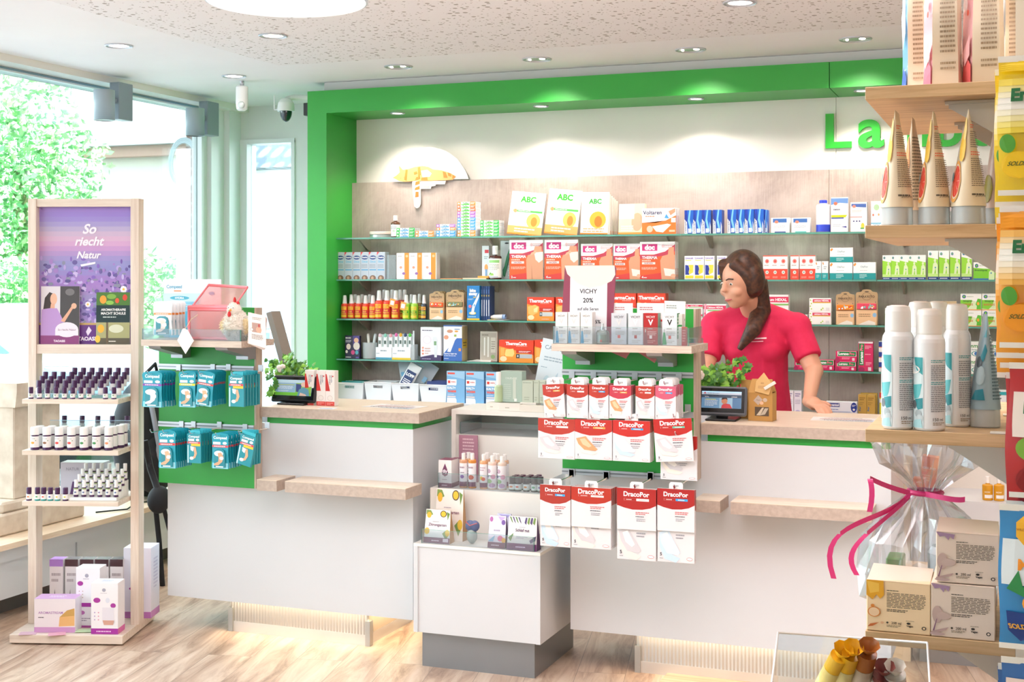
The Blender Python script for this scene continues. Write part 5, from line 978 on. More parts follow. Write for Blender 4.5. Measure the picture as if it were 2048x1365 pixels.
m = MB(); m.prism([cx_(x, y) for x, y in ((842, 363), (892, 362), (890, 369), (872, 369), (871, 372), (863, 373), (862, 378), (842, 378))][::-1], W_, 'y', -.003, 0); q = cx_(850, 376)
m.art([('l', .05, .5, .9, .9, 1, '#cfcbc6'), ('t', 'wala', .1, .0, .7, .4, '#8ad08a', .02)], lambda u, v, o: (q[0] - .02 + .08 * u, -.0035 - o, q[1] + .03 * v), aspect=2.6); m.build('text_strip', cat_)
# ================================================================== HOOK DISPLAYS
TEAL = '#1499ad'
def teal_card(w_, h, band, band2=None, foot='#e2ab86', boxy=False, tcol=TEAL):
    m = MB(); hw = w_ / 2; t_ = .002
    if boxy:
        m.box(-hw, hw, 0, .013, 0, h * .9, M('#1d8f9c', .35), .0006); m.box(-hw * .8, hw * .8, .004, .006, h * .9, h, M('#35b4c4', .35)); y = 0
    else:
        pts = [(-hw * .92, 0), (hw * .92, 0), (hw, h * .03), (hw * .9, h * .4), (hw * .93, h * .8), (hw, h * .9), (hw * .9, h * .97), (hw * .5, h), (-hw * .5, h), (-hw * .9, h * .97), (-hw, h * .9), (-hw * .93, h * .8), (-hw * .9, h * .4), (-hw, h * .03)]
        m.prism(pts, M(tcol, .35), 'y', 0, t_); y = 0
    A = [('r', .06, 0, .94, .16, '#8fd6e4')] if not boxy else [('r', .04, 0, .12, .55, '#bfe6ee')]
    A += [('t', 'Compeed', .12, .8 if not boxy else .76, .88, .92 if not boxy else .86, '#eaf8fa', .03), ('r', .1, .68, .52, .75, '#f5eef0'), ('e', .76, .72, .12, .04, '#f3f6f6'), ('r', .05, .6, .95, .66, band), ('l', .15, .61, .85, .65, 1, '#ffffff')]
    if band2: A.append(('r', .3, .53, .95, .6, band2))
    if boxy: A += [('p', [(.45, .5), (.62, .5), (.72, .3), (.6, .16), (.3, .1), (.28, .16), (.5, .22), (.54, .3)], foot), ('e', .34, .15, .14, .05, '#f3e6df'), ('p', [(.25, .52), (.5, .5), (.45, .36), (.28, .4)], '#ffffff')]
    m.art(A, lambda u, v, o: (-hw + u * w_, y - o, v * h), aspect=w_ / h)
    if not boxy:                                        # moulded blister with the picture inside
        b = MB(); q = hw * .62; b.prism([(-q, h * .04), (q, h * .04), (q, h * .42), (q * .8, h * .52), (q * .4, h * .56), (-q * .4, h * .56), (-q * .8, h * .52), (-q, h * .42)], M('#1c8593', .2, 0, .4), 'y', -.006, 0)
        b.art([('e', .46, .43, .26, .08, '#dfeef0'), ('p', [(.4, .44), (.6, .46), (.74, .34), (.66, .2), (.44, .1), (.2, .09), (.2, .14), (.44, .2), (.46, .3)], foot), ('e', .62, .3, .12, .05, '#f3e9e4'), ('r', .3, .045, .72, .075, '#e9f1f2')], lambda u, v, o: (-hw + u * w_, -.006 - o, v * h), aspect=1)
        return m, b
    return m, None
def hookpacks(mk, x0, x1, y0, y1, n, dy, lab, name, grp, Yf=4.655, tilt=0.0, tabs=None, cat='plaster pack', jit=.0012):
    Y = Yf; a, b_ = PX(x0, Y), PX(x1, Y); zb, zt = PZ((x0 + x1) / 2, y1, Y), PZ((x0 + x1) / 2, y0, Y); w_, h = b_ - a, zt - zb; cx = (a + b_) / 2; rr = random.Random(x0)
    m, ch = mk(w_, h); fn = lambda i: '%s, %s' % (lab, 'frontmost' if i == 0 else ('%s from the front' % ORD[i + 1] if i < n - 1 else 'rearmost')) if n > 1 else lab
    o = m.build(name, loc=(cx, Y, zb), rot=(0, tilt, 0), label=fn(0), cat=cat, group=grp if n > 1 else None)
    if ch: ch.build('blister', o)
    if tabs:
        t_ = MB(); tw, th = tabs; t_.prism([(-tw / 2, 0), (tw / 2, 0), (tw / 2, th * .7), (tw * .38, th), (-tw * .38, th), (-tw / 2, th * .7)], M('#f4f3f1', .35), 'y', .003, .0045)
        t_.box(-tw * .2, tw * .2, .0025, .003, th * .35, th * .6, M('#b9bcc0', .4)); t_.build('hang_tab', o, loc=(0, 0, h))
    for i in range(1, n):
        dup(o, (cx + rr.uniform(-jit, jit), Y + i * dy, zb + rr.uniform(-jit, jit)), (0, tilt * .3 * (1 - i / n), rr.uniform(-.03, .03)), label=fn(i))
    return o, cx, zt
def hook(parent, X, z, y_to=4.62, yb=4.843, org=(0, 0)):
    m = MB(); m.tube([(X, yb, z), (X, y_to + .01, z), (X, y_to, z + .012)], .0022, CHROME, 8)
    m.box(X - .011, X + .011, yb - .004, yb, z - .002, z + .026, SATIN)
    m.build('hook', parent, loc=(-org[0], -org[1], 0))
BLO = (-3.51, 4.85); BRO_ = (br_.location.x, br_.location.y)
G1, G2 = 'teal plaster packs on the upper rail', 'teal plaster packs on the lower rail'
mk = lambda *a, **k: (lambda w_, h: teal_card(w_, h, *a, **k))
hookdefs = []
def hp(*a, **k):
    r = hookpacks(*a, **k); hookdefs.append((r[1], r[2])); return r
hp(mk('#8e3fa8', None, '#e8d8e4'), 284, 325, 744, 815, 6, .019, 'teal plaster pack with a purple band', 'plaster_blister_pack', G1)
hp(mk('#f0d02c'), 357, 392, 743, 815, 3, .03, 'teal plaster pack with a yellow band', 'plaster_blister_pack', G1)
hp(mk('#e63a3a'), 389, 424, 743, 812, 10, .0115, 'teal plaster pack with a red band', 'plaster_blister_pack', G1, tilt=.12)
hp(mk('#e8404a', '#f2c62c', boxy=True), 457, 488, 745, 814, 6, .022, 'teal plaster box with red and yellow stripes beside the wooden edge', 'plaster_box', G1, cat='plaster pack')
hp(mk('#e63a3a'), 317, 353, 861, 937, 8, .0155, 'teal red banded plaster pack, outer end of the lower rail', 'plaster_blister_pack', G2, tilt=-.02)
hp(mk('#e8404a', '#f2c62c', boxy=True), 374, 402, 862, 927, 5, .02, 'teal plaster box with an ankle picture on the lower rail', 'plaster_box', G2, cat='plaster pack')
hp(mk('#e84a54', None, '#e2a27c'), 423, 458, 867, 938, 6, .018, 'teal plaster pack with a pinkish red band on the lower rail', 'plaster_blister_pack', G2)
hp(mk('#e8404a', '#f2c62c', boxy=True), 471, 501, 863, 931, 4, .022, 'tilted teal plaster box nearest the wooden ledge block', 'plaster_box', G2, tilt=.22, cat='plaster pack')
for (x, z) in hookdefs: hook(bl, x, z - .008, org=BLO)
hook(bl, PX(300, 4.62), PZ(300, 866, 4.62), org=BLO)
def draco(acc, plc, red='#b3392c', topf=.62, mode='full', size='8 cm x 10 cm'):
    def f(w_, h):
        m = MB(); m.box(-w_ / 2, w_ / 2, 0, .008, 0, h, M('#dfdddf', .4), .0005)
        a = topf; R_ = [(0, 1), (1, 1), (1, a + .1), (.85, a + .03), (.65, a - .01), (.4, a - .02), (.18, a + .02), (.05, a + .06), (0, a + .07)]
        A = [('p', R_, red)]; c_ = (a + 1.02) / 2 + .02; hh = (1 - a)
        A += [('t', 'DracoPor', .17, c_ + .0, .83, c_ + hh * .32, '#ffffff', .025), ('r', .18, c_ - hh * .17, .5, c_ - hh * .05, '#c98a84'), ('r', .19, c_ - hh * .165, .495, c_ - hh * .055, red), ('l', .24, c_ - hh * .15, .44, c_ - hh * .07, 1, '#f1d4d0'), ('r', .5, c_ - hh * .17, .82, c_ - hh * .05, acc), ('l', .56, c_ - hh * .15, .77, c_ - hh * .07, 1, '#f8f8f8' if acc != '#f4f4f2' else '#b9b0ac')]
        A += [('l', .48, a - .14, .85, a - .06, 2, '#cf5a5c'), ('l', .48, a - .2, .78, a - .16, 1, '#4a4e58'), ('l', .5, a - .3, .74, a - .22, 2, '#9a9ca4')]
        if mode != 'top':
            k = .5 if mode == 'long' else a
            A += [('p', [(.04, k - .12), (.1, k - .22), (.34, k - .38), (.62, k - .44), (.5, k - .5), (.2, k - .46), (.06, k - .3)], '#efe6da' if plc != '#cfe2f0' else '#c3dcf0'), ('p', [(.04, k - .1), (.3, k - .04), (.36, k - .12), (.62, k - .36), (.56, k - .4), (.26, k - .38), (.1, k - .24)], plc), ('p', [(.14, k - .12), (.27, k - .09), (.46, k - .28), (.38, k - .32), (.22, k - .25)], '#f6f2ee' if plc != '#e2a070' else '#f0c49c'),
                  ('t', '5', .07, .08, .12, .13, '#3c4048', .02), ('l', .06, .04, .16, .06, 1, '#8b8d94'), ('e', .87, .06, .08, .022, '#e58a8e'), ('e', .87, .06, .07, .016, '#f8f0ee')]
        m.art(A, boxmaps(w_, .008, h)[0], aspect=w_ / h)
        m.art([('r', 0, a + .1, 1, 1, red)], boxmaps(w_, .008, h)[1])
        for v_ in (.04,): m.add([(w_ / 2 + .0005, .004 + .0015 * math.cos(q * 1.05), h * v_ + .0015 * math.sin(q * 1.05)) for q in range(6)], [tuple(range(6))], M('#5a4a44', .6))
        return m, None
    return f
WH, OR_, BL_ = '#f4f4f2', '#f0a94e', '#2f9fdc'; PG, PO, PB = '#cfccd0', '#e2a070', '#cfe2f0'
hookdefs = []; TB = (.05, .024)
g1, g2, g3 = 'small dressing boxes of the top row', 'square dressing boxes of the middle row', 'tall dressing boxes of the bottom row'
DL = 'white and red dressing box'
def dp(mk_, x0, x1, y0, y1, n, dy, lab, g, **k):
    r = hookpacks(mk_, x0, x1, y0, y1, n, dy, lab, 'dressing_box', g, tabs=k.pop('tabs', TB), cat='dressing box', **k); hookdefs.append((r[1], r[2] + .012)); return r
Y_ = 4.655
dp(draco(OR_, PO), 1089, 1131, 769, 835, 2, .03, 'top row dressing box with an orange tag on the hook nearest the serum bottle', g1, tilt=-.07, Yf=Y_)
dp(draco(WH, PG), 1133.5, 1176, 770, 837, 3, .03, 'top row dressing box with a white tag, second hook', g1, Yf=Y_)
dp(draco(BL_, PB), 1178, 1217, 770, 838, 3, .03, 'top row dressing box with a blue tag, third hook', g1, Yf=Y_)
dp(draco(OR_, PO, '#bf3a4c'), 1218.5, 1262, 772, 838, 5, .013, 'top row dressing box with an orange plaster picture, fourth hook', g1, Yf=Y_)
dp(draco(WH, PG), 1271, 1309, 773, 838, 3, .03, 'top row dressing box with a grey plaster picture, fifth hook', g1, Yf=Y_)
dp(draco(BL_, PB, '#c85a74'), 1310.5, 1352, 773, 840, 9, .0125, 'top row dressing box in the fanned bundle by the green edge', g1, Yf=Y_, jit=.003)
dp(draco(WH, PG), 1076, 1149, 838, 918, 2, .02, 'square dressing box with a grey plaster at the outer end', g2, Yf=Y_ + .006, tilt=.005)
dp(draco(OR_, PO, '#b82e24'), 1149.5, 1224, 840, 920, 2, .02, 'square dressing box with a large orange plaster picture', g2, Yf=Y_ + .004)
dp(draco(BL_, PB, '#c02a24'), 1225.5, 1300, 842, 924, 5, .013, 'square dressing box with a pale blue plaster picture', g2, Yf=Y_ + .004)
dp(draco('#63b59a', PG, '#b5241f'), 1312, 1388, 838, 924, 1, .01, 'tilted square dressing box with a green tag', g2, Yf=Y_, tilt=-.07)
dp(draco(WH, PG, '#b5241f'), 1321, 1394, 872, 961, 1, .01, 'dressing box hanging lower behind the tilted one with the green tag', g2, Yf=Y_ + .03, tabs=None)
for (x0, x1, y0, ym, y1, n, dy, acc, pl, lab, red) in ((1080, 1141, 971, 1053, 1094, 2, .02, BL_, PB, 'over the glass tray', '#a83428'), (1142.5, 1222, 976, 1056, 1098, 6, .013, WH, PG, 'in the widest bundle', '#b3301f'), (1234, 1312, 978, 1061, 1121, 3, .013, WH, PG, 'second hook from the green edge', '#a81f1c'), (1314.5, 1389, 979, 1064, 1126, 2, .014, BL_, PB, 'on the hook at the green edge', '#a51d1d')):
    f = (1 - (1037 - y0) / (ym - y0) if x0 > 1230 else 1 - (1025 - y0) / (ym - y0)) + .22
    dp(draco(acc, pl, red, max(f, .42), 'top'), x0, x1, y0, ym, 1, .01, 'short dressing box of the bottom row, ' + lab, g3, Yf=Y_)
    dp(draco(acc, pl, red, .62, 'long'), x0 + .5, x1, y0 + 1, y1, n, dy, 'long bottom row dressing box, ' + lab, g3, Yf=Y_ + .0105, tabs=None)
for (x, z) in hookdefs: hook(br_, x, z - .004, y_to=4.63, yb=4.853, org=BRO_)
m = MB(); m.box(0, PX(1387, 4.86) - BRO_[0], -.006, 0, -.011, .011, SATIN); m.build('hook_rail', br_, loc=(0, 0, PZ(1250, 826, 4.85)))

# ---- serum boxes on the shelf of the right hook display
ZV = 1.305; YV = 4.635
def VI(col, acc, txt='#4a4a4a', vcol='#d8d4d0', drop=None):
    A = [('t', 'VICHY', .18, .84, .82, .92, txt, .01), ('t', 'V', .32, .62, .68, .8, vcol, .03), ('l', .3, .48, .7, .55, 1, '#9a948e'), ('l', .28, .3, .9, .44, 3, '#a9a49e' if col != '#b02a2c' else '#e5b0a8'), ('r', .42, .2, .6, .3, acc), ('l', .28, .06, .85, .16, 2, '#b8b3ac' if col != '#b02a2c' else '#d98a84')]
    if drop: A += [('p', [(.02, .02), (.3, .02), (.26, .2), (.2, .4), (.08, .4), (.03, .2)], drop), ('p', [(.1, .4), (.18, .4), (.17, .5), (.11, .5)], '#b9b4ac')]
    return A
def SV(x0, x1, yt, col, art, lab, d=.04, side=(), g=None, Y=YV):
    return S('serum_box', x0, x1, yt, 0, col, art, lab, d=d, side=side, group=g, Y=Y, zb=ZV, fin=.25)
for i, (a, b_) in enumerate(((1111, 1134.5), (1136, 1159.5), (1161, 1184.5))): SV(a, b_, 625, '#efece6', VI('#efece6', '#cfe0ea', drop='#3f9cc4'), '%s of the three cream serum boxes with blue ampoules' % nth(i, 3), g='cream serum boxes with blue ampoules')
SV(1222.5, 1253, 627, '#c9cdd2', VI('', '#d8453c'), 'silver grey serum box, the one next to the sale sign foot'); SV(1256, 1286, 627, '#d6d9dc', VI('', '#b8342c', vcol='#f6f6f6'), 'silver white serum box touching the red box')
SV(1287, 1315.5, 627, '#b02a2c', VI('#b02a2c', '#f0dcd8', '#f2dedc', '#ffffff', '#8c1f24'), 'deep red serum box with a white letter', side=[('r', 0, 0, 1, 1, '#7c9c86')])
SV(1324.5, 1354, 627, '#f1f1ec', VI('', '#dc4a3c', vcol='#1c1c1c', drop='#1fa05a'), 'white serum box with a black letter and green bottle picture', side=[('r', 0, .2, 1, 1, '#3f8f5a'), ('l', .1, .3, .9, .9, 6, '#cfe5d4')]); SV(1356, 1364, 629, '#e9efe8', [('r', 0, .6, 1, .66, '#2f9a4a')], 'narrow green striped serum box at the end of the row', Y=YV + .02)
S('perfume_sample', 1363, 1373, 655, 0, '#b8383a', [('l', .2, .2, .8, .9, 5, '#e0948e')], 'tiny red sample box in the clear corner of the shelf', Y=YV - .015, zb=ZV, d=.015)
cx, w_, h = span(1189, 1215, 648, ZV, YV); fb = empty('serum_bottle', (cx, YV + .02, ZV), label='clear glass dropper bottle between the cream and the grey serum boxes', cat='bottle')
m = MB(); m.lathe([(w_ * .42, 0), (w_ * .5, .003), (w_ * .5, h * .56), (w_ * .4, h * .66), (w_ * .15, h * .7)], glass('bottle_glass', '#dfe8df', .5), 24); m.lathe([(w_ * .3, .006), (w_ * .38, .008), (w_ * .38, h * .45), (w_ * .2, h * .46)], M('#b9bfae', .15, .5), 20); m.box(-.003, .005, -w_ * .5, -w_ * .49, .008, .016, M('#b8442c', .4)); m.build('bottle_body', fb)
m = MB(); m.lathe([(w_ * .17, h * .7), (w_ * .17, h * .82), (w_ * .1, h * .84), (w_ * .09, h), (.0005, h)], CHROME, 16); m.build('bottle_cap', fb)
for i, (a, b_, yt, c) in enumerate(((1226, 1265, 607, '#c9c2bd'), (1273, 1327, 607, '#d33c3c'), (1325, 1367, 603, '#3c9a4c'))):
    cx, w_, h = span(a, b_, yt, ZV, YV + .07); m = MB(); m.box(-w_ / 2, w_ / 2, 0, .004 + .004 * (i == 2), 0, h, M('#f3f2ef', .4), .0004)
    m.art([('l', .1, .82, .6, .92, 2, '#b06a6a' if i < 2 else '#8b9a8c'), ('r', 0, .55, 1, .6, c), ('l', .2, .66, .7, .74, 1, '#555a5c')], boxmaps(w_, .004, h)[0], aspect=w_ / h)
    m.build('info_card', loc=(cx, YV + .075 + .004 * i, ZV + .0004), rot=(.02, (0, 0, .03)[i], 0), label=('pale card standing behind the silver grey serum box', 'wide white card with a red line behind the red serum box', 'white card with a green line behind the black letter box')[i], cat='card')
sx0, sx1 = PX(1106, 4.61) - BRO_[0], PX(1377, 4.61) - BRO_[0]
glass_tray(sx0, sx1, 4.612 - BRO_[1], 4.83 - BRO_[1], ZV, PZ(1240, 655, 4.612) - ZV, 'acrylic_tray', br_, (0, 0))
for i, (a, b_, c_) in enumerate(((1215, 1262, 715), (1272, 1320, 722))):
    X0, Xm, X1_ = PX(a, 4.7), PX((a + b_) / 2 + 8, 4.7), PX(b_, 4.7); zz = ZV - .0265
    m = MB(); m.prism([(X0, zz), (X1_, zz), (Xm + .01, zz - (c_ - 700) * .0019)], M('#9c5c5a', .5), 'y', 4.70, 4.7015); m.build('hanging_card', label='dark rosy card corner hanging under the serum shelf, %s' % ('nearer the sign' if i == 0 else 'nearer the wooden edge'), cat='card')
# sale sign
sY = YV + .06; cx, w_, h = span(1125, 1231, 533, ZV, sY); sg2 = empty('sale_sign', (cx, sY, ZV + .003), label='plum and cream sale sign with VICHY 20% standing on the serum shelf', cat='sign')
m = MB(); m.prism([(-w_ / 2 - .01, 0), (w_ / 2 - .015, 0), (w_ / 2, h * .96), (w_ / 2 - .006, h), (-w_ / 2 + .012, h), (-w_ / 2 + .006, h * .97)], M('#8c3e54', .35), 'y', 0, .003)
mp = lambda u, v, o: (-w_ / 2 + u * w_, -o, v * h)
m.art([('p', [(.13, 0), (.83, 0), (.84, 1), (.14, 1)], '#eef0f2'), ('p', [(.03, 1), (.97, 1), (.985, .88), (.92, .8), (.72, .73), (.5, .705), (.28, .76), (.08, .89)], '#f6ead2'), ('t', 'VICHY', .3, .635, .67, .695, '#232326', .02), ('t', '20%', .35, .515, .61, .578, '#232326', .025), ('t', 'auf alle Seren', .26, .415, .7, .455, '#45464c', .02), ('t', '16%', .58, .24, .72, .3, '#232326', .02)], mp, aspect=w_ / h); m.build('sign_sheet', sg2); sg2.rotation_euler = (-.03, 0, 0)

# ---- left shelf: display card, packs, pink case, hen, brochures
ZL = 1.29
cx, w_, h = span(322, 437, 559, ZL, 4.78); dc = empty('counter_display', (cx, 4.80, ZL), label='pale blue cardboard counter display with plaster advertising behind the pink case', cat='display')
m = MB(); m.box(-w_ / 2, w_ / 2, 0, .004, 0, h, M('#eef2f6', .4)); A = [('r', 0, 0, 1, .45, '#52b7d4'), ('r', 0, .45, 1, .62, '#8ccbe0'), ('r', 0, .62, 1, .76, '#c6e2ee'), ('p', [(.55, .0), (1, 0), (1, 1), (.72, .8), (.6, .5)], '#eef2f8'), ('t', 'Compeed', .05, .82, .32, .91, '#4a9cb8', .02), ('r', .18, .79, .31, .81, '#f08a44'), ('e', .28, .68, .17, .035, '#43a6be'), ('t', 'HYDRA', .14, .66, .42, .7, '#ffffff', .02), ('r', .1, .5, .2, .6, '#f08a3c'), ('t', '2+1', .11, .52, .19, .58, '#ffffff', .02), ('l', .22, .52, .5, .58, 2, '#d6eef4'), ('e', .88, .85, .12, .07, '#7fb9dc'), ('e', .88, .84, .11, .06, '#eef2f8'), ('e', .84, .76, .05, .03, '#5a8ac8')]
m.art(A, boxmaps(w_, .004, h)[0], aspect=w_ / h); m.build('display_back', dc)
o, cxx, zt = hookpacks(lambda w_, h: teal_card(w_, h, '#f08a3c', None, '#ead2c4', tcol='#f0f1f2'), 306, 345, 603, 671, 5, .024, 'white plaster pack in the shelf display', 'plaster_blister_pack', 'white plaster packs standing in the shelf display', Yf=4.635)
tx0, tx1 = PX(284, 4.61) + 3.51, PX(480, 4.61) + 3.51
glass_tray(tx0, tx1, 4.612 - 4.85, 4.84 - 4.85, ZL, .045, 'acrylic_tray', bl, (0, 0))
# pink transparent cosmetics case, lid open
PK = M('#ee7f86', .45); PKT = glass('pink_clear_vinyl', '#f7c8c4', .2, .35, '#f2a9a4', .2)
cx, w_, h = span(378, 458, 612, ZL, 4.66); pc = empty('cosmetics_case', (cx, 4.66, ZL), label='open pink see-through cosmetics case on the left shelf', cat='case'); D_ = .07; hw = w_ / 2
m = MB(); CC = [(-hw, 0), (hw, 0), (hw, D_), (-hw, D_)]
for k in range(4):
    a, b_ = CC[k], CC[(k + 1) % 4]
    for z, r_ in ((.006, .006), (h - .006, .007), (h - .016, .006)): m.tube([(a[0], a[1], z), (b_[0], b_[1], z)], r_, PK, 8)
    m.tube([(a[0], a[1], 0), (a[0], a[1], h)], .006, PK, 8)
m.box(-hw, hw, 0, D_, .001, .004, PK); m.box(-hw, hw, 0, .0008, .01, h - .014, PKT); m.build('case_body', pc)
m = MB(); L0 = [(-hw + .012, .01, h), (hw + .02, .01, h), (hw + .05, .06, h + .075), (-hw + .055, .06, h + .085)]; m.add(L0, [(0, 1, 2, 3)], PKT)
for i in range(4): m.tube([L0[i], L0[(i + 1) % 4]], .006 if i == 2 else .004, PK, 8)
m.build('case_lid', pc)
for i, (x, c, ww) in enumerate(((-.034, '#eceae4', .017), (-.002, '#f2989c', .017), (.026, '#8a5f8e', .018))):
    m = MB(); q = ww * .5; m.box(-q * 1.1, q * 1.1, -.009, .009, 0, .02, M('#f2f2f0' if i < 2 else '#b9a6c0', .3), .002); m.add([(-q, -.008, .02), (q, -.008, .02), (q, .008, .02), (-q, .008, .02), (-q * 1.1, -.001, .075), (q * 1.1, -.001, .075), (q * 1.1, .001, .075), (-q * 1.1, .001, .075)], [(0, 1, 5, 4), (1, 2, 6, 5), (2, 3, 7, 6), (3, 0, 4, 7), (4, 5, 6, 7)], M(c, .3))
    m.build('cream_tube', loc=(cx + x, 4.685, ZL + .0285), label=('white tube inside the pink case', 'pink tube inside the pink case', 'purple tube inside the pink case')[i], cat='tube')
q = P(366, 674, Y=4.585); m = MB(); m.prism([(-.028, -.015), (.012, -.07), (.052, -.015), (.022, .028), (.0, .035)][::-1], M('#efe6e2', .6), 'y', 0, .0012); m.tube([(.008, -.001, .026), (.012, .04, .07), (.02, .08, .09)], .0012, M('#d8c8a0', .8), 6); m.build('gift_tag', loc=(q.x, q.y, q.z), rot=(.0, 0, 0), label='blank cream paper tag hanging over the edge of the left shelf', cat='tag')
# hen
q = P(474, 645, Y=4.66); FUR = M('#f6f0e6', .95); hen = empty('plush_hen', (q.x, 4.655, ZL), label='fluffy white plush hen with red comb sitting on the left shelf', cat='plush toy')
def fuzz(m, c, r, n, col, seed, ln=.012):
    rr = random.Random(seed)
    for _ in range(n):
        d = Vector((rr.gauss(0, 1), rr.gauss(0, 1), rr.gauss(0, 1))).normalized(); p_ = Vector((c[0] + d.x * r[0] * .95, c[1] + d.y * r[1] * .95, c[2] + d.z * r[2] * .95)); t_ = d.orthogonal().normalized() * .0022
        e = p_ + (d + Vector((rr.uniform(-.5, .5), rr.uniform(-.5, .5), rr.uniform(-.6, .2)))) * ln
        m.add([p_ - t_, p_ + t_, e], [(0, 1, 2)], col)
m = MB(); m.ball((.0, 0, .062), (.05, .042, .062), FUR, 20, 14); fuzz(m, (0, 0, .062), (.05, .042, .062), 2600, FUR, 3); m.ball((-.004, -.008, .125), (.027, .026, .03), FUR, 16, 12); fuzz(m, (-.004, -.008, .125), (.027, .026, .03), 700, FUR, 5, .006); m.build('body', hen)
m = MB()
for s_ in (-1, 1): m.ball((s_ * .05, -.01, .06 + .006 * s_), (.016, .012, .026), M('#f0dcb0', .9), 12, 8); fuzz(m, (s_ * .05, -.01, .06), (.016, .012, .026), 260, M('#f2e0b8', .95), 9 + s_, .008)
m.build('wing', hen)
RD = M('#cf2426', .6); m = MB(); m.ball((-.004, -.006, .162), (.006, .006, .016), RD); m.ball((.01, -.006, .152), (.009, .006, .009), RD); m.build('comb', hen)
m = MB(); m.ball((-.01, -.036, .108), (.008, .006, .012), RD); m.build('wattle', hen); m = MB(); m.lathe([(.007, 0), (.0005, .014)], M('#f0a23c', .5), 10); m.build('beak', hen, loc=(-.006, -.03, .125), rot=(PI / 2, 0, 0))
for s_ in (-1, 1): m = MB(); m.ball((-.004 + s_ * .011, -.031, .135), .0045, WHITE, 10, 8); m.ball((-.004 + s_ * .011, -.0345, .135), .002, BLACK, 8, 6); m.build('eye', hen)
for i in range(3):
    q = P(496 + 2 * i, 625, Y=4.60 + .004 * i); a = PX(531 + i, 4.6) - q.x; m = MB(); m.prism([(0, 0), (a, -.015), (a, -.145), (0, -.125)], M('#f1e3da' if i == 0 else '#dcc3b8', .5), 'y', 0, .001)
    if i == 0: m.art([('l', .25, .84, .8, .94, 2, '#a88f88'), ('r', .22, .42, .72, .74, '#b58e80'), ('e', .6, .52, .16, .1, '#d9a084'), ('e', .62, .66, .05, .06, '#b83c34'), ('e', .2, .5, .1, .05, '#7c6a66'), ('e', .2, .5, .085, .043, '#f1e3da'), ('l', .2, .18, .85, .36, 4, '#9c8780')], lambda u, v, o: (u * a, -o, -.125 + v * .118 - .012 * u), aspect=.55)
    m.build('brochure', loc=(q.x, q.y, q.z), rot=(0, -.02 + .06 * i, 0), label=('front cream brochure with a hand picture hanging beside the plush hen', 'second cream brochure behind the one with the hand picture', 'third cream brochure, lowest corner showing')[i], cat='brochure', group='cream brochures beside the plush hen')

# ---- things on the worktops
def screen(x0, x1, y0, y1, Yc, lab, art, rim, tilt=-.22, rz=0):
    a, b_ = PX(x0, Yc), PX(x1, Yc); w_ = b_ - a; zt, zb = PZ((x0 + x1) / 2, y0, Yc), PZ((x0 + x1) / 2, y1, Yc); h = zt - zb
    r = empty('customer_display', ((a + b_) / 2, Yc, TOP + .0005), rz, label=lab, cat='screen')
    m = MB(); m.box(-w_ / 2, w_ / 2, 0, .018, 0, h, M(rim, .35), .006); m.box(-w_ / 2 + .008, w_ / 2 - .008, -.001, 0, .012, h - .008, M('#101114', .15))
    s_ = MB(); s_.box(-w_ / 2 + .02, w_ / 2 - .02, -.0016, -.001, .028, h - .02, M('#9cc4e4', .3, emit=.75))
    s_.art(art, lambda u, v, o: (-w_ / 2 + .02 + u * (w_ - .04), -.0016 - o, .028 + v * (h - .048)), aspect=(w_ - .04) / (h - .048))
    for mt in s_.mats: pass
    b2 = m.build('display_housing', r, loc=(0, 0, zb - TOP), rot=(tilt, 0, 0)); s_.build('display_picture', b2)
    m = MB(); m.box(-w_ * .3, w_ * .32, -.02, .10, 0, .008, BLACK, .003); m.box(-w_ * .12, w_ * .12, .02, .035, .008, zb - TOP + .02, BLACK, .002); m.build('display_foot', r)
    return r
def MM(c): return c
screen(1392, 1492, 773, 832, 5.03, 'customer screen with a grey rim on the right counter', [('r', 0, .78, 1, .93, '#cfe3f3'), ('r', 0, 0, .78, .62, '#6ea3d3'), ('r', .78, 0, 1, .62, '#5b87b4'), ('r', 0, .62, 1, .8, '#3c546e'), ('t', 'A', .05, .82, .11, .97, '#d0303a', .05), ('l', .15, .85, .5, .92, 1, '#7fa3c4'), ('t', 'Frau A. Pannonia', .04, .72, .55, .79, '#1f2a3a', .03), ('t', 'TOTAL', .04, .64, .22, .7, '#f3f6fa', .03), ('t', '27,98 EUR', .7, .64, .95, .71, '#f3f6fa', .03), ('l', .08, .12, .42, .5, 5, '#d7e6f4'), ('r', .1, .5, .36, .54, '#c9d86a'), ('r', .45, 0, .78, .62, '#9fcbe6'), ('p', [(.5, 0), (.52, .2), (.6, .3), (.72, .24), (.78, 0)], '#c8414c'), ('e', .58, .42, .075, .17, '#c98a6a'), ('p', [(.5, .5), (.52, .62), (.64, .62), (.66, .5), (.6, .56)], '#3a2a26')], '#5b5f66', rz=.02)
screen(540, 629, 751, 805, 5.0, 'customer screen with a black frame under the ivy on the left counter', [('r', 0, 0, 1, .2, '#6fc03c'), ('r', 0, .2, .56, .95, '#8fb9dc'), ('r', .56, .2, 1, .95, '#8fc65a'), ('r', .0, .8, 1, 1, '#bfe0f2'), ('p', [(.56, .75), (.72, .72), (.7, .2), (.58, .25)], '#3c4c8a'), ('e', .78, .72, .08, .16, '#e6c9bc'), ('p', [(.62, 0), (.66, .4), (.78, .55), (.92, .4), (.96, 0)], '#5f9ab4'), ('p', [(.68, 0), (.7, .2), (.85, .1), (.88, 0)], '#e0c4b4'), ('l', .08, .4, .5, .62, 3, '#e3f0fa'), ('r', .06, .66, .52, .7, '#c6d85a'), ('l', .08, .25, .4, .34, 2, '#e3f0fa')], '#17181b', rz=-.02)
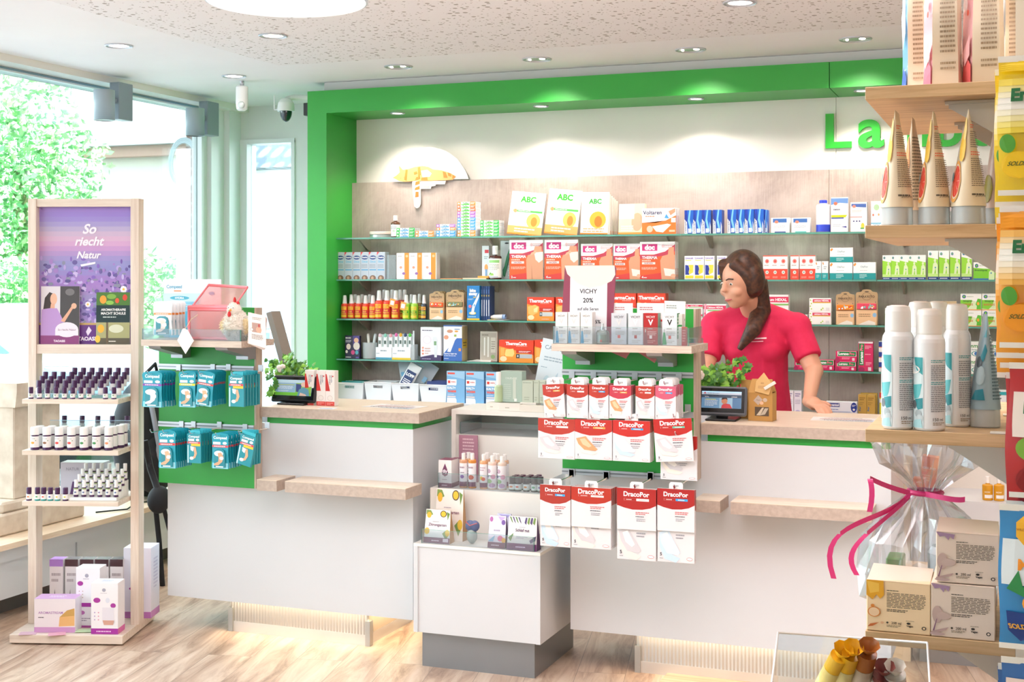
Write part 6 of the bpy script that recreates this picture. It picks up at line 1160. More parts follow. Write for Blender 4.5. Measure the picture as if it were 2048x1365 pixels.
def leafshape(m, c, r, mat, ax, rr):
    n = Vector(ax).normalized(); a = n.orthogonal().normalized(); a = Matrix.Rotation(rr.random() * 6.28, 3, n) @ a; b_ = n.cross(a)
    pts = [(0, -.55), (.35, -.5), (.75, -.35), (.5, 0), (.55, .35), (.2, .35), (0, .9), (-.2, .35), (-.55, .35), (-.5, 0), (-.75, -.35), (-.35, -.5)]
    v = [c + (a * x + b_ * y) * r + n * (-.18 * r * (x * x + y * y)) for x, y in pts] + [c + n * .04 * r]
    m.add(v, [(i, (i + 1) % 12, 12) for i in range(12)], mat)
IV = [M('#5d9a2c', .4), M('#3e7a28', .4), M('#86bf3c', .4)]
def ivy(px, Yp, lab, trails, seed, flower):
    o = Vector((PX(px, Yp), Yp, TOP + .0005)); r = empty('potted_ivy', o, label=lab, cat='plant'); rr = random.Random(seed)
    m = MB(); m.lathe([(.035, 0), (.045, .07), (.047, .09), (.043, .09), (.04, .07), (.001, .07)], M('#e6e2dc', .5), 20, cap=False); m.add([(.04 * math.cos(i), .04 * math.sin(i), .078) for i in [k * .6283 for k in range(10)]], [tuple(range(10))], M('#4c3a2c', .9)); m.build('pot', r)
    m = MB(); s_ = MB()
    for _ in range(120):
        d = Vector((rr.gauss(0, .045), rr.gauss(0, .03), abs(rr.gauss(0, .035)))); leafshape(m, Vector((0, 0, .12)) + d, rr.uniform(.014, .026), rr.choice(IV), (rr.uniform(-.6, .6), -1, rr.uniform(.1, .9)), rr)
    for tr in trails:
        pts = [Vector((0, 0, .1))] + [Vector((PX(x, Yp - dy) - o.x, -dy, PZ(x, y, Yp - dy) - TOP)) for x, y, dy in tr]; s_.tube(pts, .0015, M('#6a7a3a', .7), 5)
        for i in range(len(pts) - 1):
            for k in range(4):
                c = pts[i].lerp(pts[i + 1], (k + rr.random()) / 4) + Vector((rr.uniform(-.012, .012), -.004, rr.uniform(-.012, .012))); leafshape(m, c, rr.uniform(.015, .027), rr.choice(IV), (rr.uniform(-.5, .5), -1, rr.uniform(0, .8)), rr)
    m.build('leaves', r); s_.build('stems', r)
    m = MB(); fx, fy, fs, kind = flower; c = Vector((PX(fx, Yp - .07) - o.x, -.07, PZ(fx, fy, Yp - .07) - TOP))
    FC = M('#f4e6dc', .5)
    if kind == 'heart': m.ball((c.x - fs * .4, c.y, c.z), (fs * .6, fs * .4, fs * .55), FC, 16, 10); m.ball((c.x + fs * .4, c.y, c.z + .004), (fs * .6, fs * .4, fs * .55), FC, 16, 10); m.ball((c.x - .004, c.y, c.z - fs * .5), (fs * .55, fs * .35, fs * .5), FC, 16, 10)
    else:
        for k in range(7): a = k * .9; m.ball((c.x + fs * .45 * math.cos(a), c.y - .004 * (k % 3), c.z + fs * .45 * math.sin(a)), (fs * .5, fs * .3, fs * .5), FC, 12, 8)
    m.build('ornament' if kind == 'heart' else 'blossom', r)
ivy(582, 5.14, 'ivy with a cream heart ornament behind the black framed screen', [[(560, 730, .02), (545, 722, .05), (540, 740, .08)], [(600, 745, .04), (620, 748, .06), (628, 740, .07)], [(560, 755, .1), (545, 775, .14), (538, 790, .15)], [(575, 712, .0), (572, 722, .02)], [(555, 752, .05), (532, 757, .08)]], 5, (562, 736, .022, 'heart'))
ivy(1432, 5.16, 'ivy with a white blossom and a long trailing shoot behind the grey rimmed screen', [[(1450, 745, 0), (1470, 728, 0), (1488, 718, 0)], [(1460, 752, .02), (1490, 748, .04), (1502, 735, .05)], [(1415, 748, .02), (1402, 752, .03)], [(1440, 735, 0), (1455, 730, 0)], [(1460, 765, 0), (1455, 772, 0)]], 8, (1399, 751, .022, 'rose'))
q = P(644, 812, Z=TOP)
NOS = [('r', 0, .0, 1, .12, '#d8433c'), ('l', .15, .02, .85, .1, 2, '#f0a49c'), ('p', [(.0, .9), (.12, .9), (.5, .42), (.0, .42)], '#cf3a36'), ('e', .5, .22, .3, .075, '#d9d0ca'), ('e', .5, .22, .26, .062, '#f4f0ea'), ('tv', 'allergy', .42, .6, .56, .88, '#5a6074', .02), ('tv', 'spray', .62, .66, .76, .88, '#8a90a4', .02), ('e', .82, .84, .08, .02, '#d84a48')]
R('red_triangle_box', [610, 633, 651.3], 17.5, 741, 0, '#f6f2ee', NOS, lambda i, n: '%s of the three white boxes with red triangles beside the black screen' % nth(i, n), group='white boxes with red triangles', Y=q.y, zb=TOP, d=.035)
def paper(x, y, w_, d_, rz, art, lab, Z=TOP, name='paper_sheet', col='#f3efec'):
    q = P(x, y, Z=Z); m = MB(); m.box(-w_ / 2, w_ / 2, -d_ / 2, d_ / 2, 0, .0008, M(col, .5)); m.art(art, lambda u, v, o: (-w_ / 2 + u * w_, -d_ / 2 + v * d_, .0008 + o), aspect=w_ / d_); m.build(name, loc=(q.x, q.y, Z + .0004), rotz=rz, label=lab, cat='paper')
PA = [('p', [(0, 1), (.6, 1), (.1, .4)], '#d8dde6'), ('l', .25, .1, .85, .25, 2, '#b08a8a'), ('t', 'INSUVOCINAL', .1, .75, .9, .9, '#5a5660', .03), ('l', .1, .4, .9, .65, 3, '#c98a90')]
paper(790, 814, .24, .15, 3.0, PA, 'printed paper lying flat on the left counter'); paper(1690, 840, .25, .13, 3.2, PA, 'printed paper lying flat on the right counter'); paper(655, 818, .07, .05, .1, [('r', .1, .1, .9, .3, '#3f86b4')], 'small blue edged card at the foot of the black screen', col='#e9f0f4')
def monitor(px0, py0, px1, py1, Yp, lab):
    a = P(px0, py0, Y=Yp); b_ = P(px1, py1, Y=Yp); r = empty('till_monitor', (b_.x, Yp, TOP + .0005), label=lab, cat='monitor'); d = Vector((a.x - b_.x, 0, a.z - TOP - .0)); G = M('#8f8880', .4)
    m = MB(); n = Vector((.013, 0, .004)); v = [Vector((0, -.0, .06)), Vector((d.x, 0, d.z))]
    pts = [v[0] + n, v[1] + n, v[1] - n, v[0] - n]; m.prism([(p_.x, p_.z) for p_ in pts], G, 'y', 0, .08); m.build('monitor_case', r)
    m = MB(); e = [v[0] - n * 1.05, v[1] - n * 1.05]; m.add([(e[0].x, .01, e[0].z), (e[1].x, .01, e[1].z), (e[1].x, .075, e[1].z), (e[0].x, .075, e[0].z)], [(0, 1, 2, 3)], M('#1a1c20', .15)); m.build('monitor_glass', r)
    m = MB(); m.box(-.09, .08, .06, .2, 0, .012, DARK, .003); m.tube([(.0, .13, .01), (d.x * .3 + .02, .13, d.z * .4)], .014, DARK, 10); m.build('monitor_stand', r)
monitor(537, 625, 577, 735, 5.25, 'tilted grey till monitor seen edge-on behind the ivy on the left counter'); monitor(1391, 680, 1402, 745, 5.38, 'tilted till monitor partly hidden by the green hook panel on the right counter')
def kraft(x0, x1, yt, yb, lab, full=True):
    q = P((x0 + x1) / 2, yb, Z=TOP); a, b_ = PX(x0, q.y), PX(x1, q.y); w_ = b_ - a; h = PZ((x0 + x1) / 2, yt, q.y) - TOP; r = empty('kraft_paper_bag', ((a + b_) / 2, q.y, TOP + .0006), -.05, label=lab, cat='paper bag'); K = M('#c1934f', .7); K2 = M('#d8b072', .7); d = w_ * .75; hb = h * .68
    m = MB(); m.box(-w_ / 2, w_ / 2, 0, d, 0, hb, K); m.add([(-w_ / 2, 0, hb), (w_ / 2, 0, hb), (w_ * .42, d * .45, h), (-w_ * .42, d * .45, h)], [(0, 1, 2, 3)], K); m.add([(-w_ / 2, d, hb), (w_ / 2, d, hb), (w_ * .42, d * .5, h), (-w_ * .42, d * .5, h)], [(3, 2, 1, 0)], K)
    m.add([(w_ / 2, 0, hb), (w_ / 2, d, hb), (w_ * .42, d * .5, h), (w_ * .42, d * .45, h), (w_ * .3, d * .48, hb)], [(0, 1, 4), (0, 4, 3), (1, 2, 4)], K); m.add([(-w_ / 2, 0, hb), (-w_ / 2, d, hb), (-w_ * .42, d * .5, h), (-w_ * .42, d * .45, h), (-w_ * .3, d * .48, hb)], [(1, 0, 4), (0, 3, 4), (2, 1, 4)], K)
    if full: m.art([('p', [(.22, .72), (.42, .92), (.6, .76), (.42, .56)], '#c9b8a8'), ('e', .7, .75, .09, .07, '#d2c0ac'), ('e', .56, .64, .08, .06, '#f0c6a4'), ('t', 'Apo', .32, .7, .52, .78, '#9a8a78', .02), ('r', .28, .18, .86, .5, '#5b4c3c'), ('p', [(.34, .2), (.5, .2), (.66, .48), (.58, .48), (.46, .34)], '#d9cdb4'), ('p', [(.5, .2), (.7, .24), (.84, .46), (.7, .46)], '#c9bea8')], lambda u, v, o: (-w_ / 2 + u * w_, -o, v * hb), aspect=w_ / hb)
    m.build('bag_body', r)
    if full:
        m = MB(); m.prism([(-.03, .0), (.025, -.012), (.035, .03), (.0, .075), (-.028, .04)], K2, 'y', 0, .001); m.art([('t', 'ein', .3, .5, .6, .62, '#a87a44', .02), ('l', .2, .2, .8, .4, 2, '#b88a54')], lambda u, v, o: (-.03 + .06 * u, -o, v * .06), aspect=1); m.build('bag_tag', r, loc=(.01, -.004, hb + .005), rot=(-.3, 0, 0))
        m = MB(); m.box(-.006, .006, -.006, .006, -.024, .024, M('#f3ece2', .5), .001); m.build('clothes_peg', r, loc=(.04, -.012, hb + .03), rot=(0, 1.0, 0))
kraft(1479, 1503, 761, 838, 'kraft paper bag standing behind the one with the window', False); kraft(1496, 1545, 760, 843, 'kraft paper bag with a paper tag, peg and clear window on the right counter')

# ---- tiered display goods
def T(name, x0, x1, yt, z, Y, col, art, lab, cat='box', **k): return S(name, x0, x1, yt, 0, col, art, lab, cat, zb=z, Y=Y, **k)
VI_ = '#73325a'
T('diy_box', 877, 903, 921, T2, 4.975, '#f2ecea', [('r', 0, 0, 1, .16, VI_), ('l', .25, .05, .75, .11, 1, '#e8d4e0'), ('p', [(.5, .88), (.66, .68), (.74, .55), (.7, .46), (.5, .4), (.3, .46), (.26, .55), (.34, .68)], VI_), ('t', 'diy', .28, .5, .72, .66, '#f6eef2', .03), ('l', .28, .26, .72, .32, 1, '#b9a8b0')], 'white box with a plum drop and the letters diy on the middle step', d=.07, side=[('r', 0, 0, 1, .16, VI_)], top=[('r', 0, 0, 1, 1, '#9c5a74')])
T('diy_box', 900, 918, 919, T2, 5.055, '#efe6ea', [('r', 0, 0, 1, .16, VI_)], 'second white and plum box directly behind the one with the drop', d=.05, top=[('r', 0, 0, 1, 1, '#9c5a74')])
def oil(x, yt, body, lab, Y=4.985, w=15, art=None, g=None):
    return pbottle('massage_oil_bottle', x, w, yt, 0, body, '#f0ece8', lab, '#f3eef0', art or [('l', .2, .75, .8, .9, 1, '#b49aa8'), ('r', 0, 0, 1, .2, VI_), ('e', .5, .42, .2, .08, '#8a5fb0'), ('l', .3, .55, .7, .65, 1, '#9c8f98')], Y=Y, zb=T2, zlab=(.05, .72), shoulder=.82, capz=.80, neck=.45, capr=.5, group=g, rz=0)
FL = [('e', .5, .4, .3, .1, '#d85a3a'), ('r', 0, 0, 1, .2, VI_), ('l', .2, .75, .8, .9, 1, '#b49aa8')]
oil(924, 908, '#d9a27c', 'slim oil bottle with a lavender picture next to the drop box'); oil(941.5, 908, '#d98a34', 'slim oil bottle with an orange fruit picture', art=FL)
oil(964.5, 910, '#e0a678', 'slim oil bottle with a citrus picture in the middle of the step', art=[('e', .4, .4, .2, .08, '#e8c23a'), ('e', .6, .36, .2, .08, '#e0562c'), ('r', 0, 0, 1, .2, VI_), ('l', .2, .7, .8, .9, 2, '#c9a8b4')])
FW = [('e', .3, .75, .2, .1, '#c9a2b8'), ('e', .7, .5, .22, .1, '#d893b0'), ('e', .35, .3, .25, .1, '#9fc48a'), ('e', .6, .12, .3, .1, '#c7a0c4'), ('l', .2, .5, .8, .6, 1, '#8a7a88'), ('e', .2, .5, .1, .05, '#7f5fa0')]
oil(981.5, 913, '#e8c8b8', 'flowered oil bottle, first of two beside the small dark bottles', art=FW, w=17); oil(1001, 914, '#e6cdbc', 'flowered oil bottle with dark flower stems next to the small dark bottles', art=FW[::-1], w=17)
for i, x in enumerate((934, 971, 986, 992, 1007)): oil(x, 906 + i, '#dcae8c', '%s oil bottle in the half hidden back row' % nth(i, 5), Y=5.045, g='oil bottles in the back row of the middle step')
def mini(name, x, wpx, yt, zb, Y, body, cap, lab, art=(), g=None, lc='#eef0ec', capz=.58, par=None):
    return pbottle(name, x, wpx, yt, 0, body, cap, lab, lc, art, Y=Y, zb=zb, zlab=(.08, .5), shoulder=.56, capz=capz, neck=.5, capr=.86, group=g)
MA = lambda c: [('e', .5, .55, .2, .16, c), ('r', 0, 0, 1, .12, '#6a7f6a')]
for i, (x, c) in enumerate(((1022, '#d98a5a'), (1034, '#d85a3a'), (1050.5, '#e08a3a'), (1066.5, '#58a06a'), (1079, '#8a6ab0'))): mini('essential_oil_bottle', x, 12.5, 955, T2, 4.985, '#3f3038', '#4a4448', '%s small dark oil bottle in the front row of the middle step' % nth(i, 5), MA(c), 'small dark oil bottles, front row of the middle step')
for j in range(2):
    for i, x in enumerate((1027, 1039, 1055, 1071)): mini('essential_oil_bottle', x + 5 * j, 12, 953 - 2 * j, T2, 5.02 + .04 * j, '#3f3038', '#5a3048' if j else '#4a3a44', '%s small dark oil bottle in the %s row of the middle step' % (nth(i, 4), ('second', 'third')[j]), (), 'small dark oil bottles, rear rows of the middle step')
cx, w_, h = span(915, 953, 872, T2, 5.13); m = MB(); m.prism([(-w_ / 2, 0), (w_ / 2, 0), (w_ / 2 - .002, h), (-w_ / 2, h * .995)], M('#b78296', .35), 'y', 0, .006); m.art([('l', .2, .45, .8, .95, 7, '#e6c6d0'), ('l', .15, .1, .8, .35, 4, '#e0bcc8')], boxmaps(w_, .01, h)[0], aspect=.5); m.build('info_card', loc=(cx, 5.145, T2 + .0006), label='plum pink printed card standing behind the oil bottles', cat='card')
def satchel(x0, x1, yt, yb, Y, col, front, art, lab, side, lean=.0):
    cx, w_, h = span(x0, x1, yt, T1, Y); d = .05; m = MB(); hw = w_ / 2; tp = .4
    v = [(-hw, 0, 0), (hw, 0, 0), (hw, d, 0), (-hw, d, 0), (-hw * .93, d * tp, h), (hw * .93, d * tp, h), (hw * .93, d * (tp + .08), h), (-hw * .93, d * (tp + .08), h)]
    m.add(v, [(0, 3, 2, 1), (3, 7, 6, 2), (4, 5, 6, 7)], M(side, .6)); m.add(v, [(1, 2, 6, 5), (3, 0, 4, 7)], M(side, .6)); m.add(v, [(0, 1, 5, 4)], M(col, .4))
    m.art(art, lambda u, v_, o: (-hw + u * w_ + hw * .07 * v_ * (1 - 2 * u), d * tp * v_ - o * 1.2, v_ * h), aspect=w_ / h)
    return m.build('bath_salt_pack', loc=(cx, Y, T1 + .0006), label=lab, cat='pack')
LEM = [('p', [(.02, .98), (.2, .97), (.3, .85), (.15, .8), (.02, .85)], '#7f9a4a'), ('e', .14, .83, .09, .09, '#e9b62c'), ('e', .72, .88, .13, .1, '#4a3820'), ('e', .72, .88, .1, .08, '#f0c02c'), ('p', [(.85, .95), (.98, .9), (.9, .7)], '#6f8f3c'), ('e', .1, .35, .1, .1, '#e9c24a'), ('p', [(.7, .3), (.85, .4), (.98, .3), (.85, .1)], '#7fa05a'), ('e', .9, .32, .09, .1, '#ecc84a'), ('l', .3, .62, .6, .66, 1, '#b9a8b0'), ('t', 'Zitrongarten', .14, .48, .86, .6, '#7a3a66', .01)]
satchel(868, 925, 980, 1080, 4.875, '#f2ebe2', 0, LEM, 'upper lemon bath salt pack with a brown paper side, at the back', '#b98e62')
satchel(847, 899, 1022, 1085, 4.815, '#eef1ee', 0, LEM + [('r', 0, 0, 1, .17, VI_), ('l', .3, .05, .75, .11, 1, '#e8d4e0'), ('r', .74, .05, .95, .15, '#e6d8e4')], 'front lemon bath salt pack with a plum foot behind the glass', '#b98e62')
satchel(975, 1010, 1034, 1096, 4.812, '#eae4f0', 0, [('e', .12, .88, .1, .08, '#b56aa8'), ('e', .85, .8, .12, .08, '#7f5fa8'), ('p', [(.5, .98), (.98, .96), (.7, .84)], '#c9b0e0'), ('l', .3, .5, .75, .6, 1, '#b9b0c4'), ('e', .7, .3, .16, .09, '#e87aa0'), ('e', .9, .25, .12, .08, '#f0b04a'), ('p', [(0, .2), (.4, .4), (.3, .2)], '#8fc0dc'), ('r', 0, 0, 1, .18, VI_), ('l', .2, .06, .8, .12, 1, '#e8d4e0')], 'narrow flowered bath salt pack left of the Schlaf gut pack', '#6a5478')
satchel(990, 1020, 1030, 1090, 4.865, '#dfe0f2', 0, [('p', [(.1, .98), (.98, .96), (.6, .84)], '#b0a8e0')], 'pale lilac pack peeping out behind the narrow flowered one', '#6a5478')
LAV = [('p', [(.02 + .1 * i, .98), (.08 + .1 * i, .97), (.16 + .1 * i, .78), (.1 + .1 * i, .84)], ('#6a8a4a', '#5a4a7a')[i % 2]) for i in range(4)] + [('p', [(.6 + .1 * i, .98), (.66 + .1 * i, .97), (.62 + .1 * i, .76), (.56 + .1 * i, .82)], ('#5a4a7a', '#7a9a4a')[i % 2]) for i in range(4)] + [('t', 'Schlaf gut', .26, .52, .74, .64, '#5a2a58', .02), ('l', .38, .67, .62, .7, 1, '#a89ab0'), ('p', [(.02, .35), (.2, .5), (.12, .25)], '#7a9a5a'), ('p', [(.75, .3), (.98, .45), (.95, .3), (.8, .22)], '#5a4a7a'), ('r', 0, 0, 1, .2, '#6a2a68'), ('l', .3, .07, .7, .13, 1, '#e8d4f0'), ('l', .3, .34, .7, .42, 2, '#c4bccc')]
satchel(1013, 1073, 1036, 1102, 4.806, '#f1f0ec', 0, LAV, 'white and purple Schlaf gut bath salt pack at the corner of the low glass', '#55305f')
cx, w_, h = span(931, 957, 1040, T1, 4.86); m = MB(); m.ball((0, 0, .03), (.022, .02, .03), M('#9aa6a0', .4)); m.ball((-.008, 0, .07), (.02, .016, .022), M('#5d6a90', .4)); m.ball((.012, 0, .07), (.02, .016, .022), M('#5d6a90', .4)); m.tube([(-.02, -.02, .09), (0, -.025, .075), (.03, -.02, .085)], .002, M('#c86a6a', .5), 6); m.build('bath_heart', loc=(cx, 4.86, T1 + .001), label='blue heart shaped bath trinket with a red ribbon behind the low glass', cat='trinket')
# sage green skin care on top
ZT = T3; SG = '#c3cbb8'
for i, (a, b_, yt, Y) in enumerate(((972, 1000, 806, 5.19), (998, 1040, 808, 5.175), (1040, 1072, 806, 5.2))): T('riser_block', a, b_, yt, ZT, Y, '#ebe4da', [('l', .3, .3, .6, .6, 1, '#b9b4a4')], ('first low cream riser block under the pump bottle', 'middle low cream riser block under the sage bag', 'low cream riser block under the sage boxes')[i], cat='riser', d=.06)
hr = PZ(1000, 806, 5.19) - ZT + .001
pbottle('pump_bottle', 994.5, 17, 745, 0, '#b5c9a0', '#f0f0ea', 'green pump bottle with white head on the tiered display', '#b5c9a0', (), Y=5.2, zb=ZT + hr, zlab=(.05, .5), shoulder=.56, capz=.56, neck=.6, capr=.62)
T('sage_gift_box', 1001, 1044, 743, ZT + hr, 5.215, '#a9bdae', [('t', 'CAUDALIE', .1, .74, .9, .8, '#dfe7df', .01), ('r', .58, .1, .72, .8, '#c9d2c4'), ('r', .64, .03, .76, .12, '#f0f0ea'), ('l', .15, .1, .5, .6, 8, '#bfcdc0')], 'sage green gift box behind the pump bottle', d=.05)
for i, (a, b_) in enumerate(((1044, 1066), (1067, 1078), (1078.5, 1090))): T('sage_box', a, b_, 762, ZT + hr, 5.21, SG, [('l', .1, .88, .9, .93, 1, '#8f9a84'), ('l', .2, .1, .7, .3, 2, '#a8b09a')], '%s of the three sage grey boxes on the tiered display' % nth(i, 3), group='sage grey boxes on the tiered display', d=.05)
T('riser_block', 1040, 1104, 812, ZT, 5.17, '#e6dfd2', [], 'long thin cream board in front of the sage boxes', cat='riser', d=.02)
cx, w_, h = span(1062, 1124, 680, ZT, 5.32); m = MB(); m.box(-w_ / 2, w_ / 2, 0, .003, 0, h * 1.0, M('#dce8ee', .4)); m.art([('t', 'CAUDALIE', .12, .84, .95, .92, '#7a94a4', .01), ('l', .15, .68, .85, .76, 2, '#9fb4c0'), ('l', .1, .58, .4, .6, 1, '#8faab8'), ('e', .35, .3, .13, .18, '#c2dbe6'), ('e', .35, .28, .06, .1, '#8fa0b8'), ('p', [(.6, .05), (.72, .1), (.68, .55), (.62, .5)], '#b9d2de'), ('p', [(.55, 0), (.95, 0), (.95, .22), (.58, .25)], '#bfd8e4'), ('p', [(.85, .3), (.9, .3), (.92, .7), (.88, .7)], '#a9c4d2')], boxmaps(w_, .003, h)[0], aspect=w_ / h)
m.build('advert_card', loc=(cx, 5.31, ZT + .001), rot=(-.08, .17, 0), label='pale blue advertising card leaning behind the sage boxes', cat='card')
# ================================================================== FLOWER POSTER STAND
SA = math.radians(18.4); SC0 = Vector((-3.83, 4.756, 0)); RS = Matrix.Rotation(SA, 3, 'Z')
def SL(px, py, ly):                       # pixel -> stand coordinates on the plane y = ly of the stand
    r = (px - 1024) / FPX; d = Vector((-_s + r * _c, _c + r * _s, -(py - 554) / FPX)); n = RS @ Vector((0, 1, 0))
    t = (SC0.dot(n) + ly) / d.dot(n); q = Matrix.Rotation(-SA, 3, 'Z') @ (d * t - SC0); return q.x, CAM_H + q.z
def SW(x, y, z): q = RS @ Vector((x, y, 0)) + SC0; return (q.x, q.y, z)
st = empty('product_stand', SC0, SA, label='whitewashed wooden product stand with a purple flower poster and three shelves', cat='display stand')
m = MB(); m.box(-.2425, .2425, -.2135, .2135, .006, .042, BIRCHX, .002); m.build('base_board', st)
for x in (-.236, .216): m = MB(); m.box(x, x + .036, -.035, .035, .042, 1.89, BIRCHZ, .001); m.build('post', st)
for a, b_ in ((1.855, 1.889), (1.215, 1.256)): m = MB(); m.box(-.2, .216, -.03, .03, a, b_, BIRCHX, .001); m.build('cross_rail', st)
ZA, ZB, ZC = 1.032, .815, .600
for z in (ZA, ZB, ZC): m = MB(); m.box(-.199, .214, -.185, .10, z - .02, z, BIRCHX, .001); m.build('shelf', st)
rr = random.Random(3); A = [('r', 0, i / 28, 1, (i + 1.1) / 28, '#%02x%02x%02x' % (int(158 + 45 * math.exp(-((i - 21) / 3.5) ** 2) + 12 * math.sin(i * .7)), int(140 + 38 * math.exp(-((i - 21) / 3) ** 2) + 8 * math.sin(i * .9)), int(194 + i * .6))) for i in range(28)]  # printed purples lightened evenly, pale reflections on the sheet put into the colour
for i in range(420):
    v = rr.uniform(.1, .55 + .08 * math.sin(i)); A.append(('e', rr.random() * .96 + .02, v, rr.uniform(.008, .03), rr.uniform(.006, .02), rr.choice(['#7a5fa8', '#b9a3dc', '#8a6cc0', '#c9b8e4', '#6f62a0', '#8d8fa6', '#a684c8', '#5f5590'])))
for (u, v, r_) in ((.76, .35, .04), (.84, .3, .05), (.52, .29, .025), (.9, .4, .03)):
    for k in range(8): a = k * .785; A.append(('e', u + r_ * .8 * math.cos(a), v + r_ * .55 * math.sin(a), r_ * .42, r_ * .3, '#f3eef2'))
    A.append(('e', u, v, r_ * .4, r_ * .27, '#f0c23a'))
A += [('r', 0, 0, 1, .14, '#6a3a86'), ('r', 0, .14, 1, .155, '#c9a86a'), ('t', 'So', .46, .8, .6, .88, '#f6f0f8', .03, .3), ('t', 'riecht', .38, .71, .68, .79, '#f6f0f8', .03, .3), ('t', 'Natur', .4, .61, .65, .69, '#f6f0f8', .03, .3), ('p', [(.44, .58), (.6, .6), (.6, .585), (.45, .565)], '#f6f0f8'), ('p', [(.52, .06), (.56, .1), (.53, .13), (.5, .09)], '#e8dcf0'), ('t', 'TAOASIS', .36, .025, .68, .055, '#f0e6f4', .04)]
m = MB(); m.box(-.2, .216, .0, .006, 1.256, 1.855, M('#8a76b4', .2)); m.art(A, lambda u, v, o: (-.2 + .416 * u, -o, 1.256 + .599 * v), aspect=.416 / .599, fin=.25, step=.000004); m.build('poster', st)
def standcard(x0, x1, yt, lab, art, Z=1.2565, ly=-.018):
    a, _ = SL(x0, 680, ly); b_, _ = SL(x1, 680, ly); _, zt = SL(x0, yt, ly); h = zt - Z; w_ = b_ - a
    m = MB(); m.box(-w_ / 2, w_ / 2, 0, .004, 0, h, M('#e9e6ea', .35)); m.art(art, boxmaps(w_, .004, h)[0], aspect=w_ / h, step=.00004); m.build('info_card', loc=SW((a + b_) / 2, ly, Z), rot=(-.03, 0, SA), label=lab, cat='card')
standcard(81, 158, 573, 'upright card of a long haired woman in a lilac shirt on the poster ledge', [('r', 0, 0, .5, 1, '#dcd6dc'), ('r', .5, .1, 1, 1, '#4a4648'), ('p', [(.05, .55), (.1, .8), (.22, .9), (.36, .86), (.3, .6), (.22, .56)], '#3a2a28'), ('e', .33, .78, .09, .1, '#e4b498'), ('p', [(.26, .7), (.36, .7), (.36, .6), (.24, .6)], '#dfa98c'), ('p', [(.0, .15), (.02, .6), (.22, .62), (.42, .62), (.52, .5), (.6, .38), (.5, .36), (.46, .15)], '#b893cc'), ('p', [(.52, .4), (.62, .38), (.8, .58), (.9, .68), (.84, .7), (.7, .56)], '#dfa98c'), ('e', .86, .66, .07, .05, '#e4b498'), ('e', .75, .9, .12, .06, '#7a7678'), ('r', 0, 0, 1, .15, '#8a3f78'), ('e', .68, .25, .3, .13, '#ece2ec'), ('r', .38, .15, .98, .25, '#ece2ec'), ('t', 'So riecht Natur', .45, .22, .92, .28, '#8a6a86', .01), ('t', 'TAOASIS', .34, .03, .64, .08, '#f0e0ee', .04)])
standcard(192, 259, 585, 'dark green card with fruit pictures and white capitals on the poster ledge', [('r', 0, .75, 1, 1, '#4f7a34'), ('e', .2, .86, .1, .08, '#f0a03c'), ('e', .62, .84, .06, .05, '#e05a34'), ('e', .85, .9, .07, .06, '#d84a38'), ('e', .45, .92, .14, .05, '#7fae4a'), ('e', .4, .8, .12, .04, '#8fc054'), ('r', 0, .42, 1, .75, '#1c3436'), ('t', 'AROMATHERAPIE', .14, .64, .88, .69, '#f3f3f0', .03), ('t', 'MACHT SCHULE', .14, .57, .88, .62, '#f3f3f0', .03), ('l', .2, .5, .8, .55, 1, '#b9c4c0'), ('r', 0, 0, 1, .42, '#a9a878'), ('r', 0, 0, 1, .12, '#5a5444'), ('e', .14, .3, .1, .08, '#f0b43c'), ('e', .05, .1, .08, .07, '#f0c24a'), ('e', .6, .3, .22, .08, '#d9dcc0'), ('r', .3, .0, .36, .42, '#6a5a44'), ('l', .38, .04, .62, .08, 1, '#e9e6da')])
PUR = '#48244f'
def sbottle(name, x0, w_, h, ly, z, body, cap, lab, lc='#f0f0ee', art=(), g=None, lean=0.0, capz=.56, capr=.9, foot=None, kinds=None):
    r = w_ / 2; m = MB(); B = M(body, .2, 0, .3); F_ = M(foot, .4) if foot else B
    m.lathe([(r * .92, 0), (r, h * .02), (r, h * .12), (r, h * (capz - .06)), (r * .8, h * (capz - .02)), (r * .6, h * capz)], B, 14, mats=[F_, F_, M(lc, .4), B, B])
    if art: m.art(art, lambda u, v, o: ((r + o) * math.sin((u - .5) * 2.4), -(r + o) * math.cos((u - .5) * 2.4), h * (.12 + v * (capz - .18))), curved=True, aspect=r * 2.4 / (h * (capz - .18)))
    o = m.build(name, loc=SW(x0, ly, z), rot=(lean, 0, SA), label=lab, cat='bottle', group=g)
    c = MB(); c.lathe([(r * capr, h * capz), (r * capr, h * .96), (r * capr * .9, h), (.0005, h)], M(cap, .3), 14); c.build('cap', o); return o
# upper shelf
g = 'purple capped oil bottles in front on the upper stand shelf'
px_ = (62, 79, 95, 112, 129, 145.5, 162, 178, 211, 228); fr = None
for i, x in enumerate(px_):
    X, _ = SL(x, 790, -.165); lb = '%s small purple bottle in the front row of the upper stand shelf' % nth(i, 10)
    if fr is None: fr = sbottle('oil_bottle', X, .0215, .05, -.165, ZA, PUR, PUR, lb, art=[('e', .5, .55, .16, .12, '#7fa86a'), ('l', .2, .7, .8, .9, 1, '#8a8f88')], g=g, capz=.52)
    else: dup(fr, SW(X, -.165, ZA), label=lb)
tr_ = empty('acrylic_riser', SC0, SA, label='clear acrylic riser holding tilted purple bottles on the upper stand shelf', cat='riser')
m = MB()
for k in range(4): m.box(-.18, .205, -.135 + .035 * k, -.10 + .035 * k, ZA + .0005, ZA + .012 + .016 * k, ACRYL)
m.box(-.18, .205, .006, .008, ZA + .0005, ZA + .125, ACRYL); m.box(-.18, .205, .0055, .0085, ZA + .125, ZA + .1265, M('#cfe2f4', .2)); m.build('riser_steps', tr_)
proto = None; miss = {(1, 3), (2, 3), (8, 0), (0, 3)}
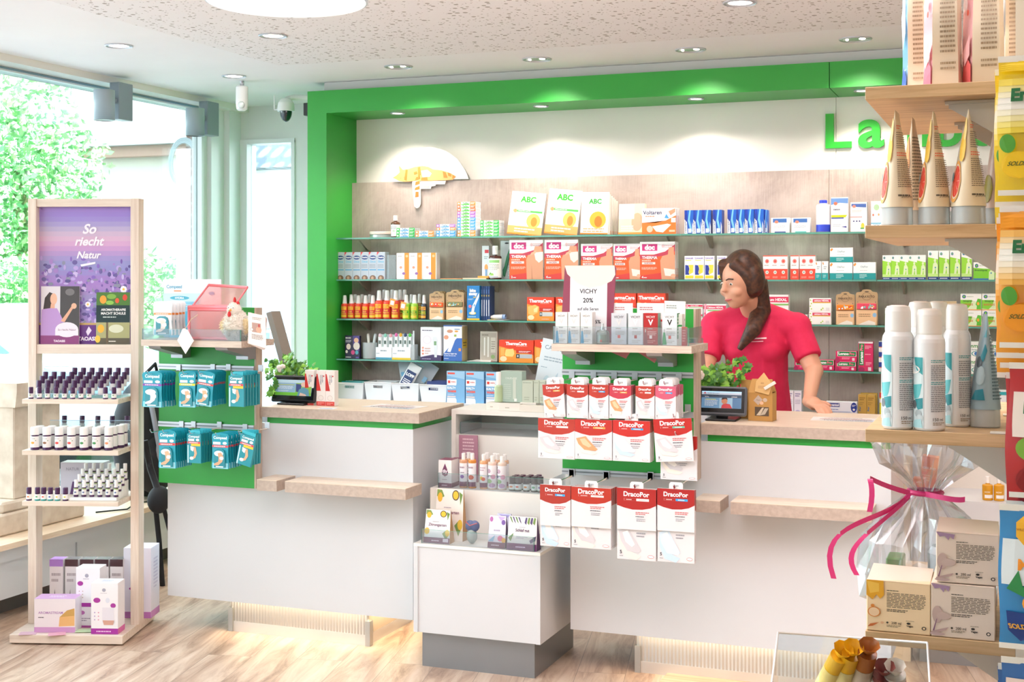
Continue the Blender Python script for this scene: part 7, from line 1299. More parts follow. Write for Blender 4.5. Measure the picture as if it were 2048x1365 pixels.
for j in range(4):
    for i in range(10):
        if (i, j) in miss: continue
        X = -.155 + .0385 * i; lb = 'purple bottle on the riser, %s column, %s row' % (nth(i, 10).replace('second from', 'second from'), ('front', 'second', 'third', 'rear')[j]); loc = SW(X, -.118 + .035 * j, ZA + .0125 + .016 * j)
        if proto is None: proto = sbottle('oil_bottle', X, .0245, .062, 0, 0, '#e9e6ec', PUR, lb, g='tilted purple bottles on the acrylic riser', capz=.5, lean=-.1); proto.location = loc
        else: dup(proto, loc, (-.1, 0, SA), label=lb)
# middle shelf
ws = None; cols = ['#f0a040', '#8a5a3a', '#d8433c', '#d8433c', '#3f8f4a', '#3f8f4a', '#e08a5a']
for i, x in enumerate((70, 94, 118.5, 143, 168, 193, 217.5)):
    X, _ = SL(x, 890, -.16); sbottle('cream_bottle', X, .037, .097, -.16, ZB, PUR, '#f3f3f2', '%s white capped bottle in the front row of the middle stand shelf' % nth(i, 7), art=[('l', .15, .75, .7, .85, 1, '#9aa09a'), ('e', .4, .42, .2, .11, cols[i]), ('e', .72, .62, .05, .035, '#4f8f5a')], g='white capped bottles, front row', capz=.66, capr=.98, foot=PUR)
for i in range(7):
    X = -.150 + .053 * i
    o = sbottle('cream_bottle', X, .037, .097, -.115, ZB, PUR, '#f1f1f0', '%s white capped bottle in the second row of the middle stand shelf' % nth(i, 7), g='white capped bottles, second row', capz=.66, capr=.98, foot=PUR)
for j in (0, 1): dup(o, SW(.183, -.072 + .043 * j, ZB), label='white capped bottle at the right end, %s row' % ('third', 'fourth')[j])
tr_ = empty('acrylic_riser', SC0, SA, label='clear acrylic riser with a few purple bottles behind the white capped ones', cat='riser'); m = MB(); m.box(-.16, .205, .03, .07, ZB + .0005, ZB + .06, ACRYL); m.box(-.16, .205, .02, .022, ZB + .0005, ZB + .105, ACRYL); m.box(-.16, .205, .0195, .0225, ZB + .105, ZB + .107, M('#b9d4f0', .2)); m.build('riser_steps', tr_)
for i, x in enumerate((-.11, -.03, .04, .105, .17)): dup(proto, SW(x, .05, ZB + .061), (-.1, 0, SA), label='%s purple bottle on the riser of the middle stand shelf' % nth(i, 5), group='purple bottles on the middle riser')
# lower shelf
for i, (x, c) in enumerate(((58, PUR), (75, '#2f9a94'), (87.5, '#2f9a94'), (101, '#2f9a94'), (115, '#2f9a94'), (131, PUR))):
    X, _ = SL(x, 990, -.165); sbottle('oil_bottle', X, .0235, .056, -.165, ZC, PUR, PUR, '%s small bottle in the row beside the white roller rack' % nth(i, 6), art=[('e', .5, .5, .18, .14, ('#e8803c', '#4fa05a', '#e0543c', '#3a4a9a', '#e0c23c', '#d8d03c')[i])], g='small bottles on the lower stand shelf', capz=.56, foot=c)
rk = MB(); xa, xb = SL(142, 1000, -.15)[0], .2
for k in range(4): rk.box(xa, xb, -.165 + .038 * k, -.127 + .038 * k, ZC + .0005, ZC + .014 + .018 * k, M('#f4f4f2', .35), .001)
rk.build('roller_rack', loc=SC0, rotz=SA, label='white stepped rack for roller bottles on the lower stand shelf', cat='rack')
rb = None
for j in range(4):
    for i in range(6):
        X = xa + .02 + .0345 * i; loc = SW(X, -.146 + .038 * j, ZC + .0145 + .018 * j); lb = 'roller bottle on the white rack, %s column, %s row' % (nth(i, 6), ('front', 'second', 'third', 'rear')[j])
        if rb is None: rb = sbottle('roller_bottle', X, .0205, .072, 0, 0, PUR, '#f1f2f1', lb, art=[('e', .5, .4, .2, .12, '#5a6a9a'), ('r', 0, .85, 1, 1, '#8fae5a')], g='roller bottles on the white rack', capz=.56, capr=.8, lean=-.04); rb.location = loc
        else: dup(rb, loc, (-.04, 0, SA), label=lb)
def scarton(name, x0, x1, y0, y1, ly, z, d, col, art, lab, side=(), top=(), dr=0.0, g=None):
    a, _ = SL(x0, y1, ly); b_, _ = SL(x1, y1, ly); _, zt = SL((x0 + x1) / 2, y0, ly); w_ = b_ - a
    return carton(w_, d, zt - z, col, art, side, top, b=.001).build(name, loc=SW((a + b_) / 2, ly, z + .0006), rotz=SA + dr, label=lab, cat='box', group=g)
ZD = .042
scarton('diffuser_box', 121, 207, 926, 985, .0, ZC, .08, '#c9c4d0', [('t', 'NATUR', .12, .75, .45, .84, '#8f8a9c', .01), ('p', [(.22, .0), (.28, .4), (.32, .4), (.34, 0)], '#5a3a68'), ('e', .6, .3, .14, .1, '#b99a8c')], 'lilac grey box at the back of the lower stand shelf behind the roller rack')
LP = '#c892c8'
scarton('aroma_box', 69, 150, 1199, 1262, -.175, ZD, .09, '#ece4e8', [('r', 0, 0, 1, .16, '#cf9ccc'), ('t', 'AROMASTREAM', .1, .55, .7, .63, '#b98ac0', .01), ('l', .1, .42, .25, .48, 1, '#6a6470'), ('p', [(.6, .18), (.98, .2), (.98, .5), (.62, .46)], '#e8b878'), ('p', [(.62, .46), (.98, .5), (.98, .72), (.8, .66)], '#cfa45c')], 'wide pink and cream box on the stand base, a wooden block pictured on it', dr=.04, top=[('r', 0, 0, 1, 1, '#d3a6d4'), ('l', .3, .3, .7, .7, 2, '#ecdcf0')])
DIF = [('r', 0, 0, 1, .11, '#a832a0'), ('l', .2, .03, .8, .08, 1, '#e8c4e6'), ('e', .48, .86, .07, .035, '#a9a9ba'), ('l', .35, .79, .62, .81, 1, '#b9b6c4'), ('e', .22, .66, .13, .05, '#a83a9c'), ('e', .82, .56, .1, .045, '#a83a9c'), ('p', [(.42, .52), (.84, .52), (.86, .24), (.8, .18), (.48, .18), (.42, .24)], '#e6e3ec'), ('p', [(.43, .27), (.86, .27), (.82, .18), (.48, .18)], '#d6a694'), ('e', .62, .66, .08, .05, '#dfe3ee')] + [('e', .14 + .14 * (i % 2), .42 - .07 * (i // 2), .025, .012, ('#b9a0d0', '#e09ab4')[i % 2]) for i in range(6)]
scarton('diffuser_box', 182, 236, 1167, 1268, -.19, ZD, .085, '#f2f0f4', DIF, 'white diffuser box at the front corner of the stand base', side=[('r', 0, 0, 1, .11, '#d85ca8')], top=[('l', .3, .3, .7, .7, 2, '#b8b4d8')])
zq = scarton('diffuser_box', 152, 200, 1215, 1252, -.09, ZD, .08, '#efeaf0', [('r', 0, 0, 1, .1, '#b95aa8'), ('e', .25, .72, .12, .1, '#c070b4'), ('l', .1, .3, .6, .5, 2, '#a89ab0')], 'low white and purple box under the taller one on the stand base')
scarton('diffuser_box', 152, 200, 1137, 1215, -.09, zq.location.z + SL(176, 1215, -.09)[1] - ZD, .08, '#f2f0f4', [('r', 0, 0, 1, .1, '#a832a0'), ('e', .45, .8, .08, .05, '#a9a9ba'), ('l', .3, .7, .6, .74, 1, '#b9b6c4'), ('e', .18, .6, .12, .06, '#a83a9c'), ('e', .9, .4, .12, .1, '#c9b8e0')] + [('e', .14 + .14 * (i % 2), .4 - .08 * (i // 2), .025, .014, '#c9b0a8') for i in range(6)], 'white box standing on the low purple striped one')
for i, (x0, x1) in enumerate(((99, 126), (130, 156), (160, 187), (190, 217), (220, 246))): scarton('brown_top_box', x0, x1, 1120, 1190, .06, ZD, .06, '#e9e2e2', [('r', 0, .88, 1, 1, '#a97cc8' if i == 0 else '#4a2c30'), ('r', 0, .0, 1, .1, '#4a2c30'), ('l', .15, .6, .85, .8, 2, '#b9aeb0'), ('p', [(.3, .3), (.4, .5), (.44, .3)], '#5a4a50')], '%s of the five boxes in the back row on the stand base' % nth(i, 5), top=[('r', 0, 0, 1, 1, '#b080cc' if i == 0 else '#4a2c30')], g='boxes in the back row on the stand base')
scarton('lilac_tall_box', 247, 302, 1097, 1245, .075, ZD, .12, '#e6e4f2', [('r', 0, 0, 1, .09, '#c07ac0'), ('e', .3, .42, .1, .02, '#a83a9c')], 'tall pale lilac box behind the right post of the stand', side=[('r', 0, 0, 1, .1, '#c983c6'), ('l', .3, .4, .8, .85, 9, '#c9c4dc')])
for i, (x, y, c, rz) in enumerate(((52, 1270, '#d9b4c4', .2), (110, 1272, '#e6b0c0', .35), (165, 1266, '#c3dcb0', .1))):
    q = P(x, y, Z=ZD); m = MB(); m.box(-.035, .035, -.02, .03, 0, .0015, M(c, .5)); m.build('flyer', loc=(q.x + .0, q.y + .012, ZD + .0004 + .0016 * i), rotz=SA + rz, label=('pale pink flyer lying at the edge of the stand base', 'pink flyer half under the cream and pink box', 'pale green flyer beside the front diffuser box')[i], cat='flyer')

# ---- on the window bench
STN = noisy('sandy_stone', '#cdbba8', '#dfd0be', 14, .9, .3)
pd = empty('stone_pedestal', (-4.5, 5.12, .3605), label='sandy stone pedestal with a moulded cap standing on the window bench', cat='pedestal')
m = MB(); m.box(-.14, .14, -.3, .3, 0, .1, STN, .008); m.box(-.125, .125, -.26, .26, .1, .15, STN, .01); m.build('pedestal_foot', pd)
m = MB(); m.box(-.105, .105, -.16, .16, .15, .66, STN, .006); m.build('pedestal_shaft', pd); m = MB(); m.prism([(-.105, .58), (-.14, .64), (-.14, .69), (.14, .69), (.14, .64), (.105, .58)], STN, 'x', -.12, .12); m.prism([(-.12, .58), (-.13, .65), (-.13, .692), (.13, .692), (.13, .65), (.12, .58)], STN, 'y', -.17, .17); m.build('pedestal_cap', pd)
bp = empty('backpack', (-4.43, 6.02, .3605), label='black backpack with grey straps standing on the bench behind the poster stand', cat='bag'); BK = M('#1d1e22', .75, bump=.3)
m = MB(); m.ball((0, 0, .33), (.14, .25, .33), BK, 20, 14); m.ball((.09, -.05, .2), (.08, .16, .17), BK, 16, 10); m.build('bag_body', bp)
m = MB(); m.tube([(.08, -.1, .63), (.13, -.14, .5), (.16, -.12, .3), (.13, -.1, .08)], .014, M('#8f9298', .6), 8); m.tube([(.08, .1, .63), (.14, .12, .5), (.16, .1, .3)], .014, M('#8f9298', .6), 8); m.tube([(.02, -.06, .66), (.05, 0, .72), (.02, .06, .66)], .01, BK, 8); m.build('strap', bp)
q = P(318, 1000, X=-4.05); sl = MB(); sl.ball((0, 0, 0), (.05, .07, .07), BK, 16, 10); sl.tube([(-.0, -.01, .05), (-.03, -.03, .16), (-.05, -.05, .3)], .017, BK, 8); sl.tube([(.02, .01, -.04), (.05, .02, -.16), (.05, .02, -.33)], .011, BK, 8); sl.tube([(-.02, 0, -.04), (0, 0, -.2), (.02, .0, -.42), (0, .04, -.50)], .013, BK, 8)
sl.build('camera_sling', loc=(q.x, q.y, q.z), label='black sling pouch with dangling straps beside the white counter side', cat='bag')
q = P(2, 960, X=-4.4); m = MB(); m.lathe([(.04, 0), (.07, .03), (.085, .09), (.08, .09), (.065, .03), (.001, .012)], M('#2c3036', .3, .3), 24, cap=False); m.build('metal_bowl', loc=(-4.42, 4.62, .3605), label='dark metal bowl on the window bench at the left edge', cat='bowl')
m = MB(); m.tube([(0, 0, 0), (.1, .12, .002), (.02, .3, .0), (.12, .5, .0), (.04, .62, .0)], .004, BLACK, 6); m.build('cable', loc=(-4.36, 5.5, .3655), label='loose black cable lying on the bench below the backpack', cat='cable')

# ================================================================== SHELVING AT THE RIGHT, NEAR THE CAMERA
GX0, GX1, GY0, GY1 = -.212, -.012, 1.95, 2.46
gd = empty('shelving_unit', (GX0, GY0, 0), label='pale oak shelving unit with metal struts at the right, nearest the viewer', cat='shelving')
GZ = [1.820, 1.623, 1.333, 1.046]
for z in GZ + [.80]:
    m = MB(); x0 = 0 if z > .9 else -.42; m.box(x0, GX1 - GX0, 0 if z > .9 else -.4, GY1 - GY0, z - .018, z, OAKW, .0006); m.build('shelf', gd)
m = MB(); m.box(GX1 - GX0, GX1 - GX0 + .5, .0, .36, 0, 2.3, M('#ecdfca', .5)); m.build('upright_panel', gd)
for z in GZ:
  for yy in (.06, .34):
    m = MB(); zz = z - .0185; m.prism([(.11, zz), (.2, zz), (.2, zz - .06), (.194, zz - .062), (.115, zz - .012), (.11, zz - .01)], M('#c9c4bc', .3, .7), 'y', yy, yy + .004); m.box(.105, .2, yy - .006, yy + .01, zz - .004, zz, M('#c9c4bc', .3, .7))
    m.build('shelf_bracket', gd)
def GS_(x0, x1, yt, k, Y): cx, w_, h = span(x0, x1, yt, GZ[k], Y); return cx, w_, h
# refill pouches on the top shelf
for i, (x0, x1, Y, c1, c2, nm) in enumerate(((1800, 1856, 2.07, '#7fc0e8', '#2a5fc0', 'blue edged refill pouch, the one farthest left on the top oak shelf'), (1843, 1925, 1.985, '#f0b4bc', '#e8607a', 'pink edged refill pouch second along the top oak shelf'), (1922, 2010, 1.985, '#f2b8bc', '#ea6a6a', 'pink edged refill pouch nearest the beige upright panel'), (2000, 2040, 2.08, '#f0e8dc', '#2a5fb8', 'pouch with blue corner right beside the upright panel'))):
    cx, w_, _ = GS_(x0, x1, 0, 0, Y); h = .235; hw = w_ / 2; d = .05; m = MB(); nz = 8; L_ = []
    for j in range(nz + 1):
        t = j / nz; yd = d * (1 - t) ** .7 * .5 + .001; ww = hw * (1 - .12 * math.sin(t * PI * .5)); z = h * t; k = .01 * math.sin(t * 9 + i)
        L_.append([(-ww, yd * .2 + k, z), (-ww * .5, -yd + k, z), (ww * .8, -yd + k, z), (ww, 0 + k, z), (ww * .6, yd + k, z), (-ww * .6, yd + k, z)])
    v = [p_ for r_ in L_ for p_ in r_]
    for s_ in range(6): m.add(v, [(j * 6 + s_, j * 6 + (s_ + 1) % 6, (j + 1) * 6 + (s_ + 1) % 6, (j + 1) * 6 + s_) for j in range(nz)], M(c1, .2, 0, .5) if s_ in (0, 5) else M('#ecdcc4', .4), True)
    m.add(v, [(0, 5, 4, 3, 2, 1)], M('#ecdcc4', .4))
    def mp(u, v_, o, L_=L_):
        j = min(int(v_ * nz), nz - 1); f = v_ * nz - j; a = Vector(L_[j][0]).lerp(Vector(L_[j + 1][0]), f); b_ = Vector(L_[j][1]).lerp(Vector(L_[j + 1][1]), f); c = Vector(L_[j][2]).lerp(Vector(L_[j + 1][2]), f)
        q = a.lerp(b_, u / .27) if u < .27 else b_.lerp(c, (u - .27) / .73); return (q.x - (o if u < .27 else 0), q.y - o * 2, q.z)
    art = [('p', [(.02, .02), (.26, .02), (.26, .12), (.1, .2)], c2), ('l', .5, .1, .95, .16, 2, '#a99478'), ('l', .5, .2, .95, .95, 26, '#a08a70')]
    if i in (0, 3): art += [('r', .02, .72, .26, 1, c2), ('r', .27, .88, 1, 1, '#1f4fc0'), ('t', 'PUR', .4, .9, .7, .94, '#f0f0f4', .02), ('p', [(.05, .5), (.2, .7), (.24, .4), (.1, .3)], '#d6ecf8')]
    else: art += [('e', .14, .86, .05, .03, '#e8845c'), ('e', .16, .68, .06, .03, '#f6dcdc'), ('e', .1, .5, .06, .04, '#f7e6e6'), ('e', .18, .44, .03, .02, '#d8533c'), ('p', [(.05, .2), (.24, .3), (.24, .18), (.1, .12)], '#f6b8b8')]
    m.art(art, mp, start=.0015, aspect=.35); m.build('refill_pouch', loc=(cx, Y + d / 2, GZ[0] + .0006), label=nm, cat='pouch')
# tubes
def tube_(x0, x1, yt, k, Y, base, lab, art, capc='#e9e6e2', turn=.0, caph=.16, clear=True):
    cx, w_, h = GS_(x0, x1, yt, k, Y); r = w_ / 2; m = MB(); n = 24; nz = 9; rings = []
    for j in range(nz + 1):
        t = j / nz; z = h * (caph + (1 - caph) * t); rx = r * (1 - t ** 1.25) + .0008; ry = r * (1 - t) + r * 1.25 * t
        rings.append((rx, ry, z)); 
    v = [(a * math.cos(2 * PI * i / n), b_ * math.sin(2 * PI * i / n), z) for a, b_, z in rings for i in range(n)]
    m.add(v, [(j * n + i, j * n + (i + 1) % n, (j + 1) * n + (i + 1) % n, (j + 1) * n + i) for j in range(nz) for i in range(n)], M(base, .3), True)
    def mp(u, v_, o):
        j = min(int(v_ * nz), nz - 1); f = v_ * nz - j; a = rings[j][0] * (1 - f) + rings[j + 1][0] * f + o; b_ = rings[j][1] * (1 - f) + rings[j + 1][1] * f + o; z = rings[j][2] * (1 - f) + rings[j + 1][2] * f
        an = (u - .5) * 2.9; return (a * math.sin(an), -b_ * math.cos(an), z)
    m.art(art, mp, curved=True, start=.001, step=.00012, aspect=.3)
    o = m.build('cream_tube', loc=(cx, Y + r, GZ[k] + .0006), rotz=turn, label=lab, cat='tube')
    c = MB(); c.lathe([(r * .96, 0), (r, .002), (r * .97, h * caph), (r * .9, h * caph + .001), (.0005, h * caph + .001)], FROST if clear else M(capc, .3), 24, cap=False); c.lathe([(r * .7, .001), (r * .7, h * caph * .95), (.001, h * caph * .95)], M(capc, .3), 16); c.build('tube_cap', o); return o
def fine(u0, u1, v0, v1, n, c='#8f7d66'): return ('l', u0, v0, u1, v1, n, c)
GF = [('e', .16, .26, .16, .22, '#f3b05a'), ('e', .17, .26, .135, .185, '#f6e4cc'), ('e', .18, .26, .12, .165, '#e0452f')] + [('p', [(.18, .26), (.18 + .11 * math.cos(a), .26 + .15 * math.sin(a)), (.18 + .11 * math.cos(a + .08), .26 + .15 * math.sin(a + .08))], '#f4a08c') for a in [k * .7 for k in range(9)]] + [('e', .3, .62, .11, .16, '#f3c64a'), ('e', .34, .8, .08, .12, '#f6d88a'), ('e', .06, .31, .06, .05, '#7f9aa8'), fine(.56, .95, .1, .14, 1, '#5f574a'), ('t', '200ml', .62, .09, .86, .12, '#6a604f', .01), fine(.56, .95, .2, .5, 14), fine(.56, .9, .52, .57, 2, '#e06a4a'), fine(.56, .9, .6, .78, 8), fine(.58, .8, .8, .85, 2, '#e06a4a')]
for i, (x0, x1, yt, Y, lb) in enumerate(((1759, 1824, 222, 1.97, 'grapefruit cream tube closest to the shop letters'), (1834, 1899, 224, 1.97, 'grapefruit cream tube between two others in front'), (1900, 1971, 220, 1.965, 'grapefruit cream tube next to the yellow candy bags'))): tube_(x0, x1, yt, 1, Y, '#f0dfc2', lb, GF, turn=(-.02, 0, .05)[i])
tube_(1795, 1855, 236, 1, 2.08, '#ecd2b4', 'orange tinted tube in the second row behind the first grapefruit tube', [('e', .2, .5, .2, .3, '#f0a05a'), fine(.5, .95, .1, .8, 20)]); tube_(1848, 1896, 270, 1, 2.19, '#d9e3da', 'pale green tube at the back of the tube shelf', [fine(.4, .95, .1, .8, 20)]); tube_(1898, 1958, 250, 1, 2.08, '#e4c8cc', 'rosy tube in the second row of the tube shelf', [('e', .2, .3, .2, .2, '#c84a4a'), fine(.5, .95, .1, .8, 20)])
tube_(1966, 2020, 225, 1, 2.05, '#e6cfc4', 'tube with olive flowers half hidden behind the candy bags', [('e', .2, .2, .2, .15, '#a8a04a'), fine(.5, .95, .1, .8, 20)])
# spray cans
CAN = [('r', .02, .02, .40, .80, '#dcebee'), ('p', [(.12, .82), (.38, .82), (.38, .62), (.2, .68)], '#35a3a8'), ('p', [(.05, .5), (.36, .52), (.3, .36), (.12, .34)], '#5fc0c4'), ('p', [(.16, .34), (.38, .36), (.38, .24), (.24, .22)], '#1f8f98'), ('e', .14, .28, .08, .05, '#6a6f74'), ('e', .26, .18, .1, .045, '#a9b4b8'), ('e', .3, .13, .09, .04, '#c3cdd0'), ('p', [(.06, .02), (.38, .02), (.34, .12), (.14, .1)], '#a8d6dc'), ('r', .0, .1, .06, .62, '#f0f3f6'),
       fine(.56, .97, .76, .8, 2, '#3fa3a8'), fine(.56, .97, .56, .74, 8, '#8a8f94'), fine(.56, .97, .51, .55, 2, '#3fa3a8'), fine(.56, .97, .2, .5, 14, '#8a8f94'), ('t', '150 ml', .6, .1, .85, .135, '#4a4e52', .01), fine(.6, .9, .05, .09, 2)]
def can(x0, x1, yt, Y, lab, sticker=False):
    cx, w_, h = GS_(x0, x1, yt, 2, Y); r = w_ / 2; m = MB(); WC = M('#eef1f3', .25, 0, .4)
    m.lathe([(r * .9, 0), (r, .003), (r, h * .72), (r * .96, h * .75), (r * .8, h * .785), (r * .8, h * .79)], WC, 32)
    m.art(CAN, lambda u, v, o: ((r + o) * math.sin((u - .5) * 2.8), -(r + o) * math.cos((u - .5) * 2.8), h * (.01 + v * .8 * .9)), curved=True, aspect=r * 2.8 / (h * .72))
    if sticker: m.art([('e', .12, .5, .2, .035, '#f0eeea')], lambda u, v, o: ((r + .001 + o) * math.sin((u - .5) * 2.8), -(r + .001 + o) * math.cos((u - .5) * 2.8), h * v))
    o = m.build('spray_can', loc=(cx, Y + r, GZ[2] + .0006), label=lab, cat='spray can'); c = MB(); c.lathe([(r * .8, h * .785), (r * .82, h * .80), (r * .8, h * .95), (r * .7, h * .99), (r * .4, h), (.0005, h)], M('#f3f2ee', .3), 28); c.build('spray_cap', o)
can(1761, 1826, 612, 1.955, 'front white and teal spray can at the free end of the oak shelf'); can(1824, 1889, 619, 1.952, 'front white and teal spray can with an oval price sticker', True)
can(1808, 1868, 604, 2.04, 'spray can in the second row, between the two front cans'); can(1846, 1900, 604, 2.12, 'spray can at the very back of the spray shelf'); can(1885, 1941, 609, 2.02, 'taller spray can beside the blue flowered tube')
tube_(1938, 2001, 630, 2, 2.02, '#9fb9c6', 'blue grey tube with teal flowers standing beside the spray cans', [('p', [(.1, .1), (.45, .1), (.4, .22), (.2, .2)], '#2a8aa0'), ('e', .3, .36, .14, .1, '#b9cfd8'), ('e', .22, .5, .1, .06, '#5a6670'), ('p', [(.25, .55), (.4, .7), (.5, .62), (.36, .5)], '#2f8fa4'), ('p', [(.3, .76), (.45, .86), (.46, .76)], '#5fa8b8'), fine(.62, .95, .1, .8, 20, '#5a7684')], turn=.15)
for i, (x, y) in enumerate(((2005, 868), (2028, 832))): q = P(x, y, Z=GZ[2]); m = MB(); m.box(-.016, .016, -.012, .012, 0, .0012, M('#e4dfd4', .4)); m.build('price_label', loc=(q.x, q.y, GZ[2] + .0006), label=('price label nearest the front edge of the spray shelf', 'price label farther back on the spray shelf')[i], cat='label')
# cream jar boxes
def jarbox(x0, x1, y0, y1, Y, z, lab, kind, rz=0):
    a, b_ = PX(x0, Y), PX(x1, Y); w_ = b_ - a; h = PZ((x0 + x1) / 2, y0, Y) - z; C1 = '#f5d8ae' if kind == 0 else '#ead6c4'
    art = [('l', .32, .8, .55, .83, 1, '#4a4238'), ('l', .32, .48, .93, .78, 10, '#7a6a58'), ('l', .32, .4, .66, .46, 2, '#4a4238'), ('t', '200 ml', .38, .16, .56, .21, '#4a4238', .01), ('e', .33, .185, .018, .02, '#4a4238'), ('l', .32, .1, .55, .15, 2, '#8a7860'), ('t', 'Vegan', .6, .12, .76, .17, '#2a2622', .03), ('e', .66, .2, .03, .02, '#2a2622'), ('e', .9, .13, .035, .035, '#2a2622'), ('e', .9, .13, .02, .02, C1), ('l', .62, .24, .78, .26, 1, '#8a7860')]
    if kind == 0: art += [('p', [(0, 1), (.27, 1), (.28, .72), (.22, .64), (.16, .72), (.1, .62), (0, .7)], '#e9a92c'), ('p', [(0, .98), (.2, .94), (.2, .78), (.06, .74)], '#f2c250'), ('e', .12, .38, .1, .1, '#e08a3c'), ('e', .12, .38, .085, .085, '#f0cfa8'), ('e', .1, .5, .03, .03, '#e08a3c'), ('p', [(.02, .08), (.06, .14), (.2, .18), (.1, .1)], '#c86a34'), ('e', .25, .18, .025, .025, '#e8b48a')]
    else: art += [('p', [(.0, 1), (.3, .96), (.28, .86), (.22, .92), (.2, .84), (.14, .92), (.06, .9)], '#a888a4'), ('e', .1, .42, .08, .16, '#c9aea4'), ('e', .2, .4, .11, .07, '#cdb4aa'), ('p', [(.03, .12), (.09, .34), (.1, .34), (.05, .1)], '#8a5f7a'), ('p', [(0, .1), (.28, .2), (.24, .14), (0, .05)], '#bfa09a'), ('e', .1, .06, .12, .03, '#c4a8a4')]
    top = [('t', 'COSME', .4, .3, .5, .7, '#9a8a7c', .02), ('e', .62, .5, .1, .08, '#b9a898')]
    o = carton(w_, .088, h, C1, art, (), top, b=.0012); o.add([(-w_ / 2 + .001, -.0004, h), (w_ / 2 - .001, -.0004, h - .001), (w_ / 2 - .001, .086, h + .004), (-w_ / 2 + .001, .086, h + .006)], [(0, 1, 2, 3)], M('#efdfcd', .35)); return o.build('cream_jar_box', loc=((a + b_) / 2, Y, z + .0006), rotz=rz, label=lab, cat='box')
jarbox(1733, 1861, 1165, 1270, 1.953, GZ[3], 'apricot coloured cream box with a yellow flower on the lower oak shelf', 0)
jb = jarbox(1862, 1990, 1172, 1285, 1.953, GZ[3], 'rosy cream box standing under another of its kind', 1); zt = jb.location.z + PZ(1926, 1172, 1.953) - GZ[3] + .0006
jarbox(1872, 1999, 1068, 1180, 1.957, zt, 'rosy cream box on top of another of its kind', 1, .02)
# gift bag of cellophane
gb = empty('gift_bag', (PX(1850, 2.13), 2.13, GZ[3] + .0006), label='crinkled cellophane gift bag tied with pink ribbon on the lower oak shelf', cat='gift bag')
m = MB(); rr = random.Random(12); n = 40; prof = [(.055, 0), (.085, .01), (.092, .05), (.085, .1), (.06, .14), (.024, .17), (.02, .178), (.035, .195), (.065, .22), (.075, .25), (.05, .268)]
v = []
for j, (r_, z) in enumerate(prof):
    for i in range(n): k = 1 + .14 * math.sin(i * 2.9 + j) + rr.uniform(-.14, .14); v.append((r_ * k * math.cos(2 * PI * i / n) * 1.0, r_ * k * .8 * math.sin(2 * PI * i / n), z + rr.uniform(-.004, .004)))
for j in range(len(prof) - 1): m.add(v, [(j * n + i, j * n + (i + 1) % n, (j + 1) * n + (i + 1) % n, (j + 1) * n + i) for i in range(n)], FOILCLEAR)
m.build('cellophane', gb)
MG = M('#e23a82', .3); m = MB(); k = 24; m.tube([(.024 * math.cos(a), .02 * math.sin(a) - .0, .174) for a in [2 * PI * i / k for i in range(k + 1)]], .0045, MG, 6)
def rib(pts): 
    for i in range(len(pts) - 1):
        a, b_ = Vector(pts[i]), Vector(pts[i + 1]); d = Vector((0, 0, .004)) if abs((b_ - a).z) < abs((b_ - a).x) else Vector((.004, 0, 0)); m.add([a - d, b_ - d, b_ + d, a + d], [(0, 1, 2, 3)], MG)
def curl(p0, p1, p2, p3, k=14):
    q = [Vector(x) for x in (p0, p1, p2, p3)]; return [tuple(q[0] * (1 - t) ** 3 + q[1] * 3 * t * (1 - t) ** 2 + q[2] * 3 * t * t * (1 - t) + q[3] * t ** 3) for t in [i / k for i in range(k + 1)]]
rib(curl((-.02, -.02, .174), (-.11, -.06, .20), (-.06, -.06, .22), (-.075, -.07, .15))); rib(curl((-.02, -.02, .174), (-.05, -.07, .13), (-.16, -.08, .14), (-.125, -.09, .05))); rib(curl((0, -.02, .174), (.02, -.05, .176), (.05, -.05, .17), (.06, -.05, .174))); rib(curl((-.02, -.02, .17), (-.07, -.09, .12), (-.12, -.09, .1), (-.09, -.1, .06))); m.build('ribbon', gb)
m = MB(); m.box(-.055, -.03, -.03, .02, .004, .075, M('#3f9a44', .4), .002); m.build('green_packet', gb); m = MB(); m.lathe([(.024, .004), (.026, .085), (.02, .095), (.001, .095)], M('#c9c6c2', .35, .3), 20, c=(.03, -.01)); m.art([('r', .3, .3, .6, .7, '#f1f1f0')] + [('r', .32 + .02 * i, .35, .33 + .02 * i, .65, '#2a2a2a') for i in range(13)], lambda u, v, o: (.006 + .05 * u, -.01 - math.sqrt(max(.026 ** 2 - (-.024 + .05 * u) ** 2, 0)) - .001 - o, .02 + .06 * v)); m.build('silver_tin', gb)
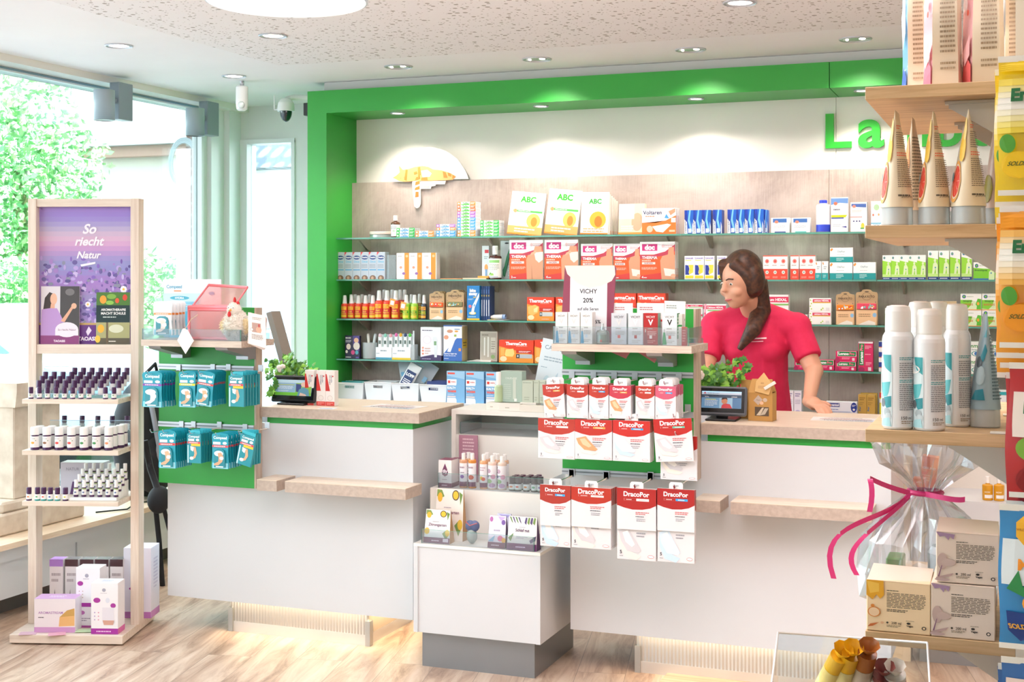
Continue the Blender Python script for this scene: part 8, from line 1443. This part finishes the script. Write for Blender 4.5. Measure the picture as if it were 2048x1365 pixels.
# hanging candy bags at the front of the upright
def candy(x0, y0, y1, Y, col, lab, art, n=1, ex=None, grp=None):
    a = PX(x0, Y); w_ = .098; zt, zb = PZ(x0 + 30, y0, Y), PZ(x0 + 30, y1, Y); h = zt - zb; nx, nz = 8, 10; t_ = .016
    for j_ in range(n):
        m = MB(); rr = random.Random(x0 + j_)
        for s_ in (-1, 1):
            g_ = []
            for j in range(nz + 1):
                for i in range(nx + 1):
                    u, v_ = i / nx, j / nz; b2 = (math.sin(PI * u) ** .5) * (math.sin(PI * min(max((v_ - .04) / .92, 0), 1)) ** .5); g_.append((w_ * (u + .012 * math.sin(v_ * 9 + j_)), s_ * t_ / 2 * b2 * rr.uniform(.75, 1.15), h * v_))
            fs = [(j * (nx + 1) + i, j * (nx + 1) + i + 1, (j + 1) * (nx + 1) + i + 1, (j + 1) * (nx + 1) + i) for j in range(nz) for i in range(nx)]
            m.add(g_, fs if s_ < 0 else [q[::-1] for q in fs], M(col, .22, 0, .5), True)
        m.box(0, w_, -.0006, .0006, -.004, .003, M('#f3f0e6', .4)); m.box(0, w_, -.0006, .0006, h - .004, h + .004, M('#f3f0e6', .4))
        def mp(u, v_, o): b2 = (math.sin(PI * min(max(u, .001), .999)) ** .5) * (math.sin(PI * min(max((v_ - .04) / .92, .001), .999)) ** .5); return (w_ * (u + .012 * math.sin(v_ * 9)), -t_ * .6 * b2 - .0008 - o, h * v_)
        A_ = []
        for c in art:                                   # subdivide the broad fills so they follow the bulge
            if c[0] == 'r' and (c[3] - c[1]) > .2:
                for i in range(6):
                    for k2 in range(4): A_.append(('r', c[1] + (c[3] - c[1]) * i / 6, c[2] + (c[4] - c[2]) * k2 / 4, c[1] + (c[3] - c[1]) * (i + 1) / 6, c[2] + (c[4] - c[2]) * (k2 + 1) / 4, c[5]))
            else: A_.append(c)
        m.art(A_, mp, start=.0008, step=.00003, aspect=w_ / h)
        m.build('candy_bag', loc=(a - (.004 * (j_ % 2)), Y + .017 * j_, zb - .014 * j_), rot=(.0, .0, .0), label=lab if n == 1 else '%s, %s' % (lab, nthback(j_, n)), cat='candy bag', group=grp)
    return a, zt
def GRD(bg):
    a = lin(bg)[:3]; h = [int(bg[i:i + 2], 16) for i in (1, 3, 5)]; t = (243, 238, 226)
    return ['#%02x%02x%02x' % tuple(round(h[k] + (t[k] - h[k]) * f) for k in range(3)) for f in (.2, .45, .7, .9, 1, 1, .85, .6, .3)]
EMK = lambda bg, frt, nm, sub, sc: [('r', .0, .44 + .044 * i, 1, .49 + .044 * i, sc2) for i, sc2 in enumerate(GRD(bg))] + [('e', .7, .3, .38, .22, frt), ('e', .7, .3, .3, .17, '#fbe9c0'), ('e', .7, .3, .27, .15, frt), ('t', 'Em-eukal', .16, .66, .97, .78, '#1f6a3a', .05), ('t', sub, .45, .56, .9, .62, sc, .03), ('e', .25, .2, .22, .1, frt), ('t', 'SOLDAN', .1, .18, .4, .24, '#4a5a1c', .02, .5), ('e', .12, .36, .1, .07, '#4f9a2c')]
hk = []
hk.append(candy(1996, 118, 385, 1.83, '#f0cf1f', 'yellow lemon candy bag', EMK('#f0cf1f', '#f3c81e', '', 'Zitrone', '#c8a41c') + [('r', .0, .9, 1, .96, '#efc91c')], 5, grp='yellow lemon candy bags'))
hk.append(candy(1999, 418, 690, 1.82, '#f2a428', 'orange ginger candy bag', EMK('#f2a428', '#f29a20', '', 'Ingwer', '#e8582c') + [('r', 0, .86, 1, .96, '#f09a1c')], 4, grp='orange ginger candy bags'))
hk.append(candy(2018, 732, 990, 1.83, '#b8262a', 'dark red cherry candy bag', [('r', .05, .45, .95, .8, '#eddfd4'), ('t', 'Em-eukal', .18, .62, .94, .74, '#1f6a3a', .05), ('e', .3, .36, .22, .1, '#7fae3c'), ('e', .65, .28, .25, .16, '#d8302c'), ('e', .35, .12, .28, .12, '#8f1c22'), ('l', .3, .52, .9, .56, 1, '#b8342c')], 3, grp='dark red cherry candy bags'))
hk.append(candy(1998, 1016, 1292, 1.82, '#2f86c0', 'blue mango candy bag', [('r', .04, .45, .96, .78, '#dfe9ec'), ('p', [(.3, .95), (.42, .9), (.42, .8), (.3, .74), (.2, .8), (.2, .9)], '#f0b42c'), ('t', 'WILD BIENE', .2, .83, .42, .87, '#b87a1c', .03), ('t', 'MANGO', .24, .55, .97, .65, '#f0962c', .04), ('p', [(.1, .42), (.25, .56), (.3, .44), (.45, .5), (.34, .36)], '#2f8a4a'), ('e', .52, .32, .24, .09, '#f2a32c'), ('e', .6, .24, .24, .07, '#ee8a2c'), ('p', [(.08, .26), (.5, .24), (.46, .1), (.26, .04), (.1, .12)], '#1c3f86'), ('t', 'SOLDAN', .12, .12, .46, .18, '#f0b43c', .03, -.4)], 1))
hk.append(candy(2002, 1322, 1560, 1.83, '#2a66a8', 'deep blue candy bag at the very bottom right', [('r', .05, .7, .9, .86, '#ecd8cc'), ('l', .15, .72, .85, .84, 2, '#c8483c')], 4, grp='deep blue candy bags'))
for a, z in hk: m = MB(); X = a - GX0 + .05; m.tube([(X, 0, z - .008), (X, -.14, z - .008), (X, -.145, z + .006)], .002, CHROME, 8); m.build('hook', gd)
# clear bin with candy rolls
bx = empty('candy_bin', (PX(1700, 1.78), 1.78, .8005), .1, label='clear acrylic bin with candy rolls at the bottom edge of the picture', cat='bin'); hb = .22; m = MB()
for x in (-.1, .1): m.add([(x, -.05, 0), (x, .11, 0), (x, .11, hb + .03), (x, -.05, hb - .02)], [(0, 1, 2, 3)], ACRYL)
m.box(-.1, .1, -.052, -.05, 0, hb - .03, ACRYL); m.box(-.1, .1, .11, .112, 0, hb + .03, ACRYL); m.box(-.1, .1, -.05, .11, 0, .15, ACRYL); m.tube([(-.1, .11, hb + .03), (.1, .11, hb + .03)], .0016, M('#f4f4f6', .2), 6); m.tube([(-.1, -.05, hb - .02), (-.1, .11, hb + .03)], .0014, M('#f4f4f6', .2), 6); m.tube([(.1, -.05, hb - .02), (.1, .11, hb + .03)], .0014, M('#f4f4f6', .2), 6); m.build('bin_walls', bx)
for i, (x0, c, c2, nm) in enumerate(((1655, '#f2c02c', '#f6e08a', 'yellow candy roll with a twisted end, in the clear bin'), (1683, '#f0bc24', '#f4e6a0', 'second yellow candy roll lying in the clear bin'), (1722, '#a8642c', '#c9b8a4', 'copper coloured candy roll in the clear bin'), (1765, '#8a4a44', '#e0dcd4', 'dark red twisted sweet in the clear bin'), (1790, '#d6d0c4', '#9a5048', 'pale twisted sweet in the clear bin'))):
    q = P(x0, 1345 if i < 3 else 1352, Y=1.80); m = MB(); L_ = .05 if i < 3 else .016; m.tube([(0, 0, -L_), (0, 0, L_)], .0125 if i < 3 else .014, M(c, .3), 16); m.tube([(0, 0, -L_ * .3), (0, 0, L_ * .5)], .0128 if i < 3 else .0142, M(c2, .3), 16)
    for s_ in (-1, 1): m.lathe([(.004, s_ * L_), (.012, s_ * (L_ + .012)), (.014, s_ * (L_ + .016))], M(c, .3), 8, cap=False)
    m.build('candy_roll', loc=(q.x, q.y, q.z - .01), rot=(.5, .45 - .1 * i, 0), label=nm, cat='candy')

# ================================================================== SMALL UNIT BEYOND THE RIGHT COUNTER
rc = empty('low_cabinet', (PX(1822, 5.56), 5.56, 0), label='white low cabinet with orange boxes beyond the right counter', cat='cabinet'); zt_ = PZ(1990, 1003, 5.6)
m = MB(); m.box(0, 1.3, 0, .38, .1, zt_, LACQ); m.box(.05, .054, -.001, 0, .1, zt_, M('#b9a894')); m.build('cabinet_body', rc); m = MB(); m.box(.03, 1.3, .04, .36, 0, .1, M('#8f9296', .4)); m.build('plinth', rc)
m = MB(); m.box(-.11, -.003, .02, .12, 0, TOP - .01, M('#e4d3ba', .5)); m.box(-.11, -.003, -.0, .02, .77, .80, M('#f0e2cc', .5)); m.build('side_post', rc); m = MB(); m.box(0, 1.3, .34, .38, zt_, 1.0, M('#e9e2d6', .5)); m.build('rear_panel', rc)
def RB(x0, x1, y0, Y, col, art, lab, rz=0, cat='box'): return S('orange_gift_box' if col == '#e8702c' else 'gift_box', x0, x1, y0, 0, col, art, lab, cat, Y=Y, zb=zt_, rz=rz, d=.06)
RB(1826, 1850, 958, 5.66, '#e8702c', [('t', 'VITA', .15, .7, .85, .82, '#f6dcc8', .02), ('l', .15, .2, .8, .5, 3, '#f0a070')], 'small orange box with pale letters beside the ribbon of the gift bag'); o = RB(1806, 1838, 912, 5.74, '#e8702c', [('t', 'GESUND', .1, .62, .9, .72, '#f6e6da', .02), ('l', .12, .3, .7, .5, 3, '#f0a880')], 'taller orange box with white capitals beyond the right counter'); o.rotation_euler = (0, .12, 0); o.location.x += .06
for i, x in enumerate((1975, 1998)): pbottle('amber_bottle', x, 22, 955, 0, '#d99a1c', '#f3f1ec', ('amber liquid soap bottle nearer the gift bag', 'amber liquid soap bottle nearer the red candy bag')[i], None, [('t', 'NOW', .2, .5, .8, .62, '#f6e8c4', .03), ('r', .3, .1, .9, .35, '#f3f0e8')], Y=5.6, zb=zt_, zlab=(.05, .6), shoulder=.66, capz=.72, neck=.4, capr=.45)

# ================================================================== PERSON
YP = 5.9
def W(px, py, Y=YP): return P(px, py, Y=Y)
def blob(name, shapes, mat, voxel, parent, smooth=3, clip=None):
    m = MB()
    for s_ in shapes:
        if s_[0] == 'b': m.ball(s_[1], s_[2], mat, 24, 16)
        else: m.tube(s_[1], s_[2], mat, 16)
    me = bpy.data.meshes.new('t'); me.from_pydata(m.v, [], m.f); o = bpy.data.objects.new('t', me); COL.objects.link(o)
    for s_ in shapes: pass
    r_ = o.modifiers.new('r', 'REMESH'); r_.mode = 'VOXEL'; r_.voxel_size = voxel; s2 = o.modifiers.new('s', 'SMOOTH'); s2.iterations = smooth; s2.factor = .6
    bpy.context.view_layer.update(); res = bpy.data.meshes.new_from_object(o.evaluated_get(bpy.context.evaluated_depsgraph_get())); bpy.data.objects.remove(o)
    res.materials.clear(); res.materials.append(mat); res.polygons.foreach_set('use_smooth', [True] * len(res.polygons)); q = bpy.data.objects.new(name, res); COL.objects.link(q); q.parent = parent; return q
pr = empty('person', (W(1520, 800).x, YP, 0), label='person with long brown hair in a pink shirt bending over the right counter', cat='person')
O = pr.location
def L(px, py, Y): q = P(px, py, Y=Y); return Vector((q.x - O.x, q.y - O.y, q.z))
def hand(w_, d, side, n_=None):
    """palm, four unequal bent fingers and a thumb that leaves the side of the palm"""
    d = d.normalized(); up = Vector((0, 0, 1)); s_ = d.cross(up).normalized() * side; nn = s_.cross(d).normalized() * side; sh = [('b', tuple(w_ + d * .045), (.036, .036, .02)), ('t', [w_ - d * .02, w_ + d * .05], [.024, .03])]
    for i, (o_, ln) in enumerate(((-.026, .066), (-.009, .078), (.009, .073), (.025, .056))):
        a = w_ + d * .075 + s_ * o_; b_ = a + d * ln * .45 - up * .004; c = b_ + d * ln * .33 - up * .014; e = c + d * ln * .2 - up * .012; sh.append(('t', [a - d * .02, b_, c, e], [.0095, .0088, .008, .0068]))
    a = w_ + d * .02 - s_ * .028; sh.append(('t', [a, a + d * .028 - s_ * .022, a + d * .055 - s_ * .028 - up * .006], [.012, .0105, .0085])); return sh
HC = L(1482, 563, 5.82); fd = Vector((-.62, -.74, -.25)).normalized(); sd = fd.cross(Vector((0, 0, 1))).normalized(); ud = sd.cross(fd).normalized()
sk = M('#dba184', .5); H_ = lambda a, b_, c: HC + sd * a + fd * b_ + ud * c
ShL, ShR = L(1432, 652, 5.95), L(1592, 655, 5.95); nb = L(1512, 640, 5.97); hip = L(1525, 900, 6.12)
eR, wR = L(1628, 742, 5.88), L(1618, 806, 5.57); eL, wL = L(1408, 742, 5.84), L(1452, 806, 5.56)
wR.z = TOP + .035; wL.z = TOP + .035; dR = Vector((.6, -.75, -.1)); dL = Vector((.45, -.85, -.1))
headS = [('b', tuple(H_(0, 0, .02)), (.077, .088, .1)), ('b', tuple(H_(0, .03, -.03)), (.06, .062, .08)), ('b', tuple(H_(0, .055, -.085)), (.03, .03, .024)), ('t', [H_(0, .088, .02), H_(0, .104, -.022)], [.009, .013]), ('b', tuple(H_(0, .082, -.062)), (.022, .014, .012)), ('b', tuple(H_(.079, -.01, -.01)), (.012, .018, .03)), ('b', tuple(H_(-.079, -.01, -.01)), (.012, .018, .03)), ('b', tuple(H_(.04, .064, -.03)), (.024, .022, .022)), ('b', tuple(H_(-.04, .064, -.03)), (.024, .022, .022))]
fl = Vector((0, 0, 0)); legs = [('t', [hip + Vector((s_ * .09, 0, 0)), hip + Vector((s_ * .1, .02, -.40)) , Vector((hip.x + s_ * .1, hip.y + .06, .09))], [.085, .055, .038]) for s_ in (-1, 1)]
feet = [('t', [Vector((hip.x + s_ * .1, hip.y + .09, .04)), Vector((hip.x + s_ * .1, hip.y - .12, .035))], [.04, .034]) for s_ in (-1, 1)]
arms = [('t', [ShL, eL], [.052, .040]), ('t', [eL, wL], [.038, .025]), ('t', [ShR, eR], [.052, .040]), ('t', [eR, wR], [.038, .025]), ('b', tuple(eL), (.041,) * 3), ('b', tuple(eR), (.041,) * 3)]
torso = [('t', [nb, H_(0, -.02, -.06)], [.055, .05]), ('t', [ShL, ShR], [.05, .05]), ('t', [nb + Vector((0, 0, -.06)), L(1516, 760, 6.02), hip], [.12, .115, .13]), ('b', tuple(nb + Vector((0, -.01, -.1))), (.15, .1, .12)), ('b', tuple(hip), (.16, .12, .12))]
body = blob('body', headS + arms + torso + legs + feet + hand(wR, dR, 1) + hand(wL, dL, -1), sk, .0052, pr, 3)
PKS = noisy('raspberry_pink_cotton', '#d81f4e', '#e02858', 20, .8); 
blob('shirt', [('t', [ShL + Vector((-.01, 0, .0)), ShL.lerp(eL, .72)], [.064, .06]), ('t', [ShR, ShR.lerp(eR, .72)], [.064, .06]), ('t', [ShL, ShR], [.066, .066]), ('b', tuple(ShL), (.07, .07, .068)), ('b', tuple(ShR), (.07, .07, .068)), ('t', [nb + Vector((0, 0, .02)), ShL], [.075, .06]), ('t', [nb + Vector((0, 0, .02)), ShR], [.075, .06]), ('b', tuple(ShL.lerp(eL, .3)), (.063, .063, .063)), ('b', tuple(ShR.lerp(eR, .3)), (.063, .063, .063)), ('t', [nb + Vector((0, 0, -.05)), L(1514, 760, 6.0), hip + Vector((0, 0, .0))], [.142, .140, .155]), ('b', tuple(nb + Vector((0, -.012, -.1))), (.16, .125, .13)), ('b', tuple(nb + Vector((-.06, -.07, -.13))), (.07, .06, .06)), ('b', tuple(nb + Vector((.06, -.07, -.13))), (.07, .06, .06)), ('b', tuple(hip + Vector((0, 0, .02))), (.185, .145, .12)), ('b', tuple(nb + Vector((0, 0, .005))), (.1, .085, .05))], PKS, .007, pr, 4)
m = MB(); q = nb + Vector((.03, -.148, -.1)); m.box(-.045, .045, -.001, 0, 0, .006, M('#f6d8de', .6)); m.box(-.04, .03, -.001, 0, -.012, -.008, M('#f0b8c4', .6)); m.build('shirt_print', pr, loc=(q.x, q.y - .005, q.z + .02), rot=(-.1, -.06, 0))
blob('trousers', [('t', [hip + Vector((s_ * .09, 0, .02)), hip + Vector((s_ * .1, .02, -.40)), Vector((hip.x + s_ * .1, hip.y + .06, .1))], [.105, .075, .06]) for s_ in (-1, 1)] + [('b', tuple(hip - Vector((0, 0, .03))), (.175, .135, .12))], M('#2a2c36', .8), .01, pr, 3)
blob('shoe', [('t', [Vector((hip.x + s_ * .1, hip.y + .1, .048)), Vector((hip.x + s_ * .1, hip.y - .14, .042))], [.047, .042]) for s_ in (-1, 1)], M('#e6e6e4', .6), .008, pr, 2)
HR = noisy('brown_hair', '#34201a', '#5a3624', 60, .5)
blob('hair', [('b', tuple(H_(0, -.022, .04)), (.088, .09, .098)), ('b', tuple(H_(.05, -.03, .0)), (.05, .07, .08)), ('b', tuple(H_(-.05, -.03, .0)), (.05, .07, .08)), ('t', [H_(-.03, .05, .1), H_(-.07, .02, .03), H_(-.085, -.0, -.05)], [.025, .028, .022]), ('t', [H_(.03, .05, .1), H_(.07, .02, .03), H_(.085, -.0, -.05)], [.025, .028, .022]),
              ('t', [H_(0, -.07, -.02), L(1522, 622, 5.9), L(1506, 660, 5.80), L(1478, 700, 5.79)], [.06, .045, .036, .012])], HR, .0055, pr, 3)
for s_ in (-1, 1):
    m = MB(); c = H_(s_ * .031, .074, .008); m.ball(tuple(c), (.0115, .009, .008), M('#f1ece6', .2), 12, 8); c2 = c + fd * .006; m.ball(tuple(c2), (.005, .005, .005), M('#3a2418', .2), 10, 8); m.build('eye', pr)
    m = MB(); m.tube([H_(s_ * .015, .09, .028), H_(s_ * .032, .088, .034), H_(s_ * .048, .076, .029)], .0028, HR, 6); m.build('eyebrow', pr)
m = MB(); m.tube([H_(-.022, .085, -.058), H_(-.008, .095, -.06), H_(.008, .095, -.06), H_(.022, .085, -.058)], [.0022, .0048, .0048, .0022], M('#b8585a', .4), 8); m.build('mouth', pr)
